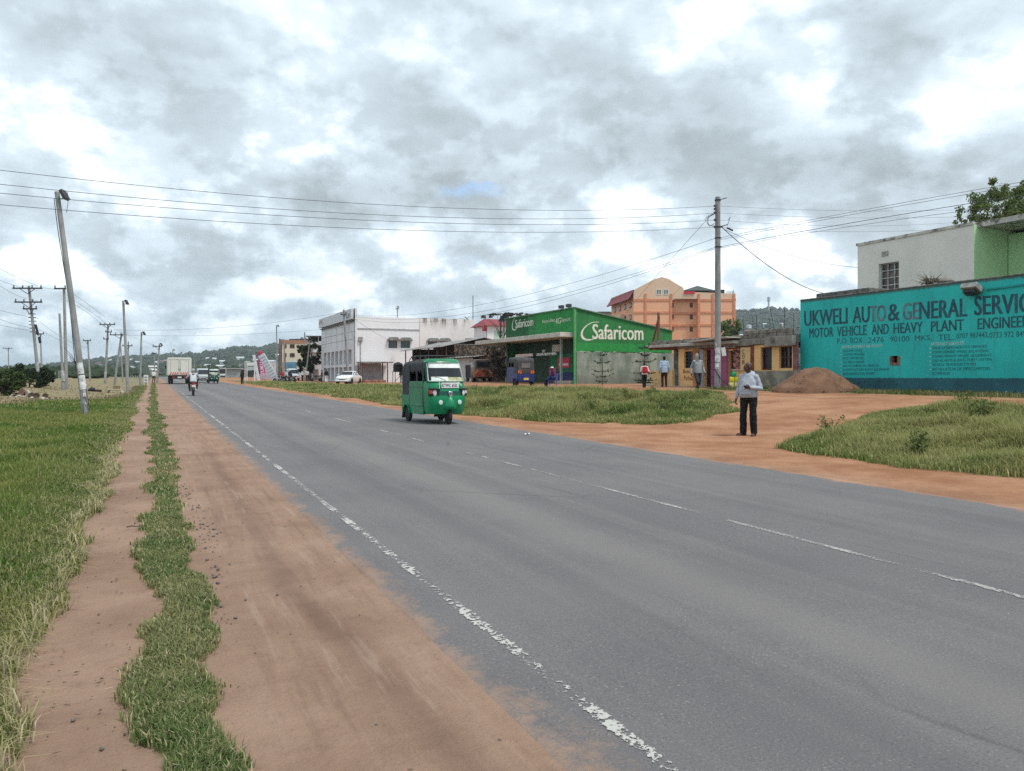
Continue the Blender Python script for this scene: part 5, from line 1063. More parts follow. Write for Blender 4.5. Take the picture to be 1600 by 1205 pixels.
for q in range(800):      # trees standing on the crest
    i = rh.integers(lo, hi); p = HA[nR - 1, i]; s = rh.uniform(2.5, 6); tuft(mb, p[0] + rh.uniform(-8, 8), p[1] + rh.uniform(-8, 8), p[2] - 2.5, s, s * rh.uniform(.9, 1.9), rh)
tag(mb.build('hill_woods', FARLEAF, smooth=False), kind='stuff')
# wooded flat land between road and hills
mb = MB()
for q in range(1900):
    u = rh.uniform(-260, 470) if q < 1500 else rh.uniform(900, 1500); d = rh.uniform(260, 640) if q < 1500 else rh.uniform(330, 640); x, y = at_depth(u, d)
    if -8 < x < 16: continue
    s = rh.uniform(2.0, 4.2); tuft(mb, x, y, .6, s, s * rh.uniform(.8, 1.5), rh, 6)
for q in range(420):
    u = rh.uniform(-120, 236); d = rh.uniform(130, 230); x, y = at_depth(u, d)
    if x > -9: continue
    s = rh.uniform(.8, 1.9); tuft(mb, x, y, gzf(x, y) - .1, s, s * rh.uniform(.7, 1.3), rh, 6)
tag(mb.build('scrub_woods', FARLEAF, smooth=False), kind='stuff')
HW = [M('far_wall_white', (.62, .62, .60), .9), M('far_wall_tan', (.45, .36, .28), .9), M('far_wall_grey', (.36, .38, .40), .9)]; HRF = [M('far_roof_tin', (.52, .55, .57), .6), M('far_roof_red', (.17, .09, .075), .8)]
k = 0
for q in range(46):
    if q < 34: u = rh.uniform(100, 445); f = rh.uniform(.05, .62)
    else: u = rh.uniform(1150, 1245); f = rh.uniform(.3, .7)
    i = int((u + 1400) / 5); j = int(f * (nR - 1)); p = HA[j, i]
    w_, d_, h_ = rh.uniform(4, 11), rh.uniform(5, 8), rh.uniform(2.6, 5)
    t = thing('hillside_house', (p[0], p[1], p[2] + 1.5), 'small pale house among the trees on the far hillside', 'house', 'houses on the far hillside', rotz=rh.uniform(-.9, .4))
    mb = MB(); mb.box(-w_ / 2, w_ / 2, -d_ / 2, d_ / 2, -3, h_); mb.build('wall', HW[q % 3], t, smooth=False)
    mb = MB(); mb.add([(-w_ / 2 - .5, -d_ / 2 - .5, h_), (w_ / 2 + .5, -d_ / 2 - .5, h_), (w_ / 2 + .5, d_ / 2 + .5, h_), (-w_ / 2 - .5, d_ / 2 + .5, h_), (-w_ / 2 - .5, 0, h_ + 1.6), (w_ / 2 + .5, 0, h_ + 1.6)], [(0, 1, 5, 4), (2, 3, 4, 5), (0, 4, 3), (1, 2, 5)]); mb.build('roof', HRF[0 if q % 8 else 1], t, smooth=False)
x, y = at_depth(1201, 1700); mb = MB()
zb_ = zat(486, 1700) - 6; zt_ = zat(464, 1700); mb.loft([[(x + sx_ * s, y + sy_ * s, z) for sx_, sy_ in ((-1, -1), (1, -1), (1, 1), (-1, 1))] for z, s in ((zb_, 1.6), (zt_, 1.1))])
for k in range(3): mb.box(x - 2.6, x + 2.6, y - 2.6, y + 2.6, zt_ - 10 + 3.5 * k, zt_ - 7.6 + 3.5 * k)
tag(mb.build('radio_mast', M('mast_grey', (.35, .37, .40))), 'thin radio mast on the crest of the dark wooded hill', 'mast')

# ------------------------------------------------------------------ trees
BARK = M('bark', (.085, .065, .05), .95, var=.35, scale=6, bump=.6)
def tree(name, loc, label, trunk_h, r0, clumps, leaf, lm, rng, dens=150, lean=(0, 0), group=None, limbs=True):
    """clumps: (x, y, z, radius, squash)"""
    t = thing(name, loc, label, 'tree', group); mb = MB()
    top = (lean[0], lean[1], trunk_h)
    mb.tube([(0, 0, -.3), (lean[0] * .3, lean[1] * .3, trunk_h * .4), top, (top[0] * 1.1, top[1] * 1.1, trunk_h * 1.35)], [r0, r0 * .8, r0 * .55, r0 * .2], 9)
    for c in clumps:
        k = rng.uniform(.45, 1.0); s = Vector((lean[0] * k, lean[1] * k, trunk_h * k)); e = Vector(c[:3])
        mb.tube([s, s.lerp(e, .5) + Vector(rng.normal(0, .08 * (e - s).length, 3)), e], [r0 * .38, r0 * .24, r0 * .07], 6)
    mb.build('trunk', BARK, t); lf = MB()
    for (x, y, z, r, sq) in clumps:
        n = int(3.2 * dens * r * r * (1.5 if lm is LEAFG else 1))
        for q in range(max(3, int(3 + r * 2))):
            dd = Vector(rng.normal(0, 1, 3)).normalized() * r * rng.uniform(.35, .95); leaves_into(lf, (x + dd.x, y + dd.y, z + dd.z * sq), max(6, n // (3 + int(r * 2))), r * rng.uniform(.3, .55), leaf, rng, (1, 1, sq), .1)
    lf.build('crown', lm, t, smooth=False); return t
rt = np.random.default_rng(23)
LEAFG = leaf_mat('tree_leaf', (.075, .125, .030), (.165, .205, .060)); LEAFD = leaf_mat('dark_leaf', (.016, .034, .014), (.040, .060, .024)); LEAFB = leaf_mat('brown_twigs', (.022, .018, .012), (.05, .045, .03))
# gum tree above the cream house
x, y = at_depth(1560, 52); zb_ = gzf(x, y); cl = []
for u, v, r in ((1512, 333, .75), (1530, 318, 1.0), (1548, 300, .9), (1545, 330, 1.2), (1568, 318, .9), (1580, 296, .85), (1590, 318, 1.2), (1600, 330, 1.2), (1564, 338, 1.1), (1500, 342, .5), (1604, 296, .8), (1620, 310, 1.3), (1585, 340, 1.2), (1535, 346, .9), (1630, 340, 1.2)):
    xx, yy = at_depth(u, 52 + rt.uniform(-1.5, 1.5)); cl.append((xx - x, yy - y, zat(v, 52) - zb_, r, 1.1))
tree('gum_tree', (x, y, zb_), 'tall leafy green gum tree showing over the roof of the cream house', 7.5, .3, cl, .10, LEAFG, rt, 170)
# dark broad tree by the cream building
D = 122; x, y = at_depth(484, D); zb_ = gzf(x, y); cl = []
for q in range(34):
    f = rt.random(); v = 532 + 52 * f; hw = 5 + 15 * math.sin(min(1, f * 1.15 + .12) * 2.2); u = 484 + rt.uniform(-1, 1) * hw; cl.append(((u - 484) / FPX * D * CA, (u - 484) / FPX * D * -SA + rt.uniform(-1.2, 1.2), zat(v, D) - zb_, rt.uniform(.5, .95), .9))
tree('broad_dark_tree', (x, y, zb_), 'dark dense tree in front of the cream building near the yellow sign', 3.2, .22, cl, .17, LEAFD, rt, 120)
# flat acacia over the green shop
D = 84; x, y = at_depth(782, D); zb_ = gzf(x, y)
cl = [((u - 782) / FPX * D * CA, (u - 782) / FPX * D * -SA + rt.uniform(-1, 1), zat(v, D) - zb_, r, .25) for u, v, r in ((764, 494, .9), (772, 492, 1.0), (783, 491.5, 1.1), (794, 492.5, 1.0), (806, 492, 1.0), (818, 490, .9), (757, 495.5, .6), (790, 495, .9))]
tree('acacia_tree', (x, y, zb_), 'flat-topped acacia whose thin dark crown shows over the green shop', 5.5, .16, cl, .10, LEAFB, rt, 70)
# dark bare tree under the canopy end
D = 62; x, y = at_depth(779, D); zb_ = gzf(x, y); cl = []
for q in range(22): u, v = rt.uniform(764, 791), rt.uniform(541, 584); cl.append(((u - 779) / FPX * D * CA, (u - 779) / FPX * D * -SA + rt.uniform(-.7, .7), zat(v, D) - zb_, rt.uniform(.35, .6), .9))
tree('thorn_tree', (x, y, zb_), 'dark twiggy thorn tree between the old van and the green shop', 1.7, .13, cl, .075, LEAFB, rt, 150, lean=(-.5, .3))
x, y = at_depth(1140, 150); tree('bushy_tree', (x, y, gzf(x, y)), 'green bushy treetop between the orange block and the shop parapet', 7, .2, [((q % 3 - 1) * 1.6, 0, 9.2 + (q // 3) * 1.0, 1.5, .9) for q in range(6)], .25, LEAFG, rt, 70)
# bushes on the left
for (u, v, d, sc, n, lb) in ((8, 612, 44, 1.0, 16, 'round green bush at the edge beside the pile of stones and wheels'), (46, 603, 62, 1.25, 16, 'dark low bush behind the pile of stones and wheels')):
    x, y = at_depth(u, d); zb_ = gzf(x, y); cl = [(rt.uniform(-1.2, 1.2) * sc, rt.uniform(-.6, .6), rt.uniform(.12, 1.2) * sc, rt.uniform(.38, .62) * sc, .85) for q in range(n + 8)]
    t = tree('bush', (x, y, zb_), lb, .5, .06, cl, .085, leaf_mat('bush_leaf', (.030, .060, .016), (.085, .115, .035)) if u < 20 else LEAFD, rt, 420)
    for c in kids(t):
        if c.name.startswith('trunk'): c.name = 'stem'
    t['category'] = 'bush'
# young tiered saplings against the grey block wall
def sapling(u, d, h, tiers, label):
    x, y, z = stand(u, d); t = thing('tiered_sapling', (x, y, z), label, 'young tree'); mb = MB(); lf = MB(); mb.tube([(0, 0, -.1), (.02, 0, h * .5), (0, .02, h)], [.03, .025, .01], 6)
    for (f, L, n) in tiers:
        for k in range(n):
            a = 2 * math.pi * (k + .3 * f * 10) / n; P = [(0, 0, h * f), (math.cos(a) * L * .5, math.sin(a) * L * .5, h * f - .02 * h), (math.cos(a) * L, math.sin(a) * L * rt.uniform(.7, 1.1), h * f + .07 * h * rt.uniform(-.3, 1.6))]
            mb.tube(P, [.014, .01, .005], 5)
            for q in range(9): s = rt.uniform(.25, 1.02); c = Vector(P[1]).lerp(Vector(P[2]), (s - .5) * 2) if s > .5 else Vector(P[0]).lerp(Vector(P[1]), s * 2); leaves_into(lf, c, 2, .05, .055, rt)
    mb.build('trunk', BARK, t); lf.build('crown', LEAFD, t, smooth=False)
sapling(941, 49, 2.0, ((.96, .32, 5), (.72, .62, 5), (.45, .8, 5), (.28, .75, 4), (.12, .4, 4)), 'thin dark tiered sapling standing alone before the grey block wall')
sapling(1007, 45.2, 2.35, ((.97, .38, 6), (.78, .3, 5), (.62, .75, 6), (.34, .8, 5), (.16, .7, 8), (.10, .5, 8)), 'taller dark tiered sapling behind the child with the red backpack')
# ------------------------------------------------------------------ haze in the air
mb = MB(); mb.box(-2600, 2900, -300, 2900, -8, 160); hz_o = mb.build('haze', bpy.data.materials.new('haze'), smooth=False); hm_ = hz_o.data.materials[0]; hm_.use_nodes = True; nt = NT(hm_); nt.n.clear()
pv = nt.new('ShaderNodeVolumePrincipled'); pv.inputs['Color'].default_value = (.80, .90, 1.0, 1); pv.inputs['Density'].default_value = .00017; pv.inputs['Anisotropy'].default_value = .2
ou = nt.new('ShaderNodeOutputMaterial'); nt.l.new(pv.outputs[0], ou.inputs['Volume']); tag(hz_o, kind='stuff')
# ------------------------------------------------------------------ poles, lamps and wires
POLEC = M('pole_concrete', (.27, .27, .265), .9, var=.18, scale=2, stain=(.16, .155, .145), sth=(.5, .7), sscale=1.5, stretch=(1, 1, .3)); POLEW = M('pole_timber', (.16, .125, .10), .9, var=.3, stretch=(1, 1, .2)); INS = M('insulator', (.09, .07, .065), .4)
PAPER = M('pasted_paper', (.62, .62, .62), .9, var=.25, scale=5, stain=(.25, .25, .26), sth=(.55, .62), sscale=9)
def P3(u, v, d): x, y = at_depth(u, d); return Vector((x, y, zat(v, d)))
def pole(label, ut, vt, ub, d, r0, r1, arms=(), lamp=None, mat=None, group=None, name='utility_pole', cat='utility pole', sc=.76):
    r0 *= sc; r1 *= sc
    bx, by, bz = stand(ub, d); t = thing(name, (bx, by, bz), label, cat, group); base = Vector((bx, by, bz)); top = P3(ut, vt, d) - base
    mb = MB(); n = 12; mb.tube([Vector((0, 0, -.4)) - top * .03, top * .33, top * .66, top], [r0, r0 * .67 + r1 * .33, r0 * .33 + r1 * .67, r1], n); mb.build('shaft', mat or POLEC, t)
    for (va, u0, u1) in arms:
        a = P3(u0, va, d) - base; e = P3(u1, va, d) - base; k = (a.z) / top.z; c = top * k; o_ = Vector((-SA, -CA, 0)) * (r0 + .05); mb = MB(); a, e = a + o_, e + o_; s = (e - a).length
        bar(mb, a, e, .11, .09, (-SA, -CA, 0)); arm = mb.build('crossarm', STEEL, t)
        if s > 1.0:
            mb = MB(); m0 = c + o_ - Vector((0, 0, .45)); bar(mb, m0, a.lerp(e, .22), .05, .02, (-SA, -CA, 0)); bar(mb, m0, a.lerp(e, .78), .05, .02, (-SA, -CA, 0)); q = mb.build('brace', STEEL, t); q.parent = arm
        for f in ((.04, .34, .66, .96) if s > 1.6 else (.06, .94)):
            p = a.lerp(e, f); mb = MB(); mb.lathe(p + Vector((0, 0, .03)), (0, 0, 1), [(0, .03), (.04, .06), (.07, .035), (.10, .065), (.14, .035), (.18, .055), (.24, .02)], 8); q = mb.build('insulator', INS, t); q.parent = arm
    if lamp:
        sd_ = Vector((CA, -SA, 0)) * lamp; fw = Vector((-SA, -CA, 0)); h = top + sd_ * (r1 + .22) + Vector((0, 0, -.12)) + fw * .05
        mb = MB(); R_ = Matrix((sd_.normalized(), fw, Vector((0, 0, 1)))).transposed() @ rotm('Y', 62 * lamp); mb.cbox(h, (.38, .30, .12), R_); hd = mb.build('floodlight', M('lamp_black', (.03, .032, .035), .5), t, bevel=.02)
        mb = MB(); mb.cbox(h + R_ @ Vector((0, 0, -.066)), (.31, .24, .012), R_); g = mb.build('lens', M('lamp_lens', (.42, .46, .48), .15), t); g.parent = hd
        mb = MB(); mb.tube([top - Vector((0, 0, .25)), top + sd_ * .18 - Vector((0, 0, .25)), h - Vector((0, 0, .1))], .022, 6); g = mb.build('arm', STEEL, t); g.parent = hd
    return t, base, top
# the leaning lamp post
t, base, top = pole('leaning grey concrete lamp post with torn posters pasted round its lower part', 89, 300, 136, 27.6, .155, .105, lamp=1, name='lamp_post', cat='lamp post')
def wrap(t, top, h0, h1, r, a0, a1, mat, name, off=.006, seed=1):
    mb = MB(); rows_ = []; u = top.normalized(); p, q = _ortho(u)
    for i in range(9):
        f = i / 8; h = h0 + (h1 - h0) * f; rr = r + off + .006 * math.sin(5 * f + seed)
        cut = .25 * (vnoise(f * 3, seed, .35, 7) - .5)
        rows_.append([u * h + (p * math.cos(a) + q * math.sin(a)) * rr for a in [a0 + cut + (a1 - a0 - cut * .6) * j / 8 for j in range(9)]])
    mb.sheet(rows_); return mb.build(name, mat, t, smooth=True)
_p, _q = _ortho(top.normalized()); aim = Vector((-base.x, -base.y, 0)).normalized(); a_c = math.atan2(aim.dot(_q), aim.dot(_p))
for k, (h0, h1, w) in enumerate(((1.55, 1.95, .9), (.98, 1.5, 1.1), (.72, .95, .45), (.45, .55, .3), (1.05, 1.2, .5))): wrap(t, top, h0, h1, .1145, a_c - w + .1 * k, a_c + w, PAPER, 'poster', seed=k)
mb = MB()
for k in range(3): a = a_c + (-.9, .2, 1.1)[k]; mb.tube([top.normalized() * h + (_p * math.cos(a + .3 * math.sin(h * 3 + k)) + _q * math.sin(a + .3 * math.sin(h * 3 + k))) * .130 for h in np.linspace(-.05, .5 + .3 * k, 10)], .009, 5)
mb.build('dry_vine', M('vine_brown', (.07, .055, .04), .95), t)
mb = MB(); e_ = Vector((-CA, SA, 0)); mb.tube([top * f + e_ * (.15 + .04 * math.sin(f * 9)) * (1 - .25 * f) for f in np.linspace(.2, .97, 16)], .013, 5); mb.build('cable', M('cable_black', (.02, .02, .022), .6), t)
mb = MB(); s_ = top + Vector((CA, -SA, 0)) * .38; mb.tube([s_, s_ + Vector((.02, 0, -.35)), s_ + Vector((-.03, 0, -.75))], .009, 5); mb.build('loose_wire', M('cable_black', (.02, .02, .022)), t)
mb = MB(); b_ = top.normalized() * 1.9 - e_ * -.12
for k, L in enumerate((.42, .3, .25)): mb.tube([b_, b_ + e_ * .2 + Vector((0, 0, .15 + .1 * k)), b_ + e_ * (.25 + .1 * k) + Vector((0, 0, .3 + .14 * k))], [.012, .009, .004], 5)
mb.build('dry_twig', M('vine_brown', (.07, .055, .04)), t)
LP = [
 ('tilted utility pole with two long crossarms, tallest of the poles on the waste ground', 45, 447, 62, 62, .17, .12, ((451, 22, 68), (472.5, 25, 68), (483, 38, 60))),
 ('upright utility pole with one short offset crossarm next to the leaning lamp post', 100, 450, 104, 60, .17, .12, ((451.5, 87, 105),)),
 ('short bare concrete pole standing right against the taller offset-arm pole', 93, 490, 99, 58, .13, .10, ()),
 ('thin far pole with a short crossarm just beyond the tallest tilted pole', 63, 521, 66, 95, .14, .10, ((522, 57, 70),)),
 ('lone distant pole with a crossarm and a round fitting above the bush', 13, 543, 13.5, 190, .16, .13, ((544.5, 5, 20),)),
 ('slim straight pole with a small crossarm close beside the leaning lamp post', 137, 531, 141, 108, .16, .12, ((532.5, 131, 143),)),
 ('pole leaning a little with a wide top crossarm and a whitewashed foot', 169, 507, 164, 92, .18, .13, ((507.5, 157, 181), (519, 166, 176), (530, 163, 171))),
 ('pole leaning strongly back, with a crossarm at its tip, beside the whitewashed one', 190, 521, 178.5, 88, .18, .12, ((523.5, 173, 199),)),
 ('thin pole with a low crossarm just behind the tall straight lamp post', 200.5, 534, 200, 104, .14, .11, ((540.5, 192, 208),)),
 ('plain thin pole without arms between the leaning pole and the tall lamp post', 188.5, 541, 192, 112, .14, .11, ()),
 ('small far pole with a short crossarm at the end of the footpath', 241, 551, 242, 130, .13, .10, ((552.5, 238, 245),)),
]
PL = {}
for i, (lb, ut, vt, ub, d, r0, r1, arms) in enumerate(LP): PL[i] = pole(lb, ut, vt, ub, d, r0, r1, arms)
for i, w in ((6, .9), (0, .8), (2, .6)):
    t, base, top = PL[i]; mb = MB(); f = .06 if i == 6 else .12; mb.tube([top * f, top * (f + .14)], .143 if i == 6 else .135, 12, False); mb.build('whitewash', M('whitewash', (.40, .41, .41), .9, var=.25, scale=4, stain=(.27, .27, .265), sth=(.45, .6), sscale=6), t)
t, base, top = PL[0]; mb = MB(); mb.tube([top * .62 + Vector((.2, -.1, 0)), top * .52 + Vector((.3, -.1, 0))], .09, 8); mb.tube([top * .5 + Vector((.35, -.1, 0)), top * .44 + Vector((.38, -.1, 0))], .10, 8); mb.build('cable_joint', M('cable_black', (.02, .02, .022)), t)
mb = MB()
for k in range(6): h = .55 + .035 * k; bar(mb, top * h + Vector((-CA, SA, 0)) * .3, top * h + Vector((CA, -SA, 0)) * .3, .06, .05, (SA, CA, 0))
mb.build('spool_rack', STEEL, t)
pole('tall straight lamp post with a floodlight, nearest one along the footpath', 192.5, 470, 200, 58, .15, .10, lamp=1, name='lamp_post', cat='lamp post')
pole('slim lamp post with a double head beside the footpath, next to the small sign', 221, 519, 219, 76, .13, .09, lamp=1, name='lamp_post', cat='lamp post')
pole('lamp post with a crossarm below its head, near the white-shirted walker', 249, 537, 245.5, 100, .15, .10, ((541.5, 239.5, 254),), lamp=1, name='lamp_post', cat='lamp post')
for k, (u, v, lb) in enumerate(((270, 546, 'far lamp post showing above the truck, tallest of three'), (282, 550.5, 'far dark lamp post above the middle of the truck roof'), (293, 552.5, 'far lamp post just beside the top corner of the truck'))): pole(lb, u, v, u, 170 + 12 * k, .17, .12, lamp=1, name='lamp_post', cat='lamp post')
pole('grey lamp post with a floodlight rising beside the cream building', 432, 508, 433.5, 122, .16, .11, lamp=1, name='lamp_post', cat='lamp post')
for u0, v0, u1, lb in ((437, 529, 438.5, 'dark timber pole, first of the pair by the cream building'), (444.5, 531, 444, 'pale thin pole, second of the pair by the cream building'), (443.5, 537, 448, 'slanting brown pole crossing in front of the cream building'), (476, 519, 475, 'pole whose top stands out of the dark tree crown')):
    pole(lb, u0, v0, u1, 132, .19 if v0 != 537 else .13, .13, mat=POLEW if u0 in (437, 443.5) else POLEC)
pole('pale slanting lamp post in front of the dark tree', 484, 532, 477, 118, .15, .12, lamp=1, name='lamp_post', cat='lamp post')
for k, (u, vt) in enumerate(((303.5, 563), (313.8, 569), (322.5, 570), (329, 570.5))): pole('thin far pale pole in a line beyond the traffic on the road', u, vt, u + .6, 260, .2, .16, group='line of far pale poles')
WB = pole('leaning grey pole carrying wires in front of the white columned building', 537, 484, 545, 85, .20, .14, ((492, 533, 541),))
BP = pole('tall grey concrete utility pole standing before the small shops, white notices on its foot', 1121.5, 308, 1121.5, 38, .165, .125, sc=1)
t, base, top = BP; aim = Vector((-base.x, -base.y, 0)).normalized(); a_c = math.atan2(aim.dot(_ortho(top)[1]), aim.dot(_ortho(top)[0]))
for k, (h0, h1, w) in enumerate(((1.75, 2.05, .7), (1.35, 1.72, 1.0), (1.0, 1.3, .8), (2.1, 2.3, .4))): wrap(t, top, h0, h1, .162, a_c - w - .1 * k, a_c + w - .2 * k, PAPER, 'poster', seed=k + 5)
mb = MB(); rt_ = Vector((CA, -SA, 0)); mb.cbox(rt_ * .27 + Vector((0, 0, 1.85)) - Vector((SA, CA, 0)) * .08, (.2, .04, .42), RZ(-ANG - .3) @ rotm('Y', -8)); mb.build('loose_notice', WHITEP, t)
mb = MB(); mb.tube([rt_ * -.17 + Vector((0, 0, 1.9)), rt_ * -.2 + Vector((0, 0, 1.0)) - Vector((SA, CA, 0)) * .1, rt_ * .15 + Vector((0, 0, .45)) - Vector((SA, CA, 0)) * .2, rt_ * .75 + Vector((0, 0, .02)) - Vector((SA, CA, 0)) * .2], .022, 6); mb.build('cable', M('cable_black', (.02, .02, .022)), t)
for v in (322, 327, 333, 344, 355): z = zat(v, 38) - base.z; mb = MB(); mb.lathe(rt_ * -.15 - Vector((SA, CA, 0)) * .05 + Vector((0, 0, z - .06)), (0, 0, 1), [(0, .03), (.03, .075), (.06, .05), (.09, .075), (.12, .03)], 8); mb.build('insulator', INS, t)
for v, L in ((313, .45), (355, .5), (372, .2), (386, .2)): z = zat(v, 38) - base.z; mb = MB(); mb.tube([Vector((0, 0, z - .03)), Vector((0, 0, z + .03))], .155, 12); mb.tube([Vector((0, 0, z)), rt_ * L + Vector((0, 0, z + .12 * (L > .3)))], .022, 5); mb.build('bracket', STEEL, t)
z0 = zat(344, 38) - base.z
mb = MB()
for k in range(3): mb.tube([rt_ * -.16 + Vector((0, 0, z0 + .3)), rt_ * (-.45 - .1 * k) + Vector((0, 0, z0 + .25 - .1 * k)), rt_ * (-.5 + .05 * k) + Vector((0, 0, z0 - .2 - .06 * k)), rt_ * -.16 + Vector((0, 0, z0 - .35 + .1 * k))], .012, 5)
mb.tube([rt_ * .16 + Vector((0, 0, z0 - .35)), rt_ * .5 + Vector((0, 0, z0 - .2)), rt_ * .62 + Vector((0, 0, z0 + .15)), rt_ * .5 + Vector((0, 0, z0))], .014, 5); mb.build('wire_loop', M('cable_black', (.02, .02, .022)), t)
mb = MB(); mb.tube([rt_ * .45 + Vector((0, 0, z0 - .38)), rt_ * .75 + Vector((0, 0, z0 - .52))], .045, 6); mb.build('cable_clamp', M('cable_black', (.02, .02, .022)), t)

# ---------------- wires: plan line between two posts, height from where the sag is seen
WIRE = M('wire_dark', (.075, .08, .09), .6)
def wire(label, A_, B_, pts, r=.011, group=None, ext=(0.0, 1.0), dp=2):
    A_, B_ = Vector((A_[0], A_[1])), Vector((B_[0], B_[1])); ts, zs2 = [], []
    for (u, v) in pts:
        k = ray(u); rx_, ry_ = SA + k * CA, CA - k * SA; e = B_ - A_
        den = e.x * ry_ - e.y * rx_; tt = (A_.y * rx_ - A_.x * ry_) / den; p = A_ + e * tt; d = (p.x * rx_ + p.y * ry_) / (rx_ * rx_ + ry_ * ry_); ts.append(tt); zs2.append(zat(v, d))
    c = np.polyfit(ts, zs2, min(dp, len(pts) - 1)); mb = MB(); P = []
    for s in np.linspace(ext[0], ext[1], 28): p = A_ + (B_ - A_) * s; P.append((p.x, p.y, float(np.polyval(c, s))))
    mb.tube(P, r * .72, 5); o = mb.build('power_line', WIRE); return tag(o, label, 'power line', group)
BPp = at_depth(1121.5, 38); LFp = (-9.2, 26.2); WBp = at_depth(537, 85); RTp = (27.0, 15.0)
for k, (a, b_, c, lb) in enumerate(((266, 328, 322, 'topmost of the four long wires crossing the sky over the road'), (288, 342, 333, 'second from the top of the four long wires crossing the sky'), (302, 351, 344, 'third from the top of the four long wires crossing the sky'), (320, 363, 355, 'lowest of the four long wires crossing the sky over the road'))):
    wire(lb, LFp, BPp, ((0, a), (800, b_), (1118, c)), .0125, 'long wires over the road')
    wire(['topmost', 'second', 'third', 'lowest'][k] + ' of the four thin wires going from the tall pole to the cream house', BPp, at_depth(1560, 46), ((1124, c), (1300, (329, 340, 353, 362)[k]), (1500, (328, 339, 347, 357)[k])), .009, 'thin wires beyond the tall pole')
for k, (p, lb) in enumerate((((( 541, 492), (800, 466), (1119, 372)), 'upper cable sweeping from the tall pole down to the white building pole'), (((541, 493), (800, 478), (1119, 386)), 'middle cable sweeping from the tall pole down to the white building pole'), (((541, 496), (800, 484), (1119, 388)), 'lower cable sweeping from the tall pole down to the white building pole'))): wire(lb, WBp, BPp, p, .014, 'cables along the shops')
for k, (p, lb) in enumerate(((((1124, 372), (1350, 328), (1600, 284)), 'uppermost of the cables climbing from the tall pole over the painted wall'), (((1124, 375), (1350, 332), (1600, 289)), 'second of the cables climbing from the tall pole over the painted wall'), (((1124, 386), (1350, 345), (1600, 305)), 'third, thicker cable climbing from the tall pole over the painted wall'), (((1124, 388), (1350, 351), (1600, 318)), 'lowest of the cables climbing from the tall pole over the painted wall'))): wire(lb, BPp, RTp, p, .016 if k == 2 else .011, 'cables along the shops')
wire('thick black service cable sagging from the tall pole to the cream house', BPp, on_x(1340, 461, 36.2)[:2], ((1130, 357), (1180, 400), (1240, 440), (1338, 461)), .026, dp=3)
wire('thin service cable from the tall pole to the corner of the cream house', BPp, on_x(1340, 418, 36.2)[:2], ((1130, 357), (1200, 388), (1270, 407), (1338, 418)), .014)
wire('steep wire dropping from the tall pole to the roof of the green shop', BPp, on_y(978, 500, 50)[:2], ((1117, 330), (1050, 404), (978, 489)), .013)
wire('faint slack wire from the tall pole to the small shops roof', BPp, at_depth(1045, 46), ((1117, 410), (1085, 430), (1048, 466)), .008)
wire('wire from the leaning pole to the blank white side wall', WBp, on_y(612, 536, 98.9)[:2], ((541, 489), (575, 513), (612, 534)), .02)
wire('wire slanting from the leaning pole to the white building corner', WBp, on_y(556, 536, 98.6)[:2], ((541, 494), (549, 518), (556, 535)), .018)
LG = PL[6][1]; LA = PL[0][1]; LB_ = PL[1][1]; LD = PL[3][1]; LH = PL[7][1]
wire('upper faint wire crossing the far road towards the leaning pole', LH, WBp, ((200, 516), (370, 510), (534, 488)), .016, 'faint wires over the far road'); wire('lower faint wire crossing the far road towards the leaning pole', LH, WBp, ((200, 524), (370, 523), (534, 512)), .014, 'faint wires over the far road')
OFF = (-16.5, 24.0)
for k, (p, lb) in enumerate(((((0, 420), (35, 437), (68, 450)), 'top'), (((0, 438), (22, 446), (45, 452)), 'second'), (((0, 447), (30, 463), (66, 471)), 'third'), (((0, 485), (25, 491), (55, 497)), 'fourth'), (((0, 499), (25, 507), (56, 513)), 'fifth'), (((0, 508), (25, 513), (56, 518)), 'lowest'))): wire(lb + ' wire coming in to the tallest tilted pole from the edge of the picture', (LA.x - .1, LA.y), OFF, p, .014, 'wires to the tallest tilted pole', ext=(0, .8))
wire('short wire between the tallest tilted pole and the offset-arm pole', LA, LB_, ((68, 450), (80, 451.5), (100, 452)), .014)
for k, (p, lb) in enumerate(((((105, 453), (140, 477), (176, 506)), 'top'), (((105, 462), (140, 486), (168, 507)), 'middle'), (((105, 470), (140, 491), (160, 508)), 'lower'))): wire(lb + ' wire falling from the offset-arm pole to the whitewashed pole', LB_, LG, p, .016, 'wires to the whitewashed pole')
for k, (p, lb) in enumerate(((((58, 500), (90, 523), (118, 538)), 'upper'), (((60, 515), (95, 533), (135, 556)), 'lower'))): wire(lb + ' slack wire falling from the tallest tilted pole behind the lamp post', LA, PL[5][1], p, .013, 'slack wires behind the lamp post')
wire('wire from the whitewashed pole to the lamp post by the footpath', LG, at_depth(245, 100), ((170, 508), (210, 528), (246, 541)), .013)
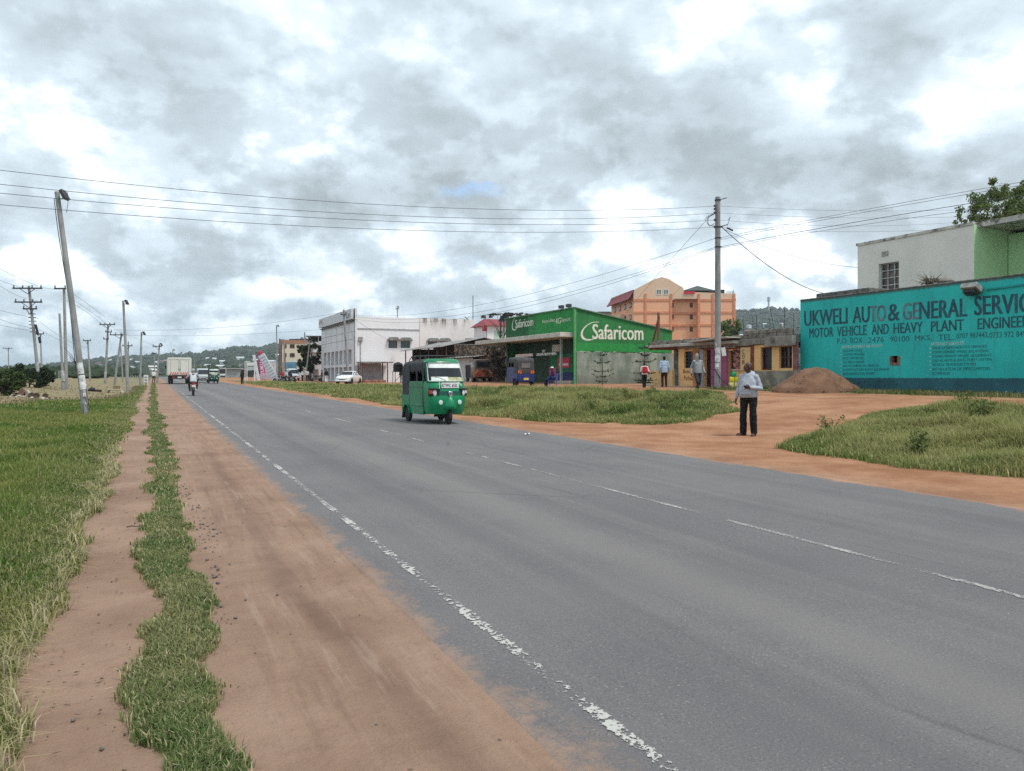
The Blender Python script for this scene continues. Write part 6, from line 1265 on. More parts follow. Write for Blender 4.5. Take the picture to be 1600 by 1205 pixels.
# ------------------------------------------------------------------ vehicles
RUB = M('tyre_rubber', (.022, .022, .022), .85, var=.3, scale=9); CHR = M('chrome', (.55, .55, .56), .22, .9, var=.05); BLK = M('black_trim', (.018, .018, .02), .5); PLW = M('plate_white', (.75, .75, .74), .5, var=.04); PLY = M('plate_yellow', (.65, .48, .06), .5); LENS = M('lamp_glass', (.62, .64, .64), .12, var=.1); REDL = M('tail_red', (.42, .02, .02), .25); AMB = M('amber_lens', (.55, .10, .04), .3); SCREEN = glass_dark('screen_glass', (.024, .029, .034), .05); SCREEN.node_tree.nodes['Principled BSDF'].inputs['Specular IOR Level'].default_value = .28
def wheel(par, c, r, w, rim=None, n=22, name='wheel'):
    mb = MB(); mb.lathe((c[0] - w / 2, c[1], c[2]), (1, 0, 0), [(0, r * .60), (.01, r * .66), (w * .02, r * .86), (w * .16, r * .98), (w * .3, r), (w * .7, r), (w * .84, r * .98), (w * .98, r * .86), (w - .01, r * .66), (w, r * .60)], n); t_ = mb.build(name, RUB, par)
    mb = MB(); mb.lathe((c[0] - w / 2 + .015, c[1], c[2]), (1, 0, 0), [(0, r * .18), (.0, r * .22), (.02, r * .26), (.03, r * .5), (-.005, r * .58), (0, r * .61), (w - .03, r * .61), (w - .025, r * .58), (w - .06, r * .5), (w - .05, r * .26), (w - .03, r * .2), (w - .03, r * .16)], n); q = mb.build('rim', rim or M('rim_steel', (.32, .32, .33), .4, .6), par); q.parent = t_; return t_
def front_row(z, hw, yf, yr, n=21, ys=.55, yc=.46):
    """open outline at height z: down one side, round the nose, back along the other"""
    pts = [(-hw, yr, z)]
    for k in range(n):
        a = math.pi * (1 - k / (n - 1)); cx, sy_ = math.cos(a), math.sin(a); e = .5
        pts.append((hw * math.copysign(abs(cx) ** e, cx), (yf - yc) + yc * abs(sy_) ** .75, z))
    pts.append((hw, yr, z)); return pts
def lerp_rows(A_, B_, t): return [tuple(a[i] + (b[i] - a[i]) * t for i in range(3)) for a, b in zip(A_, B_)]
def patch(mb, A_, B_, t0, t1, k0, k1, off, n=6):
    rows_ = []
    for i in range(n + 1):
        r = lerp_rows(A_, B_, t0 + (t1 - t0) * i / n)[k0:k1]; rows_.append([(x * (1 + off * .9), y + off, z) for x, y, z in r])
    mb.sheet(rows_)
def rickshaw(loc, rz, label, body, bodyd, canvas, full=True, rear=False, group=None, plate='KTWC 653L'):
    t = thing('auto_rickshaw', loc, label, 'auto rickshaw', group, rotz=rz); t.scale = (.90, .98, .985)
    R = [front_row(.30, .60, 1.16, .60), front_row(.42, .635, 1.24, .60), front_row(.70, .655, 1.28, .60), front_row(1.0, .66, 1.25, .60), front_row(1.20, .655, 1.17, .60), front_row(1.27, .65, 1.13, .60)]
    mb = MB(); mb.sheet(R); mb.sheet([[(x * .96, y - .03, z) for x, y, z in r] for r in reversed(R)])
    mb.add(R[0], [tuple(range(len(R[0])))]); mb.build('front_panel', body, t, angle=50)
    A_, B_ = front_row(1.25, .65, 1.14, .60), front_row(1.84, .60, .885, .60)
    n = len(A_)
    mb = MB(); patch(mb, A_, B_, .04, .97, 4, n - 4, .002); gl = mb.build('windscreen', SCREEN, t)
    fr = MB()
    for side in (3, n - 4): fr.tube([lerp_rows(A_, B_, q)[side] for q in (0, .5, 1)], .030, 6); fr.tube([lerp_rows(A_, B_, q)[0 if side < 9 else n - 1] for q in (0, 1)], .03, 6)
    for q, r_ in ((.0, .022), (1.0, .02)): fr.tube([(x, y + .004, z) for x, y, z in lerp_rows(A_, B_, q)[3:n - 3]], r_, 6)
    fr.build('windscreen_frame', bodyd, t); fr = MB(); fr.tube([(x * 1.005, y + .008, z) for x, y, z in [lerp_rows(A_, B_, .05)[k] for k in range(4, n - 4)] + [lerp_rows(A_, B_, .96)[k] for k in range(n - 5, 3, -1)] + [lerp_rows(A_, B_, .05)[4]]], .017, 6); fr.build('screen_border', M('border_pale', (.50, .56, .53), .5), t)  # dark frame, then a pale border tube around the glass
    C1, C2, C3 = front_row(1.84, .605, .92, .50), front_row(1.91, .57, .88, .50), front_row(1.955, .48, .76, .50)
    mb = MB(); mb.sheet([C1, C2, C3]); mb.add(C3, [tuple(range(len(C3)))]); mb.add(C1, [tuple(reversed(range(len(C1))))]); mb.build('roof_cap', body, t, angle=50)
    if full:
        mb = MB(); patch(mb, A_, B_, .72, .955, 5, n - 5, .006); s = mb.build('sun_strip', M('sticker_white', (.68, .74, .72), .35, var=.12, scale=5), t); s.parent = gl
        for c in (-.3, -.1, .12, .33):
            mb = MB(); q0 = lerp_rows(A_, B_, .72); 
        mb = MB(); patch(mb, A_, B_, .06, .27, n // 2, n - 6, .006); s = mb.build('screen_sticker', M('sticker_cream', (.66, .72, .66), .35, var=.15, scale=5), t); s.parent = gl
        mb = MB(); patch(mb, A_, B_, .06, .25, 6, n // 2 + 1, .006); s = mb.build('screen_sticker', M('sticker_olive', (.42, .44, .24), .35, var=.3, scale=6), t); s.parent = gl
        mb = MB(); mb.tube([(.1, 1.165, 1.30), (.30, 1.16, 1.37), (.46, 1.11, 1.40)], .008, 5); s = mb.build('wiper', BLK, t); s.parent = gl
        mb = MB()
        for x0 in (-.2, .05, .3): mb.tube([(x0, .92, 1.36), (x0 + .02, .86, 1.68)], .006, 4)
        mb.build('screen_bars', M('screen_grey', (.2, .22, .24)), t)
        mb = MB(); mb.box(-.31, .29, 1.235, 1.25, 1.075, 1.235); pl = mb.build('number_plate', PLW, t, bevel=.006, rot=None)
        mb = MB(); put_text(mb, plate, (.265, 1.2545, 1.105), (-1, 0, 0), (0, 0, 1), .53, .10, .03); s = mb.build('plate_text', BLK, t, smooth=False); s.parent = pl
        mb = MB(); mb.prism([(.075, .98), (-.075, .98), (-.06, .86), (-.03, .80), (.03, .80), (.06, .86)], 'y', 1.27, 1.315); cr = mb.build('crest', CHR, t, bevel=.012); mb = MB(); mb.lathe((0, 1.315, .905), (0, 1, 0), [(0, .035), (.006, .033)], 14); s = mb.build('crest_badge', M('badge_blue', (.05, .08, .16), .4), t); s.parent = cr
        mb = MB(); patch(mb, R[2], R[3], .55, .95, 6, n - 6, .006); mb.build('nose_band', M('nose_teal', (.008, .07, .055), .4), t)
        mb = MB(); mb.box(.34, .365, 1.205, 1.222, 1.04, 1.25); mb.cbox((-.37, 1.215, 1.20), (.03, .008, .16), rotm('Y', 45)); mb.build('front_decal', M('decal_pale', (.55, .75, .62), .5), t)
        for sx_ in (-1, 1):
            mb = MB(); mb.lathe((sx_ * .45, 1.17, .935), (sx_ * .15, 1, 0), [(-.06, .06), (0, .105), (.03, .112), (.04, .10)], 16); hl = mb.build('headlight', CHR, t); mb = MB(); mb.lathe((sx_ * .455, 1.206, .935), (sx_ * .15, 1, 0), [(0, .098), (.012, .08), (.02, .03)], 16); s = mb.build('lens', LENS, t); s.parent = hl
            mb = MB(); mb.cbox((sx_ * .50, 1.12, .955), (.36, .14, .25), RZ(-sx_ * .5)); mb.build('lamp_surround', BLK, t, bevel=.04)
            mb = MB(); mb.cbox((sx_ * .595, 1.11, .965), (.13, .10, .12), RZ(-sx_ * .75)); mb.build('indicator', AMB if sx_ > 0 else LENS, t, bevel=.02)
            mb = MB(); mb.cbox((sx_ * .50, 1.19, 1.045), (.36, .1, .02), RZ(-sx_ * .45)); mb.build('lamp_peak', BLK, t, bevel=.006)
            mb = MB(); mb.lathe((sx_ * .33, 1.275, .655), (0, 1, 0), [(-.06, .055), (0, .072), (.015, .066), (.022, .02)], 14); mb.build('fog_lamp', LENS, t)
            mb = MB(); mb.cbox((sx_ * .80, .92, 1.58), (.17 if sx_ < 0 else .08, .05, .38 if sx_ < 0 else .2)); mb.tube([(sx_ * .64, .92, 1.30), (sx_ * .74, .93, 1.32), (sx_ * .79, .92, 1.44)], .012, 5); mb.build('mirror', BLK, t, bevel=.02)
        # mudguard, a bulged trapezoid over the front wheel
        rows_ = []
        for z, hw, yy in ((.84, .13, 1.285), (.80, .15, 1.33), (.68, .20, 1.40), (.56, .26, 1.43), (.48, .275, 1.41), (.45, .27, 1.37)): rows_.append([(hw * math.cos(a) , 1.02 + (yy - 1.02) * math.sin(a) ** .8, z) for a in np.linspace(math.pi * .96, math.pi * .04, 13)])
        mb = MB(); mb.sheet(rows_); mb.sheet([[(x * .95, y - .02, z) for x, y, z in r] for r in reversed(rows_)]); mb.add(rows_[0], [tuple(range(13))]); mb.build('mudguard', body, t, angle=60)
        mb = MB(); mb.tube([(0.08, 1.12, .24), (0.09, 1.2, .5), (.05, 1.1, .7)], .03, 6); mb.tube([(-0.08, 1.12, .24), (-0.09, 1.2, .5), (-.05, 1.1, .7)], .03, 6); mb.build('fork', BLK, t)
    wheel(t, (0, 1.12, .235), .235, .12)
    # side panels, rear body
    for sx_ in (-1, 1):
        x0, x1 = sorted((sx_ * .62, sx_ * .665)); mb = MB(); mb.prism([(.61, .27), (.61, 1.24), (.56, 1.27), (-.58, 1.27), (-.66, 1.20), (-.68, .62), (-.62, .52), (-.58, .34), (-.50, .27)], 'x', x0, x1); dp_ = mb.build('side_panel', body, t, bevel=.012)
        mb = MB(); xs_ = sx_ * .668; e = sx_ * .004
        for (a, b_) in (((.58, 1.09), (-.64, 1.09)), ((.58, .52), (-.55, .52)), ((.58, .50), (.58, 1.24))): mb.tube([(xs_, a[0], a[1]), (xs_, b_[0], b_[1])], .007, 4)
        if full:
            q = MB(); 
            for k in range(8): a0, a1 = math.pi * k / 8, math.pi * (k + 1) / 8; q.tube([(xs_, .08 + .13 * math.cos(a0), .56 + .20 * math.sin(a0)), (xs_, .08 + .13 * math.cos(a1), .56 + .20 * math.sin(a1))], .006, 4)
            q.tube([(xs_, -.02, .565), (xs_, .18, .565)], .008, 4); q.tube([(xs_, -.5, .66), (xs_, -.36, .80)], .006, 4); s = q.build('side_decal', M('decal_mint', (.30, .62, .45), .5), t); s.parent = dp_
        s = mb.build('panel_seam', bodyd, t); s.parent = dp_
        # rear quarter with wheel arch
        arc = [(-.85 + .30 * math.cos(a), .235 + .32 * math.sin(a)) for a in np.linspace(0, math.pi, 11)]
        mb = MB(); mb.prism([(-.62, .86)] + [(-.60, .42), (-.555, .30)] + arc[1:-1] + [(-1.15, .28), (-1.36, .36), (-1.38, .86)], 'x', x0, x1); mb.build('rear_quarter', body, t, bevel=.012)
        mb = MB(); rws = [[(sx_ * xx, -.85 + r_ * math.cos(a), .235 + r_ * math.sin(a)) for xx, r_ in ((.64, .315), (.715, .335), (.715, .30))] for a in np.linspace(.1, math.pi - .1, 13)]; mb.sheet(rws); mb.build('wheel_arch', body, t)
        wheel(t, (sx_ * .60, -.85, .235), .235, .13); mb = MB(); mb.cbox((sx_ * .6, -1.20, .24), (.2, .015, .30), rotm('X', -22)); mb.build('mud_flap', RUB, t)
    mb = MB(); mb.box(-.62, .62, -1.37, .6, .28, .34); mb.box(-.62, .62, -1.39, -1.34, .34, .9); mb.box(-.62, .62, -.62, -.55, .34, .8); mb.build('chassis', bodyd if rear else BLK, t, bevel=.01)
    mb = MB(); mb.box(-.55, .55, -1.1, -.5, .55, .75); mb.box(-.55, .55, -1.12, -1.0, .7, 1.2); mb.box(-.28, .28, .05, .4, .5, .72); mb.box(-.28, .28, .0, .08, .7, 1.15); mb.build('seat', M('seat_black', (.02, .02, .022), .6), t, bevel=.03)
    def arch(y, hw, zl, ze, zt, nn=11):
        pts = [(-hw, y, zl), (-hw, y, (zl + ze) / 2), (-hw, y, ze)]
        for k in range(1, nn): a = math.pi * (1 - k / nn); pts.append((hw * math.copysign(abs(math.cos(a)) ** .55, math.cos(a)), y, ze + (zt - ze) * math.sin(a) ** .7))
        return pts + [(hw, y, ze), (hw, y, (zl + ze) / 2), (hw, y, zl)]
    rows_ = [arch(.66, .60, 1.70, 1.76, 1.95), arch(.45, .635, 1.64, 1.74, 1.965), arch(.12, .645, 1.60, 1.73, 1.945), arch(-.10, .65, 1.60, 1.73, 1.965), arch(-.42, .65, 1.62, 1.73, 1.94), arch(-.60, .655, 1.60, 1.73, 1.965), arch(-.615, .66, .84, 1.73, 1.965), arch(-.9, .67, .84, 1.72, 1.935), arch(-1.22, .665, .84, 1.70, 1.92), arch(-1.36, .64, .84, 1.62, 1.83), arch(-1.40, .60, .84, 1.55, 1.70)]
    mb = MB(); mb.sheet(rows_); mb.add(rows_[-1], [tuple(range(len(rows_[-1])))]); mb.sheet([[(x * .97, y, z - .02) for x, y, z in r] for r in reversed(rows_)]); cv = mb.build('canvas_hood', canvas, t, angle=60)
    for sx_ in (-1, 1):
        mb = MB(); 
        for (y0, y1) in ((.60, .52), (.06, -.03), ): mb.box(*sorted((sx_ * .62, sx_ * .655)), min(y0, y1), max(y0, y1), 1.27, 1.66)
        for k in range(7): y = .5 - .17 * k; mb.prism([(y, 1.62), (y - .16, 1.62), (y - .08, 1.54 - .03 * (k % 2))], 'x', *sorted((sx_ * .63, sx_ * .645)))
        mb.build('window_flap', canvas, t)
        if full:
            mb = MB(); mb.tube([(sx_ * .40, .5, 1.97), (sx_ * .46, .5, 2.05), (sx_ * .46, -.95, 2.05), (sx_ * .40, -1.0, 1.94)], .016, 6); mb.build('roof_rail', STEEL, t)
    if full:
        mb = MB()
        for y in (.45, 0, -.5, -.9): mb.tube([(-.62, y, 1.78), (-.52, y, 1.99), (-.46, y, 2.05), (.46, y, 2.05), (.52, y, 1.99), (.62, y, 1.78)], .014, 6)
        for x in (-.2, .1): mb.tube([(x, .48, 2.05), (x + .06, -.95, 2.05)], .013, 6)
        mb.tube([(-.64, .6, 1.3), (-.63, .55, 1.7), (-.5, .3, 2.0)], .012, 5); mb.build('roof_rack', STEEL, t)
    if rear:
        mb = MB(); mb.box(-.34, .30, -1.425, -1.405, 1.22, 1.52); mb.build('rear_window', M('plastic_window', (.16, .15, .15), .5, var=.2, scale=8), t)
        for sx_ in (-1, 1):
            mb = MB(); mb.box(*sorted((sx_ * .60, sx_ * .36)), -1.43, -1.40, .84, 1.04); hz = mb.build('hazard_plate', M('hazard_orange', (.75, .16, .04), .5), t); mb = MB()
            mb.prism([(sx_ * .56, .85), (sx_ * .48, .85), (sx_ * .40, 1.03), (sx_ * .48, 1.03)], 'y', -1.436, -1.431); s = mb.build('hazard_stripe', M('hazard_red', (.45, .02, .015), .5), t); s.parent = hz
        mb = MB(); mb.box(-.18, .18, -1.43, -1.40, .42, .56); mb.build('number_plate', PLY, t); mb = MB(); mb.box(-.6, .6, -1.42, -1.37, .33, .80); mb.build('tail_board', body, t, bevel=.01)
    return t
def car_paint(name, col, rough=.32): return M(name, col, rough, var=.05, scale=1.5, coat=.6, spec=.5)
GREEN = M('rickshaw_green', (.002, .185, .074), .36, var=.22, scale=1.3, coat=.25, spec=.3, stain=(.012, .17, .08), sth=(.55, .8), sscale=3); GREEND = M('rickshaw_green_dark', (.006, .085, .045), .5); CANV = M('canvas_black', (.048, .050, .055), .85, var=.3, scale=3, bump=.5, bscale=5)
x, y, z = stand(700, 22.5)
rickshaw((x - .02, y + 1.12, gzf(4, y + 1.1) + .012), math.pi + rad(2), 'bright green three-wheeled taxi with black canvas hood coming along the road', GREEN, GREEND, CANV)
x, y, z = stand(834, 50.2); rickshaw((x - .4, y + 1.35, gzf(x, y)), rad(-7), 'dark blue three-wheeled taxi parked with its back to the road at the green shop', M('rickshaw_blue', (.02, .035, .15), .4, var=.15), M('rickshaw_navy', (.012, .015, .05), .5), M('canvas_grey', (.065, .062, .065), .85, var=.25, scale=3, bump=.4, bscale=5), False, True)
x, y, z = stand(331, 96); rickshaw((x + .2, y, gzf(4, y) + .012), math.pi, 'small far dark green three-wheeled taxi on the road beside the pale van', M('rickshaw_dkgreen', (.012, .06, .035), .4), GREEND, CANV)

# ---------------- cars and vans: lower body and cabin lofted from cross sections
def ring(y, hw, zb, zs, zt, tw):
    return [(-hw * .92, y, zb), (-hw, y, zb + (zs - zb) * .25), (-hw, y, zb + (zs - zb) * .7), (-hw * .97, y, zs), (-tw, y, zt), (tw, y, zt), (hw * .97, y, zs), (hw, y, zb + (zs - zb) * .7), (hw, y, zb + (zs - zb) * .25), (hw * .92, y, zb)]
def car(loc, rz, label, paint, kind='sedan', name='parked_car', group=None, cat='car', lowtrim=None, hazard=False):
    t = thing(name, loc, label, cat, group, rotz=rz)
    if kind == 'sedan':
        L, hw = 2.1, .83; B = [(-2.12, .70, .42, .72, .76), (-2.05, .78, .32, .84, .88), (-1.5, .82, .25, .90, .95), (-.9, .83, .24, .90, .96), (.6, .83, .24, .88, .95), (1.0, .83, .24, .86, .93), (1.7, .80, .26, .76, .82), (2.02, .74, .32, .64, .68), (2.10, .64, .38, .56, .58)]
        body = [ring(y, w, zb, zs, zt, w * .86) for y, w, zb, zs, zt in B]
        cab = [(-1.55, .66, .93, .55), (-.95, .76, 1.36, .58), (-.4, .78, 1.41, .60), (.15, .78, 1.38, .59), (.95, .72, .93, .60)]
        wy_, wr = (-1.25, 1.28), .31
    else:
        L, hw = 2.2, .82; B = [(-2.2, .74, .45, 1.05, 1.06), (-2.15, .80, .32, 1.08, 1.10), (-1, .83, .28, 1.08, 1.10), (1.2, .83, .28, 1.05, 1.08), (1.9, .80, .30, .98, 1.02), (2.15, .74, .36, .86, .90)]
        body = [ring(y, w, zb, zs, zt, w * .92) for y, w, zb, zs, zt in B]
        cab = [(-2.18, .76, 1.08, .68), (-2.08, .78, 1.84, .66), (-1, .80, 1.93, .68), (.6, .80, 1.92, .67), (1.15, .78, 1.80, .62), (1.95, .74, 1.0, .62)]
        wy_, wr = (-1.3, 1.35), .31
    mb = MB(); mb.loft(body); mb.build('body', paint, t, bevel=.02, angle=28)
    zb0 = .9 if kind == 'sedan' else 1.04
    mb = MB(); cr = [[(-w, y, zb0), (-w * .5 - tw * .5, y, zb0 + (zt - zb0) * .55), (-tw, y, zt - .03), (-tw * .9, y, zt), (tw * .9, y, zt), (tw, y, zt - .03), (w * .5 + tw * .5, y, zb0 + (zt - zb0) * .55), (w, y, zb0)] for y, w, zt, tw in cab]
    mb.loft(cr); mb.build('cabin', paint, t, angle=28)
    def side_glass(sx_, y0, y1, z0, z1):
        mb = MB(); P = []
        for (y, z) in ((y0[0], z0), (y1[0], z0), (y1[1], z1), (y0[1], z1)):
            ws_ = np.interp(y, [c[0] for c in cab], [c[1] for c in cab]); zt_ = np.interp(y, [c[0] for c in cab], [c[2] for c in cab]); tw_ = np.interp(y, [c[0] for c in cab], [c[3] for c in cab])
            f = min(max((z - zb0) / max(zt_ - .03 - zb0, .1), 0), 1); P.append((sx_ * (ws_ + (tw_ - ws_) * f + .018), y, z))
        mb.add(P, [(0, 1, 2, 3)]); mb.add([(p[0] - sx_ * .012, p[1], p[2]) for p in P], [(3, 2, 1, 0)]); mb.build('side_window', SCREEN, t, smooth=False)
    def end_glass(a, b_, fr_, name='windscreen'):
        (y0, w0, z0, t0), (y1, w1, z1, t1) = a, b_; mb = MB(); s = 1 if y0 > y1 and fr_ else -1; n_ = Vector((0, (z1 - z0), -(y1 - y0))).normalized(); n_ = n_ if (n_.z > 0) else -n_; o = n_ * .016
        zz0 = max(z0, zb0) + .07; f0 = (zz0 - z0) / (z1 - z0) if z1 != z0 else 0; ya = y0 + (y1 - y0) * f0; wa = (w0 + (t1 - w0) * f0) * .92; yb = y0 + (y1 - y0) * .9; zb_2 = z0 + (z1 - z0) * .9; wb = (w0 + (t1 - w0) * .9) * .93
        P = [Vector((-wa, ya, zz0)) + o, Vector((wa, ya, zz0)) + o, Vector((wb, yb, zb_2)) + o, Vector((-wb, yb, zb_2)) + o]; mb.add(P, [(0, 1, 2, 3)]); mb.build(name, SCREEN, t, smooth=False)
    if kind == 'sedan':
        for sx_ in (-1, 1): side_glass(sx_, (-1.05, -.82), (-.32, -.32), .96, 1.30); side_glass(sx_, (-.22, -.22), (.66, .16), .96, 1.31)
        end_glass((.95, .72, .93, .60), (.15, .78, 1.38, .59), True); end_glass((-1.55, .66, .93, .55), (-.95, .76, 1.36, .58), False, 'rear_screen')
    else:
        for sx_ in (-1, 1):
            for y0, y1 in ((-1.95, -1.15), (-1.05, -.25), (-.15, .65), (.78, 1.3)): side_glass(sx_, (y0, y0), (y1 + (.2 if y0 > .7 else 0), y1 - (.15 if y0 > .7 else 0)), 1.20, 1.68)
        end_glass((1.95, .74, 1.0, .62), (1.15, .78, 1.80, .62), True); mb = MB(); mb.box(-.58, .58, -2.215, -2.17, 1.22, 1.70); mb.build('rear_screen', SCREEN, t, bevel=.03)
    for sx_ in (-1, 1):
        for y in wy_: wheel(t, (sx_ * (hw - .11), y, wr), wr, .19); mb = MB(); mb.lathe((sx_ * (hw - .03), y, wr + .01), (sx_, 0, 0), [(0, wr + .06), (.038, wr + .055)], 22); mb.build('wheel_arch', BLK, t)
        fz = .62 if kind == 'sedan' else .78; fy_ = 1.98 if kind == 'sedan' else 2.08
        mb = MB(); mb.cbox((sx_ * .53, fy_ + .06, fz), (.32, .12, .13), RZ(-sx_ * .25)); mb.build('headlight', LENS, t, bevel=.02)
        mb = MB(); mb.cbox((sx_ * .62, -L - .02, .75), (.26, .08, .16)); mb.build('tail_light', REDL, t, bevel=.02); mb = MB(); mb.cbox((sx_ * .93, .72 if kind == 'sedan' else 1.35, 1.0 if kind == 'sedan' else 1.25), (.16, .08, .12)); mb.build('mirror', paint, t, bevel=.02)
        if hazard: mb = MB(); mb.prism([(sx_ * .78, .70), (sx_ * .62, .70), (sx_ * .42, 1.0), (sx_ * .58, 1.0)], 'y', -L - .105, -L - .095); mb.build('hazard_stripe', M('hazard_pale', (.62, .38, .24), .5), t)
    mb = MB(); mb.box(-.33, .33, (2.08 if kind == 'sedan' else 2.14), (2.12 if kind == 'sedan' else 2.18), .5, .6); mb.build('grille', BLK, t); mb = MB(); mb.box(-.26, .26, L + .03, L + .05, .36, .47); mb.build('number_plate', PLW, t);
    for yb_ in (L - .02, -L): mb = MB(); mb.cbox((0, yb_, .37), (1.47, .16, .17)); mb.build('bumper', paint if kind == 'sedan' else BLK, t, bevel=.04)
    if lowtrim: mb = MB(); mb.box(-.79, .79, -L - .09, -L + .02, .42, 1.03); mb.box(-.845, -.80, -1.9, 1.7, .78, .90); mb.build('lower_band', lowtrim, t, bevel=.02)
    return t
x, y, z = stand(545, 83); car((x, y, z), math.pi - rad(33), 'white saloon car parked on the grass before the white building', car_paint('car_white', (.72, .73, .74)))
x, y, z = stand(764, 66); car((x - .3, y + 1.6, gzf(x, y)), rad(-12), 'old brown minivan with an orange-red rear parked by the stone wall', M('van_brown', (.17, .125, .095), .6, var=.35, scale=2.5, stain=(.10, .06, .045)), 'van', 'parked_van', None, 'van', M('van_orange', (.36, .085, .035), .55, var=.3, scale=3), True)
x, y, z = stand(316.5, 106); car((x, y, gzf(4, y) + .012), math.pi, 'pale green-grey minibus following behind the far dark rickshaw', car_paint('bus_grey', (.40, .45, .43)), 'van', 'minibus', None, 'minibus', M('bus_green', (.02, .10, .08), .5))
x, y, z = stand(325, 135); car((x, y, gzf(4, y) + .012), math.pi, 'far white vehicle half hidden by the dark rickshaw', car_paint('car_white', (.72, .73, .74)), 'van', 'minibus', None, 'minibus')
for k, (u, d) in enumerate(((358, 262), (369, 268), (349.5, 255))): x, y, z = stand(u, d); car((x, y, z), math.pi - ANG * .7, 'small far pale car parked beyond the grass verge', car_paint('car_white', (.72, .73, .74)) if k < 2 else car_paint('car_tan', (.40, .42, .36)), group='far cars past the verge')
x, y, z = stand(457, 122); car((x, y, z), math.pi, 'white and pale blue pickup van standing behind the parked motorcycles', car_paint('van_bluewhite', (.50, .60, .66)), 'van', 'parked_van', None, 'van')
# ---------------- truck
x, y, z = stand(280.5, 92); t = thing('box_truck', (x, y + 3, gzf(4, y) + .012), 'cream box truck with red and white rear chevrons driving away', 'truck'); TW = 1.33
TC = M('truck_cream', (.62, .615, .55), .6, var=.05, scale=.8, stain=(.48, .45, .38), sth=(.6, .8))
mb = MB(); mb.prism([(-TW, 1.06), (-TW, 3.05), (-TW * .92, 3.17), (TW * .92, 3.17), (TW, 3.05), (TW, 1.06)], 'y', -3, 2.4); mb.build('cargo_box', TC, t, bevel=.03)
for sx_ in (-1, 1):
    mb = MB(); mb.box(*sorted((sx_ * .03, sx_ * 1.22)), -3.04, -3.003, 1.12, 2.88); d_ = mb.build('cargo_door', TC, t, bevel=.01)
    mb = MB(); 
    for xx in (.10, 1.0): mb.tube([(sx_ * xx, -3.06, 1.15), (sx_ * xx, -3.06, 2.85)], .014, 5)
    s = mb.build('door_rod', M('rod_grey', (.35, .35, .32)), t); s.parent = d_
    for kk in range(4):
        mb = MB(); x0 = sx_ * (.25 + .24 * kk); mb.prism([(x0, 1.14), (x0 + sx_ * .13, 1.14), (x0 + sx_ * .13 - sx_ * .16, 1.40), (x0 - sx_ * .16, 1.40)], 'y', -3.05, -3.042); s = mb.build('chevron', M('chevron_red', (.60, .04, .04), .5), t); s.parent = d_
    for y in (-2.0, ): wheel(t, (sx_ * 1.08, y, .48), .48, .26); wheel(t, (sx_ * .80, y, .48), .48, .24)
    wheel(t, (sx_ * 1.02, 3.2, .48), .48, .26); mb = MB(); mb.box(*sorted((sx_ * .72, sx_ * 1.25)), -2.72, -2.70, .35, 1.0); mb.build('mud_flap', RUB, t); mb = MB(); mb.cbox((sx_ * .66, -3.02, .82), (.26, .05, .12)); mb.build('tail_light', REDL, t)
    mb = MB(); mb.cbox((sx_ * 1.42, 3.9, 2.1), (.2, .06, .36)); mb.build('mirror', BLK, t)
mb = MB(); mb.box(-1.22, 1.22, -3.045, -3.003, 2.90, 2.98); mb.build('rear_header', M('header_grey', (.40, .40, .36)), t); mb = MB(); mb.box(-.16, .16, -3.07, -3.05, 1.72, 1.86); mb.build('door_latch', M('header_grey', (.40, .40, .36)), t)
mb = MB(); mb.box(-.45, .45, -3, 4.2, .72, 1.05); mb.box(-1.1, 1.1, -3.02, -2.9, .62, .72); mb.build('chassis', BLK, t); mb = MB(); mb.box(-.22, .22, -3.05, -3.03, .74, .88); mb.build('number_plate', PLW, t)
mb = MB(); mb.loft([ring(2.55, 1.15, .7, 1.6, 2.6, 1.08), ring(3.4, 1.15, .7, 1.6, 2.62, 1.08), ring(4.1, 1.15, .7, 1.6, 2.3, 1.08), ring(4.3, 1.1, .7, 1.45, 1.5, 1.05)]); mb.build('cab', TC, t, bevel=.03)

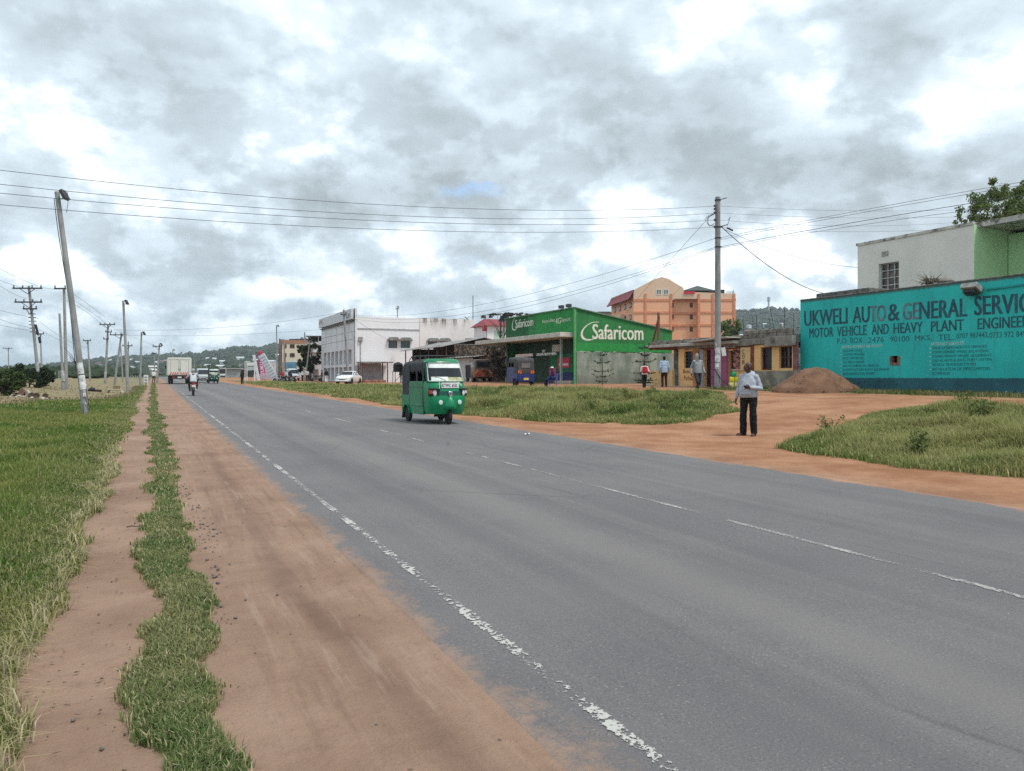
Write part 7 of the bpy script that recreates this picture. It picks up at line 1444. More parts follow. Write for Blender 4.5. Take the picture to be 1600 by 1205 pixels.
# ---------------- motorcycles
def motorcycle(loc, rz, label, col, name='motorcycle', group=None, box=False, lean=0):
    t = thing(name, loc, label, 'motorcycle', group, rotz=rz); t.rotation_euler = (0, lean, rz)
    for y in (.62, -.60): wheel(t, (0, y, .29), .29, .09)
    mb = MB(); mb.ell((0, .17, .80), (.15, .27, .13)); mb.build('tank', col, t); mb = MB(); mb.loft([[(x * w, y, z + dz * h) for x, dz in ((-1, -1), (1, -1), (1, .6), (.6, 1), (-.6, 1), (-1, .6))] for y, z, w, h in ((-.75, .86, .12, .05), (-.4, .80, .15, .06), (-.05, .78, .12, .05))]); mb.build('saddle', BLK, t)
    mb = MB(); mb.tube([(0, .5, .85), (0, .1, .66), (0, -.3, .62), (0, -.7, .74)], .03, 6); mb.tube([(0, .1, .68), (0, .05, .35), (0, -.4, .32)], .03, 6); mb.build('frame', BLK, t)
    mb = MB(); mb.cbox((0, .05, .42), (.22, .34, .28)); mb.lathe((-.13, .05, .44), (1, 0, 0), [(0, .09), (.26, .09)], 12); mb.build('engine', M('engine_grey', (.12, .12, .12), .5, .5), t, bevel=.03)
    mb = MB(); 
    for sx_ in (-.07, .07): mb.tube([(sx_, .62, .29), (sx_, .45, .95)], .022, 6)
    mb.build('fork', CHR, t); mb = MB(); mb.tube([(-.36, .33, 1.06), (-.2, .44, 1.02), (.2, .44, 1.02), (.36, .33, 1.06)], .014, 6); mb.build('handlebar', BLK, t)
    for sx_ in (-1, 1):
        mb = MB(); mb.tube([(sx_ * .22, .42, 1.03), (sx_ * .28, .42, 1.18)], .007, 4); mb.ell((sx_ * .30, .42, 1.21), (.065, .015, .045), 10, 6); mb.build('mirror', BLK, t); mb = MB(); mb.ell((sx_ * .17, -.78, .72), (.035, .035, .03), 8, 6); mb.build('indicator', AMB, t)
        mb = MB(); mb.tube([(sx_ * .12, -.30, .62), (sx_ * .12, -.55, .32)], .025, 6); mb.build('shock', CHR, t)
    mb = MB(); mb.lathe((0, .52, .93), (0, 1, 0), [(-.08, .04), (-.02, .09), (.02, .09), (.03, .03)], 14); mb.build('headlight', CHR, t); mb = MB(); mb.cbox((0, -.84, .78), (.16, .06, .07)); mb.build('tail_light', REDL, t, bevel=.01)
    mb = MB(); mb.cbox((0, -.88, .62), (.21, .012, .15)); mb.build('number_plate', M('plate_pinkish', (.66, .55, .52), .5, var=.1), t); rws = [[(sx_, -.6 + .34 * math.cos(a), .29 + .34 * math.sin(a)) for sx_ in (-.07, 0, .07)] for a in np.linspace(.6, 3.0, 10)]
    mb = MB(); mb.sheet(rws); mb.build('rear_fender', BLK, t); mb = MB(); mb.tube([(.12, .1, .32), (.15, -.4, .30), (.17, -.85, .38)], [.02, .03, .04], 8); mb.build('exhaust', CHR, t)
    mb = MB(); mb.tube([(-.16, -.45, .84), (-.16, -.85, .88), (.16, -.85, .88), (.16, -.45, .84)], .014, 5); mb.build('carrier', CHR, t)
    if box: mb = MB(); mb.box(-.2, .2, -.98, -.62, .90, 1.22); mb.build('top_box', BLK, t, bevel=.03)
    return t
x, y, z = stand(302.5, 48); MOTO = (x, y, gzf(4, y) + .012)
motorcycle((x, y + .6, MOTO[2]), 0, 'motorcycle with a pinkish plate being ridden away along the near lane', M('moto_red', (.16, .015, .02), .3, coat=.5))
mcs = [(444, 100, 1.1, 'black motorcycle nearest the foot of the leaning white sign', (.02, .02, .022), True), (455, 103, .6, 'dark motorcycle parked second along from the leaning white sign', (.02, .03, .05), False), (437, 108, 1.5, 'dark motorcycle half hidden behind the leaning white sign foot', (.10, .015, .02), False), (494, 112, 1.4, 'small motorcycle parked near the yellow sign kiosk', (.04, .04, .05), False)]
for u, d, rz_, lb, c_, bx_ in mcs: x, y, z = stand(u, d); motorcycle((x, y, z), rz_, lb, M('moto_%d' % int(u), c_, .35, coat=.4), group='motorcycles parked at the roadside stand', box=bx_, lean=rad(7))
# ------------------------------------------------------------------ people: one voxel-joined body each, clothes as shells over it
def remesh(o, vox, smooth=3, disp=0.0, dscale=.12):
    r = o.modifiers.new('remesh', 'REMESH'); r.mode = 'VOXEL'; r.voxel_size = vox; r.use_smooth_shade = True
    if smooth: s = o.modifiers.new('smooth', 'SMOOTH'); s.factor = .5; s.iterations = smooth
    if disp:
        key = 'folds%d' % int(dscale * 1000)
        tx = bpy.data.textures.get(key) or bpy.data.textures.new(key, 'CLOUDS'); tx.noise_scale = dscale; tx.noise_depth = 1
        d = o.modifiers.new('folds', 'DISPLACE'); d.texture = tx; d.strength = disp; d.mid_level = .5
    return o
SKIN = M('skin_brown', (.070, .034, .023), .5, var=.12, scale=8, spec=.4); SKIN2 = M('skin_dark', (.035, .021, .016), .5, var=.12, scale=8)
HAIR = M('hair_black', (.010, .009, .009), .8)
def hand(mb, wrist, d, thumb, palm, curl=.5, s=1.0):
    """palm and five fingers: d along the hand, thumb towards the thumb side, palm normal"""
    w = Vector(wrist); d = Vector(d).normalized(); th = Vector(thumb); th = (th - d * th.dot(d)).normalized(); pn = d.cross(th); pn = pn if pn.dot(Vector(palm)) > 0 else -pn
    c = w + d * .05 * s; R_ = Matrix((th, d, pn)).transposed(); mb.ell(c, (.040 * s, .052 * s, .017 * s), 12, 8, R_); mb.capsule(w - d * .02, w + d * .03 * s, .024 * s, .025 * s)
    for k, (off, L) in enumerate(((.030, .072), (.010, .082), (-.011, .076), (-.030, .060))):
        b = w + d * .092 * s + th * off * s; a = curl * (.9 + .12 * k); p = b; ang = a * .6
        for seg, (fl, r0, r1) in enumerate(((.45, .0100, .0092), (.32, .0092, .0085), (.26, .0085, .0075))):
            e = p + (d * math.cos(ang) + pn * math.sin(ang)) * L * fl * s; mb.capsule(p, e, r0 * s, r1 * s, 7); p = e; ang += a
    b = w + d * .025 * s + th * .032 * s; m1 = b + (d * .6 + th * .7 + pn * .25).normalized() * .038 * s; m2 = m1 + (d * .85 + th * .15 + pn * .4).normalized() * .032 * s
    mb.capsule(b, m1, .0125 * s, .011 * s, 7); mb.capsule(m1, m2, .011 * s, .009 * s, 7)
STD = dict(pelvis=(0, 0, .95), chest=(0, 0, 1.27), neck=(0, -.01, 1.47), head=(0, .02, 1.625), shR=(.185, 0, 1.42), elR=(.25, -.03, 1.13), wrR=(.27, .06, .89), shL=(-.185, 0, 1.42), elL=(-.25, -.03, 1.13), wrL=(-.27, .06, .89),
           hipR=(.095, 0, .92), knR=(.10, .03, .49), anR=(.105, -.01, .085), hipL=(-.095, 0, .92), knL=(-.10, .03, .49), anL=(-.105, -.01, .085), hdR=(0, .25, -1), hdL=(0, .25, -1), thR=(0, 1, 0), thL=(0, 1, 0), pmR=(-1, 0, 0), pmL=(1, 0, 0), curl=.55, yaw=0, pitch=0, toeR=(.15, 1), toeL=(-.15, 1))
def person(label, loc, rz, h=1.72, pose=None, top=None, bottom=None, shoes=None, skin=None, hair='short', sleeves='long', legs='long', fat=1.0, vox=.014, fine=False, hood=False, extra=None, skirt=False, group=None, belly=0.0):
    J = dict(STD); J.update(pose or {}); s = h / 1.75; skin = skin or SKIN2
    t = thing('person', loc, label, 'person', group, rotz=rz); t.scale = (s, s, s); V = lambda k: Vector(J[k])
    mb = MB()
    mb.ell(V('chest'), (.155 * fat, .105 * fat, .19)); mb.ell(V('pelvis') + Vector((0, 0, .03)), (.15 * fat, .11 * fat, .14)); mb.capsule(V('pelvis'), V('chest'), .12 * fat, .12 * fat)
    mb.capsule(V('chest') + Vector((0, 0, .1)), V('neck'), .08, .056); mb.capsule(V('shR'), V('shL'), .06, .06); mb.capsule(V('neck') - Vector((0, 0, .03)), V('head') - Vector((0, .005, .05)), .057, .055)
    for S in 'RL':
        mb.capsule(V('sh' + S), V('el' + S), .054 * fat ** .5, .042); mb.capsule(V('el' + S), V('wr' + S), .042, .027); hand(mb, V('wr' + S), J['hd' + S], J['th' + S], J['pm' + S], J['curl'] if S == 'R' or 'curlL' not in J else J['curlL'], 1.0 if fine else 1.08)
        mb.capsule(V('hip' + S), V('kn' + S), .088 * fat ** .5, .058); mb.capsule(V('kn' + S), V('kn' + S).lerp(V('an' + S), .35), .056, .058); mb.capsule(V('kn' + S).lerp(V('an' + S), .35), V('an' + S), .058, .038)
        td = Vector((*J['toe' + S], 0)).normalized(); a = V('an' + S); mb.capsule(a + Vector((0, 0, -.045)) - td * .04, a + Vector((0, 0, -.055)) + td * .14, .032, .025)
    HR = RZ(-J['yaw']) @ Matrix.Rotation(J['pitch'], 3, 'X'); hc = V('head'); hp = lambda x, y, z: hc + HR @ Vector((x, y, z))
    mb.ell(hp(0, -.012, .028), (.076, .094, .092), 16, 12, HR); mb.ell(hp(0, .022, -.035), (.060, .070, .080), 14, 10, HR); mb.ell(hp(0, .055, -.085), (.034, .030, .026), 10, 8, HR)
    mb.capsule(hp(0, .092, .012), hp(0, .110, -.026), .012, .017); mb.ell(hp(0, .088, -.058), (.027, .014, .013), 10, 6, HR); mb.ell(hp(0, .083, .030), (.052, .016, .014), 10, 6, HR)
    for sx_ in (-1, 1): mb.ell(hp(sx_ * .077, -.012, -.004), (.011, .022, .034), 8, 6, HR)
    body = remesh(mb.build('body', skin, t), .0075 if fine else vox, 2)
    if fine:
        for sx_ in (-1, 1):
            e = MB(); e.ell(hp(sx_ * .031, .080, .008), (.012, .008, .007), 8, 6, HR); e.build('eye', M('eye_white', (.35, .32, .30), .3), t)
    if hair == 'short': q = MB(); q.ell(hp(0, -.018, .040), (.080, .096, .088), 14, 10, HR); q.ell(hp(0, -.05, .0), (.074, .062, .07), 12, 8, HR); remesh(q.build('hair', HAIR, t), .012, 1)
    if hair == 'cap': q = MB(); q.ell(hp(0, -.01, .055), (.084, .10, .072), 14, 10, HR); q.ell(hp(0, .10, .045), (.06, .06, .012), 12, 6, HR); remesh(q.build('cap', M('cap_white', (.68, .68, .66), .7), t), .01, 1)
    if hair == 'helmet': q = MB(); q.ell(hp(0, -.005, .02), (.125, .145, .14), 18, 14, HR); q.build('helmet', M('helmet_grey', (.30, .30, .29), .3, var=.1, coat=.4), t); q = MB(); q.ell(hp(0, .045, .01), (.105, .105, .055), 14, 8, HR); q.build('visor', SCREEN, t)
    if top:
        q = MB(); up_ = (V('chest') - V('pelvis')).normalized(); fwd_ = Vector((1, 0, 0)).cross(up_) * -1; fwd_ = fwd_ if fwd_.dot(Vector((0, 1, 0))) > -.2 else -fwd_; LQ = (V('chest') - V('pelvis')).length; rws = []
        for f, wx_, wy2, of in (((-.42 if skirt else -.14), .168, .135, 0), ((-.36 if skirt else -.06), .182, .150, .25 * belly), (.15, .184, .146, .7 * belly), (.42, .182, .142, belly), (.75, .178, .134, .6 * belly), (1.05, .182, .126, .2 * belly), (1.3, .150, .110, 0), (1.48, .10, .085, 0)):
            c = V('pelvis') + up_ * LQ * f + fwd_ * (of + .008); rws.append([c + Vector((1, 0, 0)) * (wx_ * fat * math.copysign(abs(math.cos(a)) ** .8, math.cos(a))) + fwd_ * ((wy2 * fat + of * .6) * math.copysign(abs(math.sin(a)) ** .8, math.sin(a))) for a in [2 * math.pi * j / 24 for j in range(24)]])
        q.loft(rws); q.capsule(V('shR') + Vector((-.02, 0, -.01)), V('shL') + Vector((.02, 0, -.01)), .068, .068)
        for S in 'RL':
            q.capsule(V('sh' + S), V('el' + S), .066 * fat ** .5, .055); q.capsule(V('neck') + Vector((0, 0, -.035)), V('sh' + S).lerp(V('neck'), .12), .060, .060)
            if sleeves == 'long': q.capsule(V('el' + S), V('wr' + S).lerp(V('el' + S), .06), .058, .042)
        q.capsule(V('neck') - Vector((0, 0, .05)), V('neck') - Vector((0, -.005, .01)), .085, .072)
        if hood: q.ell(V('neck') + Vector((0, -.085, .005)), (.125, .08, .075)); q.capsule(V('neck') + Vector((-.085, .0, -.01)), V('neck') + Vector((-.03, .08, -.045)), .05, .04); q.capsule(V('neck') + Vector((.085, .0, -.01)), V('neck') + Vector((.03, .08, -.045)), .05, .04)
        tp = remesh(q.build('top', top, t), .011 if fine else vox, 3, .022 if fine else .015, .10)
        if hood == 'up':
            q = MB(); rws = []
            for z, r in ((-.20, .10), (-.12, .105), (-.03, .112), (.05, .112), (.11, .09), (.145, .03)): rws.append([hp(r * math.cos(a), r * 1.06 * math.sin(a) - .012, z) for a in np.linspace(rad(128) - math.pi * 1.92 + rad(5), rad(52), 15)])
            q.sheet(rws); q.sheet([[p + (hc - p) * .08 for p in r] for r in reversed(rws)]); q.build('hood', top, t)
        if fine:
            q = MB()
            for sx_ in (-1, 1): q.tube([V('neck') + Vector((sx_ * .04, .10, -.05)), V('chest') + Vector((sx_ * .045, .152, .04)), V('chest') + Vector((sx_ * .05, .172, -.05))], .0035, 5)
            s2 = q.build('drawstring', WHITEP, t); s2.parent = tp
            q = MB(); pc = V('pelvis') + Vector((0, .185 + belly * 1.35, .12)); rws = [[pc + Vector((x, -.35 * x * x / .2 + .014, z)) for x in np.linspace(-w_, w_, 9)] for z, w_ in ((-.085, .135), (-.03, .135), (.02, .11), (.055, .085))]; q.sheet(rws); s2 = q.build('front_pocket', top, t); s2.parent = tp
    if bottom:
        q = MB(); q.ell(V('pelvis') + Vector((0, 0, -.015)), (.160 * fat, .122 * fat, .125))
        for S in 'RL':
            k = V('kn' + S); a = V('an' + S)
            q.capsule(V('hip' + S), k, .104 * fat ** .5, .076)
            if legs == 'long': q.capsule(k, a + Vector((0, 0, .0)), .076 if not fine else .088, .062 if not fine else .080)
            elif legs == 'shorts': q.capsule(k.lerp(V('hip' + S), .25), k.lerp(a, .04), .090, .082)
        if fine:
            for S in 'RL': q.capsule(V('an' + S) + Vector((0, .01, -.015)), V('an' + S) + Vector((0, .01, .03)), .074, .074)
        remesh(q.build('trousers' if legs == 'long' else 'shorts', bottom, t), .012 if fine else vox, 3, .022 if fine else .012, .12)
    for S in 'RL':
        td = Vector((*J['toe' + S], 0)).normalized(); a = V('an' + S); q = MB(); sd2 = Vector((td.y, -td.x, 0)); b0 = a.z - .085
        rws = []
        for f, w_, hh in ((-.075, .022, .05), (-.06, .036, .075), (0, .040, .085), (.06, .042, .068), (.12, .046, .05), (.165, .038, .038), (.185, .018, .026)): rws.append([Vector((a.x, a.y, b0)) + td * f + sd2 * (w_ * math.cos(an)) + Vector((0, 0, max(0, math.sin(an)) * hh)) for an in np.linspace(0, 2 * math.pi, 13)[:-1]])
        q.loft(rws); q.build('shoe', shoes or M('shoe_dark', (.03, .022, .02), .6), t)
    if extra: extra(t, J, s)
    return t
def face_dir(l, c):
    """rotation so the person faces a mix of picture-left (l) and towards the camera (c)"""
    f = Vector((-CA * l - SA * c, SA * l - CA * c)); return math.atan2(-f.x, f.y)
CL = {k: M('cloth_' + k, c, .9, var=.10, scale=5, bump=.25, bscale=60) for k, c in dict(greyblue=(.35, .38, .43), black=(.008, .008, .010), grey=(.27, .275, .285), charcoal=(.035, .033, .034), paleblue=(.34, .44, .58), maroon=(.035, .014, .014), white=(.66, .66, .66), navy=(.012, .016, .05), red=(.30, .03, .03), brown=(.07, .05, .035), pale=(.50, .52, .55), dgreen=(.014, .018, .010)).items()}
# the man with the phone
x, y, z = ground(1170, 681.5)
MAN_RZ = face_dir(.62, .78)
MANP = dict(shR=(.178, 0, 1.395), elR=(.262, -.04, 1.11), wrR=(.285, .07, .875), shL=(-.178, 0, 1.395), elL=(-.285, -.01, 1.12), wrL=(-.13, .25, 1.145), hdL=(.85, .45, .06), thL=(0, .5, 1), pmL=(.1, -.6, .7), curlL=.75, hdR=(.02, .2, -1), yaw=.72, pitch=.04,
            hipR=(.10, 0, .92), knR=(.125, .03, .49), anR=(.135, .0, .085), hipL=(-.10, 0, .92), knL=(-.11, .02, .49), anL=(-.115, -.03, .085), toeR=(.65, .8), toeL=(-.1, 1), head=(.008, .03, 1.63))
man = person('man in light grey hoodie and black trousers looking aside, phone in hand', (x, y, z), MAN_RZ, 1.74, MANP, CL['greyblue'], CL['black'], M('shoe_brown', (.085, .032, .022), .55), SKIN, None, fat=1.14, fine=True, hood=True, belly=.045)
Rm = Matrix.Rotation(MAN_RZ, 3, 'Z'); s_ = 1.74 / 1.75
pc = Vector((x, y, z)) + Rm @ (Vector((-.03, .335, 1.175)) * s_)
mb = MB(); mb.cbox((0, 0, 0), (.072, .145, .009)); ph = mb.build('phone', M('phone_black', (.012, .012, .014), .2), bevel=.004, loc=pc, rot=(rad(-22), rad(14), MAN_RZ - 1.15)); tag(ph, 'black mobile phone held in the hand of the man in the light grey hoodie', 'phone')
WALK = dict(hipR=(.09, 0, .92), knR=(.10, .20, .54), anR=(.07, .16, .10), hipL=(-.09, 0, .92), knL=(-.08, .0, .48), anL=(-.04, -.28, .13), elR=(.26, -.10, 1.14), wrR=(.30, -.02, .90), elL=(-.26, .0, 1.14), wrL=(-.25, .18, .94))
x, y, z = stand(1090, 34.2); person('hooded man in a grey sweatshirt and dark shorts striding across the verge', (x, y, z), face_dir(-.25, .95), 1.78, dict(WALK, yaw=-.5), CL['grey'], CL['charcoal'], None, SKIN2, None, legs='shorts', hood='up', vox=.012)
x, y, z = stand(1038, 42.5); person('man in a long pale blue shirt seen from behind, standing by the yellow wall', (x, y, z), face_dir(.0, -1), 1.72, dict(knR=(.09, .02, .49)), CL['paleblue'], CL['maroon'], M('boot_dark', (.03, .02, .014)), SKIN2, 'short', fat=1.02, skirt=True, vox=.012)
x, y, z = stand(1007, 42.0); KID = (x, y, z); kz = face_dir(.0, -1)
person('child in a white shirt and black trousers walking away past the tiered sapling', KID, kz, 1.40, dict(WALK, anL=(-.08, -.1, .1), knL=(-.1, -.02, .49), head=(0, .05, 1.60)), CL['white'], CL['black'], None, SKIN2, 'short', vox=.012, sleeves='short')
t = thing('backpack', (KID[0] - SA * -.0, KID[1], KID[2] + .80), 'bright red backpack on the back of the child in white', 'backpack', rotz=kz)
mb = MB(); mb.loft([[(w_ * cx, -.17 - .085 * cy, zz) for cx, cy in ((-1, 0), (-1, .7), (-.6, 1), (.6, 1), (1, .7), (1, 0))] for zz, w_ in ((0, .13), (.03, .155), (.22, .15), (.34, .12), (.37, .07))]); mb.build('bag', M('bag_red', (.50, .015, .03), .7, var=.15), t, bevel=.015)
mb = MB(); mb.box(-.10, .10, -.285, -.245, .03, .16); mb.build('pocket', M('bag_dark_red', (.32, .01, .02), .7), t, bevel=.015); mb = MB()
for sx_ in (-1, 1): mb.tube([(sx_ * .09, -.16, .34), (sx_ * .115, -.02, .36), (sx_ * .12, .10, .25), (sx_ * .11, .0, .08), (sx_ * .11, -.16, .04)], .014, 6)
mb.build('strap', M('bag_dark_red', (.32, .01, .02)), t)
# the seated guard and chair
x, y, z = stand(863, 47.5); SEAT = (x, y, z); sr = face_dir(.95, -.3)
SIT = dict(pelvis=(0, -.02, .52), chest=(0, -.03, .84), neck=(0, -.02, 1.04), head=(0, .02, 1.19), shR=(.185, -.02, .99), elR=(.24, .02, .72), wrR=(.14, .22, .60), shL=(-.185, -.02, .99), elL=(-.24, .02, .72), wrL=(-.14, .22, .60), hipR=(.1, 0, .50), knR=(.14, .42, .48), anR=(.13, .40, .085), hipL=(-.1, 0, .50), knL=(-.14, .42, .48), anL=(-.13, .44, .085), hdR=(-.5, 1, -.2), hdL=(.5, 1, -.2), thR=(-1, 0, .5), thL=(1, 0, .5), pmR=(0, 0, -1), pmL=(0, 0, -1))
person('person in navy clothes and a white cap sitting outside the green shop', SEAT, sr, 1.70, SIT, CL['navy'], CL['navy'], M('shoe_pale', (.5, .48, .45)), SKIN2, 'cap', vox=.012)
t = thing('plastic_chair', SEAT, 'blue plastic armchair under the person in the white cap', 'chair', rotz=sr); BLUEC = M('chair_blue', (.03, .10, .34), .45, var=.06)
mb = MB(); mb.box(-.22, .22, -.22, .22, .385, .42); mb.build('seat', BLUEC, t, bevel=.015); mb = MB(); mb.loft([[(-.22, -.24 - b_, zz), (-.19, -.27 - b_, zz), (.19, -.27 - b_, zz), (.22, -.24 - b_, zz), (.19, -.245 - b_, zz), (-.19, -.245 - b_, zz)] for zz, b_ in ((.42, 0), (.65, .04), (.86, .09))]); mb.build('backrest', BLUEC, t, bevel=.01)
for sx_ in (-1, 1):
    for sy_ in (-1, 1): mb = MB(); mb.tube([(sx_ * .20, sy_ * .20, .40), (sx_ * .23, sy_ * .24, 0)], [.022, .016], 6); mb.build('leg', BLUEC, t)
    mb = MB(); mb.tube([(sx_ * .24, -.27, .64), (sx_ * .25, 0, .64), (sx_ * .25, .2, .62), (sx_ * .23, .22, .42)], .02, 6); mb.build('armrest', BLUEC, t)
# rider
RIDE = dict(pelvis=(0, -.30, .90), chest=(0, -.20, 1.20), neck=(0, -.16, 1.40), head=(0, -.10, 1.56), shR=(.19, -.17, 1.35), elR=(.36, .06, 1.15), wrR=(.34, .30, 1.07), shL=(-.19, -.17, 1.35), elL=(-.36, .06, 1.15), wrL=(-.34, .30, 1.07), hipR=(.11, -.28, .88), knR=(.24, .08, .72), anR=(.19, -.12, .36), hipL=(-.11, -.28, .88), knL=(-.24, .08, .72), anL=(-.19, -.12, .36), hdR=(0, 1, -.2), hdL=(0, 1, -.2), thR=(-1, 0, 0), thL=(1, 0, 0), pmR=(0, 0, -1), pmL=(0, 0, -1), curl=.9)
person('motorcycle rider in a pale shirt and grey helmet seen from behind on the road', (MOTO[0], MOTO[1] + .6, MOTO[2]), 0, 1.75, RIDE, CL['pale'], CL['charcoal'], None, SKIN2, 'helmet', fat=1.1, vox=.014)
# far figures
far_ = [(240, 103, 'white', 'charcoal', (0, -1), 'walker in a white shirt going away along the verge near the truck', 1.7), (378.5, 93, 'dgreen', 'black', (.3, .9), 'man in dark clothes standing alone at the far edge of the road', 1.78),
        (440.5, 105, 'red', 'charcoal', (.4, -.5), 'person in a dark red top among the motorcycles by the leaning sign', 1.7), (446.5, 106, 'pale', 'navy', (-.5, -.5), 'person in a pale top among the motorcycles by the leaning sign', 1.7), (452.5, 104, 'navy', 'black', (-.7, .3), 'person in a navy top and white cap beside the motorcycles', 1.72),
        (472.5, 118, 'white', 'navy', (.5, .6), 'person in a white shirt standing at the pale slanting lamp post', 1.7), (480, 113, 'pale', 'black', (.2, -.9), 'person in a pale shirt and black trousers in front of the yellow kiosk', 1.74), (503, 102, 'brown', 'brown', (.8, .2), 'person in brown clothes near the white columned front', 1.7), (510, 101, 'black', 'white', (.1, -1), 'person in a black shirt and white trousers walking to the columned front', 1.76), (627, 93, 'charcoal', 'white', (.2, .8), 'person in a dark top standing by the black water tank', 1.7)]
for k, (u, d, a, b_, (l, c), lb, hh) in enumerate(far_): x, y, z = stand(u, d); person(lb, (x, y, z), face_dir(l, c), hh, WALK if k in (0, 6, 8) else None, CL[a], CL[b_], None, SKIN2, 'cap' if k == 4 else 'short', vox=.022)
# ------------------------------------------------------------------ signs and loose things
def slab(name, label, cat, base_uv, top_uv, d, w, th, mat, yaw=0.0):
    """a leaning flat box whose foot stands on the ground at the seen place"""
    bx, by, bz = stand(base_uv[0], d); b = Vector((bx, by, bz)); tp = P3(*top_uv, d) - b; t = thing(name, b, label, cat)
    u = tp.normalized(); s = Vector((CA, -SA, 0)); s = (RZ(yaw) @ s); s = (s - u * s.dot(u)).normalized(); n_ = u.cross(s); L = tp.length
    vs = [u * h + s * i * w / 2 + n_ * j * th / 2 for h in (-.2, L) for i, j in ((-1, -1), (1, -1), (1, 1), (-1, 1))]
    mb = MB(); mb.add(vs, [(3, 2, 1, 0), (4, 5, 6, 7), (0, 1, 5, 4), (1, 2, 6, 5), (2, 3, 7, 6), (3, 0, 4, 7)]); mb.build('panel', mat, t, bevel=.03); return t, u, s, n_, L, w, th
GREYP = M('sign_pale_grey', (.50, .53, .57), .6, var=.06, scale=.8)
t, u, s, n_, L, w, th = slab('leaning_sign', 'tall pale grey ladder-lined sign panel leaning over beside the parked motorcycles', 'sign', (433, 598), (408, 554.5), 108, .95, .28, GREYP)
for k in range(9):
    mb = MB(); c = u * (L * (.1 + .1 * k)); f = -1 if n_.dot(Vector((SA, CA, 0))) > 0 else 1
    bar(mb, c - s * w * .44 + n_ * f * (th / 2 + .012), c + s * w * .44 + n_ * f * (th / 2 + .012), .05, .02, n_); mb.build('seam', M('seam_grey', (.28, .30, .33)), t)
slab('leaning_sign', 'narrow white sign pylon leaning the other way behind the ladder-lined one', 'sign', (404.5, 592.5), (396.5, 555), 122, .42, .2, M('sign_white_paint', (.62, .65, .67), .6))
t, u, s, n_, L, w, th = slab('pink_banner', 'magenta pink upright banner with white letters behind the leaning pale panel', 'banner', (411.5, 592.5), (407, 553.5), 140, .95, .12, M('magenta', (.48, .03, .20), .6, var=.08))
f = -1 if n_.dot(Vector((SA, CA, 0))) > 0 else 1
mb = MB(); put_text(mb, 'ZUKU', u * (L * .18) + s * .30 + n_ * f * (th / 2 + .01), u, -s, L * .50, .60, .06); mb.build('lettering', WHITEP, t, smooth=False)
mb = MB(); mb.ell(u * (L + .25), (.36, .1, .36), 14, 8, RZ(-ANG)); mb.build('top_disc', M('disc_red', (.50, .03, .06), .6), t); mb = MB(); mb.cbox((-.2, .3, .5), (3.0, .5, .9), RZ(-ANG)); mb.build('base_panel', M('hoarding_mauve', (.42, .30, .38)), t, bevel=.04)
x, y, z = stand(392, 126); t = thing('framed_sign', (x, y, z), 'white framed roadside sign with stacked panels left of the pink banner', 'sign', rotz=-ANG); k_ = 126 / FPX
for sx_ in (-.62, .62): mb = MB(); mb.box(sx_ - .06, sx_ + .06, -.06, .06, -.2, 3.1); mb.build('post', WHITEP, t)
for z0, z1, m_ in ((2.45, 3.0, WHITEP), (1.7, 2.3, M('panel_pale', (.42, .46, .48))), (.95, 1.6, M('panel_dark', (.04, .045, .05)))):
    mb = MB(); mb.box(-.54, .54, -.04, .04, z0, z1); mb.build('panel', m_, t)
mb = MB(); mb.box(-1.0, -.9, -.05, .05, -.2, 3.2); mb.box(-.9, -.1, -.05, .05, 3.1, 3.2); mb.build('side_frame', WHITEP, t)
x, y, z = stand(348.5, 150); t = thing('framed_sign', (x, y, z), 'grey gate-shaped sign frame holding a dark board, far beyond the rickshaw', 'sign', rotz=-ANG)
for sx_ in (-.62, .55): mb = MB(); mb.box(sx_ - .05, sx_ + .05, -.05, .05, -.2, 2.2); mb.build('post', M('post_grey', (.45, .47, .48)), t)
mb = MB(); mb.box(-.65, .6, -.05, .05, 2.05, 2.25); mb.build('top_bar', M('post_grey', (.45, .47, .48)), t); mb = MB(); mb.box(-.55, .48, -.03, .03, 1.2, 1.95); mb.build('panel', M('panel_dark', (.04, .045, .05)), t)
for u_, d, w_, lb in ((362, 190, 3.2, 'low pale roofed stall, first beyond the far verge'), (373, 205, 2.2, 'rusty brown kiosk, second beyond the far verge')):
    x, y, z = stand(u_, d); t = thing('roadside_kiosk', (x, y, z), lb, 'kiosk', rotz=-ANG); mb = MB(); mb.box(-w_ / 2, w_ / 2, 0, 2, -.3, 2.1); mb.build('wall', M('kiosk_rust' if w_ < 3 else 'kiosk_pale', (.14, .09, .08) if w_ < 3 else (.30, .32, .32), .8), t); mb = MB(); mb.box(-w_ / 2 - .4, w_ / 2 + .4, -.5, 2.3, 2.1, 2.22); mb.build('roof', M('far_roof_tin', (.52, .55, .57)), t)
x, y, z = stand(228, 84); t = thing('notice_board', (x, y, z), 'small white notice board on legs beside the end of the footpath', 'sign', rotz=-ANG)
mb = MB(); mb.box(-.24, .24, -.03, .03, .32, 1.12); mb.build('board', WHITEP, t, bevel=.01); mb = MB(); mb.box(-.16, .16, -.036, -.031, .82, .95); mb.box(-.17, .12, -.036, -.031, .62, .70); mb.box(-.12, .17, -.036, -.031, .45, .55); mb.build('print', M('print_grey', (.18, .20, .22)), t)
for sx_ in (-.2, .2): mb = MB(); mb.box(sx_ - .025, sx_ + .025, -.025, .025, -.1, .32); mb.build('leg', WHITEP, t)
x, y, z = stand(211, 112); t = thing('post_fence', (x, y, z), 'row of thin pale fence posts between the lamp posts across the waste ground', 'fence', rotz=-ANG)
for k in range(7): mb = MB(); mb.box(-.7 + .25 * k, -.64 + .25 * k, -.03, .03, -.1, .98 + .06 * (k % 2)); mb.build('post', M('fence_pale', (.36, .36, .33)), t)
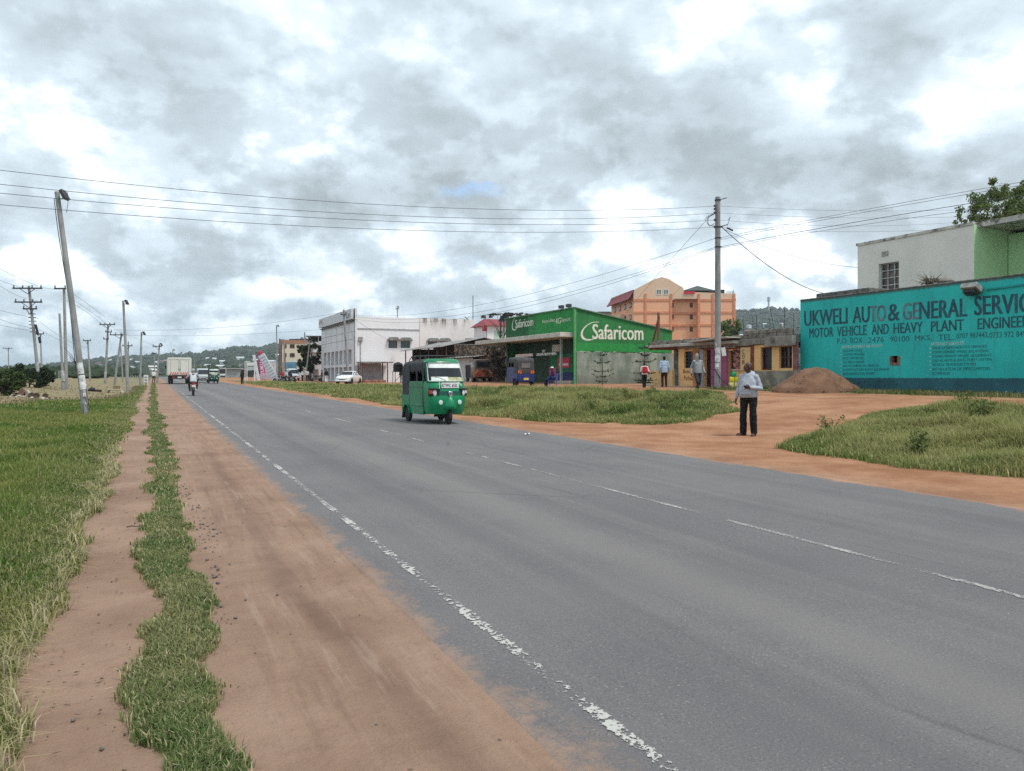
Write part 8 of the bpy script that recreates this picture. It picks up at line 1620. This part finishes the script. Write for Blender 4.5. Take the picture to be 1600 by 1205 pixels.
mb = MB(); mb.tube([(-.7, 0, .8), (.85, 0, .8)], .012, 5); mb.build('rail', STEEL, t)
x, y, z = stand(84, 120); t = thing('post_fence', (x, y, z), 'thin stakes of an old fence behind the tallest tilted pole', 'fence', rotz=-ANG)
for k in range(6): mb = MB(); mb.box(-1.7 + .62 * k, -1.62 + .62 * k, -.04, .04, -.1, 1.25); mb.build('post', M('fence_pale', (.36, .36, .33)), t)
# bench, crate, heaps on the waste ground
CONP = M('pale_concrete', (.40, .36, .27), .9, var=.15)
x, y, z = stand(180, 58); t = thing('concrete_bench', (x, y, z), 'low pale concrete bench on splayed legs in the rough grass', 'bench', rotz=-ANG)
mb = MB(); mb.box(-.52, .52, -.16, .16, .20, .27); mb.build('seat', CONP, t, bevel=.015)
for sx_ in (-1, 1): mb = MB(); mb.prism([(sx_ * .52, .20), (sx_ * .40, .20), (sx_ * .60, -.05), (sx_ * .72, -.05)], 'y', -.15, .15); mb.build('leg', CONP, t, bevel=.01)
x, y, z = stand(182, 66); t = thing('wooden_crate', (x, y, z), 'small tan wooden crate standing behind the low concrete bench', 'crate', rotz=-ANG + .2); CRW = M('crate_wood', (.22, .15, .09), .9, var=.25)
mb = MB(); mb.box(-.21, .21, -.2, .2, 0, .04); mb.build('base', CRW, t)
for k in range(3): mb = MB(); zz = .05 + .12 * k; mb.box(-.22, .22, -.22, -.20, zz, zz + .09); mb.box(-.22, .22, .20, .22, zz, zz + .09); mb.box(-.22, -.20, -.2, .2, zz, zz + .09); mb.box(.20, .22, -.2, .2, zz, zz + .09); mb.build('board', CRW, t)
rg = np.random.default_rng(41)
def lump(name, label, cat, u_, d, rx_, ry_, rz_, mat, group=None, seed=0, dz=0.0, rough=.18):
    x, y, z = stand(u_, d); mb = MB(); mb.ell((0, 0, 0), (rx_, ry_, rz_), 16, 10); sd_ = rg.uniform(0, 50)
    mb.v = [tuple(Vector(v) * (1 + rough * mnoise.noise(Vector(v) / max(rx_, .1) * 1.3 + Vector((sd_, 0, 0))) * 2)) for v in mb.v]
    return tag(mb.build(name, mat, loc=(x, y, z + rz_ * .55 + dz), rot=(0, 0, rg.uniform(0, 3))), label, cat, group)
lump('tarpaulin_heap', 'lumpy black plastic heap lying by the leaning lamp post', 'heap', 143, 60, .36, .25, .22, M('black_plastic', (.012, .012, .014), .4))
lump('charred_log', 'low dark brown log lying next to the black plastic heap', 'log', 153.5, 60, .32, .14, .12, M('charred', (.025, .015, .010), .9))
ROCK = M('pale_stone', (.40, .36, .30), .95, var=.25, scale=5)
for u_, d, r in ((12, 44, .07), (19, 43.5, .075), (27, 43, .07), (31, 42.5, .085), (25, 41.6, .06), (36, 41.8, .07), (50, 41, .075), (67, 41, .09), (73, 40.5, .08), (82, 42, .07), (91, 42, .06), (16, 41.8, .06), (41, 43.6, .07)): lump('stone', 'pale stone lying on the dry ground in front of the bush', 'stone', u_, d, r * 1.2, r, r, ROCK, 'stones by the bush')
for u_, d, lb, tl in ((49, 42.6, 'first of three worn brown tyre rings lying beyond the stones', 66), (57, 42.4, 'second of three worn brown tyre rings lying beyond the stones', 74), (70.5, 42.2, 'third, largest of the three worn brown tyre rings by the stones', 70)):
    x, y, z = stand(u_, d); mb = MB(); mb.lathe((0, 0, -.06), (0, 0, 1), [(.02, .09), (0, .125), (.01, .155), (.05, .17), (.09, .155), (.11, .125), (.09, .09)], 20); o = mb.build('tyre_ring', M('tyre_brown', (.07, .045, .03), .9, var=.3), loc=(x, y, z + .13), rot=(rad(tl), 0, -ANG)); tag(o, lb, 'tyre')
x, y, z = stand(32, 43.5); mb = MB(); mb.prism([(-.13, 0), (.15, 0), (.13, .34), (.02, .44), (-.10, .40)], 'y', -.09, .09); tag(mb.build('clay_block', M('clay_red', (.16, .085, .065), .95, var=.3), bevel=.03, loc=(x, y, z + .05), rot=(rad(-8), rad(12), -ANG + .3)), 'reddish upright clay block in the pile by the bush', 'block')
x, y, z = stand(44, 43); mb = MB(); mb.lathe((0, 0, 0), (0, 1, .25), [(-.06, .17), (-.05, .19), (.05, .19), (.06, .17)], 20); tag(mb.build('round_slab', ROCK, bevel=.01, loc=(x, y, z + .2), rot=(0, rad(10), -ANG - .5)), 'pale round slab leaning in the pile by the bush', 'slab')
mb = MB(); mb.tube([(-.36, 0, .02), (-.1, .03, .05), (.2, -.02, .03), (.42, .02, .05)], [.06, .055, .05, .03], 8); x, y, z = stand(85, 42.5); tag(mb.build('fallen_branch', M('branch_tan', (.20, .14, .08), .9, var=.3), loc=(x, y, z + .03), rot=(0, 0, -ANG)), 'short tan branch lying at the end of the stones', 'branch')
# ---------------- heap of earth by the painted wall
x, y = 26.05, 0; k = ray(1274); d = 26.05 / (SA + k * CA); x, y = at_depth(1274, d); zg = gzf(x, y)
mb = MB(); n, m_ = 64, 22; rws = []
for i in range(m_ + 1):
    f = i / m_; row = []
    for j in range(n):
        a = 2 * math.pi * j / n; R_ = 1.92 * (1 + .07 * math.sin(2 * a + 1) + .05 * math.sin(5 * a)) * f; px_, py_ = R_ * math.cos(a) * .95, R_ * math.sin(a) * 1.02
        hgt = 1.27 * (1 - f) ** .92 * (1 - .35 * math.exp(-(f / .22) ** 2) * .55) + .04
        nz = float(fbm(np.array([px_ + x]), np.array([py_ + y]), .45, 91)[0]) - .5; nz2 = float(fbm(np.array([px_ + x]), np.array([py_ + y]), .12, 92)[0]) - .5
        row.append((px_, py_, min(hgt, 1.20) + (nz * .20 + nz2 * .10) * (.3 + f * .7) * (1 if f < .97 else .3) - (.1 if i == m_ else 0)))
    rws.append(row)
mb.loft(rws, False, False); m, nt, b = base_mat('earth_heap'); co = nt.coords(); c = nt.mix(nt.ramp(nt.noise(co, 1.6, 7, .65), .3, .7), (.125, .060, .032), (.23, .122, .070)); c = nt.mix(nt.ramp(nt.noise(co, 14, 5, .7), .58, .74), c, (.06, .035, .024)); nt.l.new(c, b.inputs['Base Color']); b.inputs['Roughness'].default_value = .97; nt.l.new(nt.bump(nt.noise(co, 22, 6, .75), .9, .05), b.inputs['Normal'])
hp_ = mb.build('earth_heap', m, loc=(x, y, zg), angle=80); tag(hp_, 'big heap of brown earth tipped against the turquoise painted wall', 'earth heap')
mb = MB()
for q in range(130):
    a = rg.uniform(0, 6.28); f = rg.uniform(.5, 1.12); R_ = 1.9 * f; r = rg.uniform(.012, .05) * (1 if f > .9 else .7); zz = max(0, 1.27 * (1 - f) ** .92) if f < 1 else 0
    mb.ell((R_ * math.cos(a), R_ * math.sin(a), zz + .04), (r, r * 1.2, r * .8), 6, 4)
tag(mb.build('soil_clods', m, loc=(x, y, zg)), kind='stuff')
# ---------------- jerrycans
def jerrycan(loc, col, label, rz):
    t = thing('jerrycan', loc, label, 'jerrycan', 'plastic jerrycans by the shop door', rotz=rz); m_ = M('can_' + col, dict(yellow=(.62, .50, .03), paleyellow=(.62, .56, .22), green=(.01, .28, .12))[col], .45, var=.12)
    mb = MB(); mb.loft([[(x_ * .12 * k_, y_ * .085 * k_, zz) for x_, y_ in ((-1, -.8), (-.85, -1), (.85, -1), (1, -.8), (1, .8), (.85, 1), (-.85, 1), (-1, .8))] for zz, k_ in ((0, .93), (.015, 1), (.225, 1), (.25, .8), (.262, .55))]); mb.build('body', m_, t, bevel=.008); mb = MB(); mb.tube([(-.09, 0, .235), (-.07, 0, .285), (.03, 0, .29), (.05, 0, .25)], .012, 6); mb.build('handle', m_, t); mb = MB(); mb.lathe((.085, 0, .24), (0, 0, 1), [(0, .026), (.035, .026), (.04, .02)], 10); mb.build('cap', M('can_cap', (.05, .05, .05)), t)
ex = Vector((CA, -SA)); x, y, z = stand(1146.5, 39.2)
for dx_, dz, c, lb in ((-.13, 0, 'paleyellow', 'pale yellow jerrycan on the ground nearest the purple shop wall'), (.13, 0, 'paleyellow', 'pale yellow jerrycan on the ground nearest the hooded phone man'), (-.10, .27, 'yellow', 'bright yellow jerrycan in the middle layer, on the side of the pole'), (.145, .27, 'yellow', 'bright yellow jerrycan in the middle layer, on the side of the cream panel'), (.0, .54, 'green', 'green jerrycan on top of the yellow ones')):
    jerrycan((x + ex.x * dx_ - .0, y + ex.y * dx_, z + .05 + dz), c, lb, -ANG + .1 * dx_)
mb = MB(); mb.box(-.35, .35, -.18, .18, -.15, .05); tag(mb.build('stone_step', CONC, loc=(x, y, z), rot=(0, 0, -ANG)), 'rough stone step under the stacked jerrycans', 'step')
# scraps
for (u_, v_, lb) in ((823, 681, 'white scrap of paper at the road edge opposite the three-wheeler'), (490, 612, 'pale crumpled scrap on the verge before the white car')):
    x, y, z = ground(u_, v_); mb = MB(); mb.sheet([[(-.12, -.08, .02), (0, -.1, .06), (.12, -.06, .02)], [(-.1, .0, .05), (.01, 0, .03), (.13, .02, .07)], [(-.12, .1, .01), (0, .09, .05), (.11, .1, .02)]]); o = mb.build('paper_scrap', WHITEP, loc=(x, y, z + .01)); o.scale = (.6, .6, .8); tag(o, lb, 'litter')
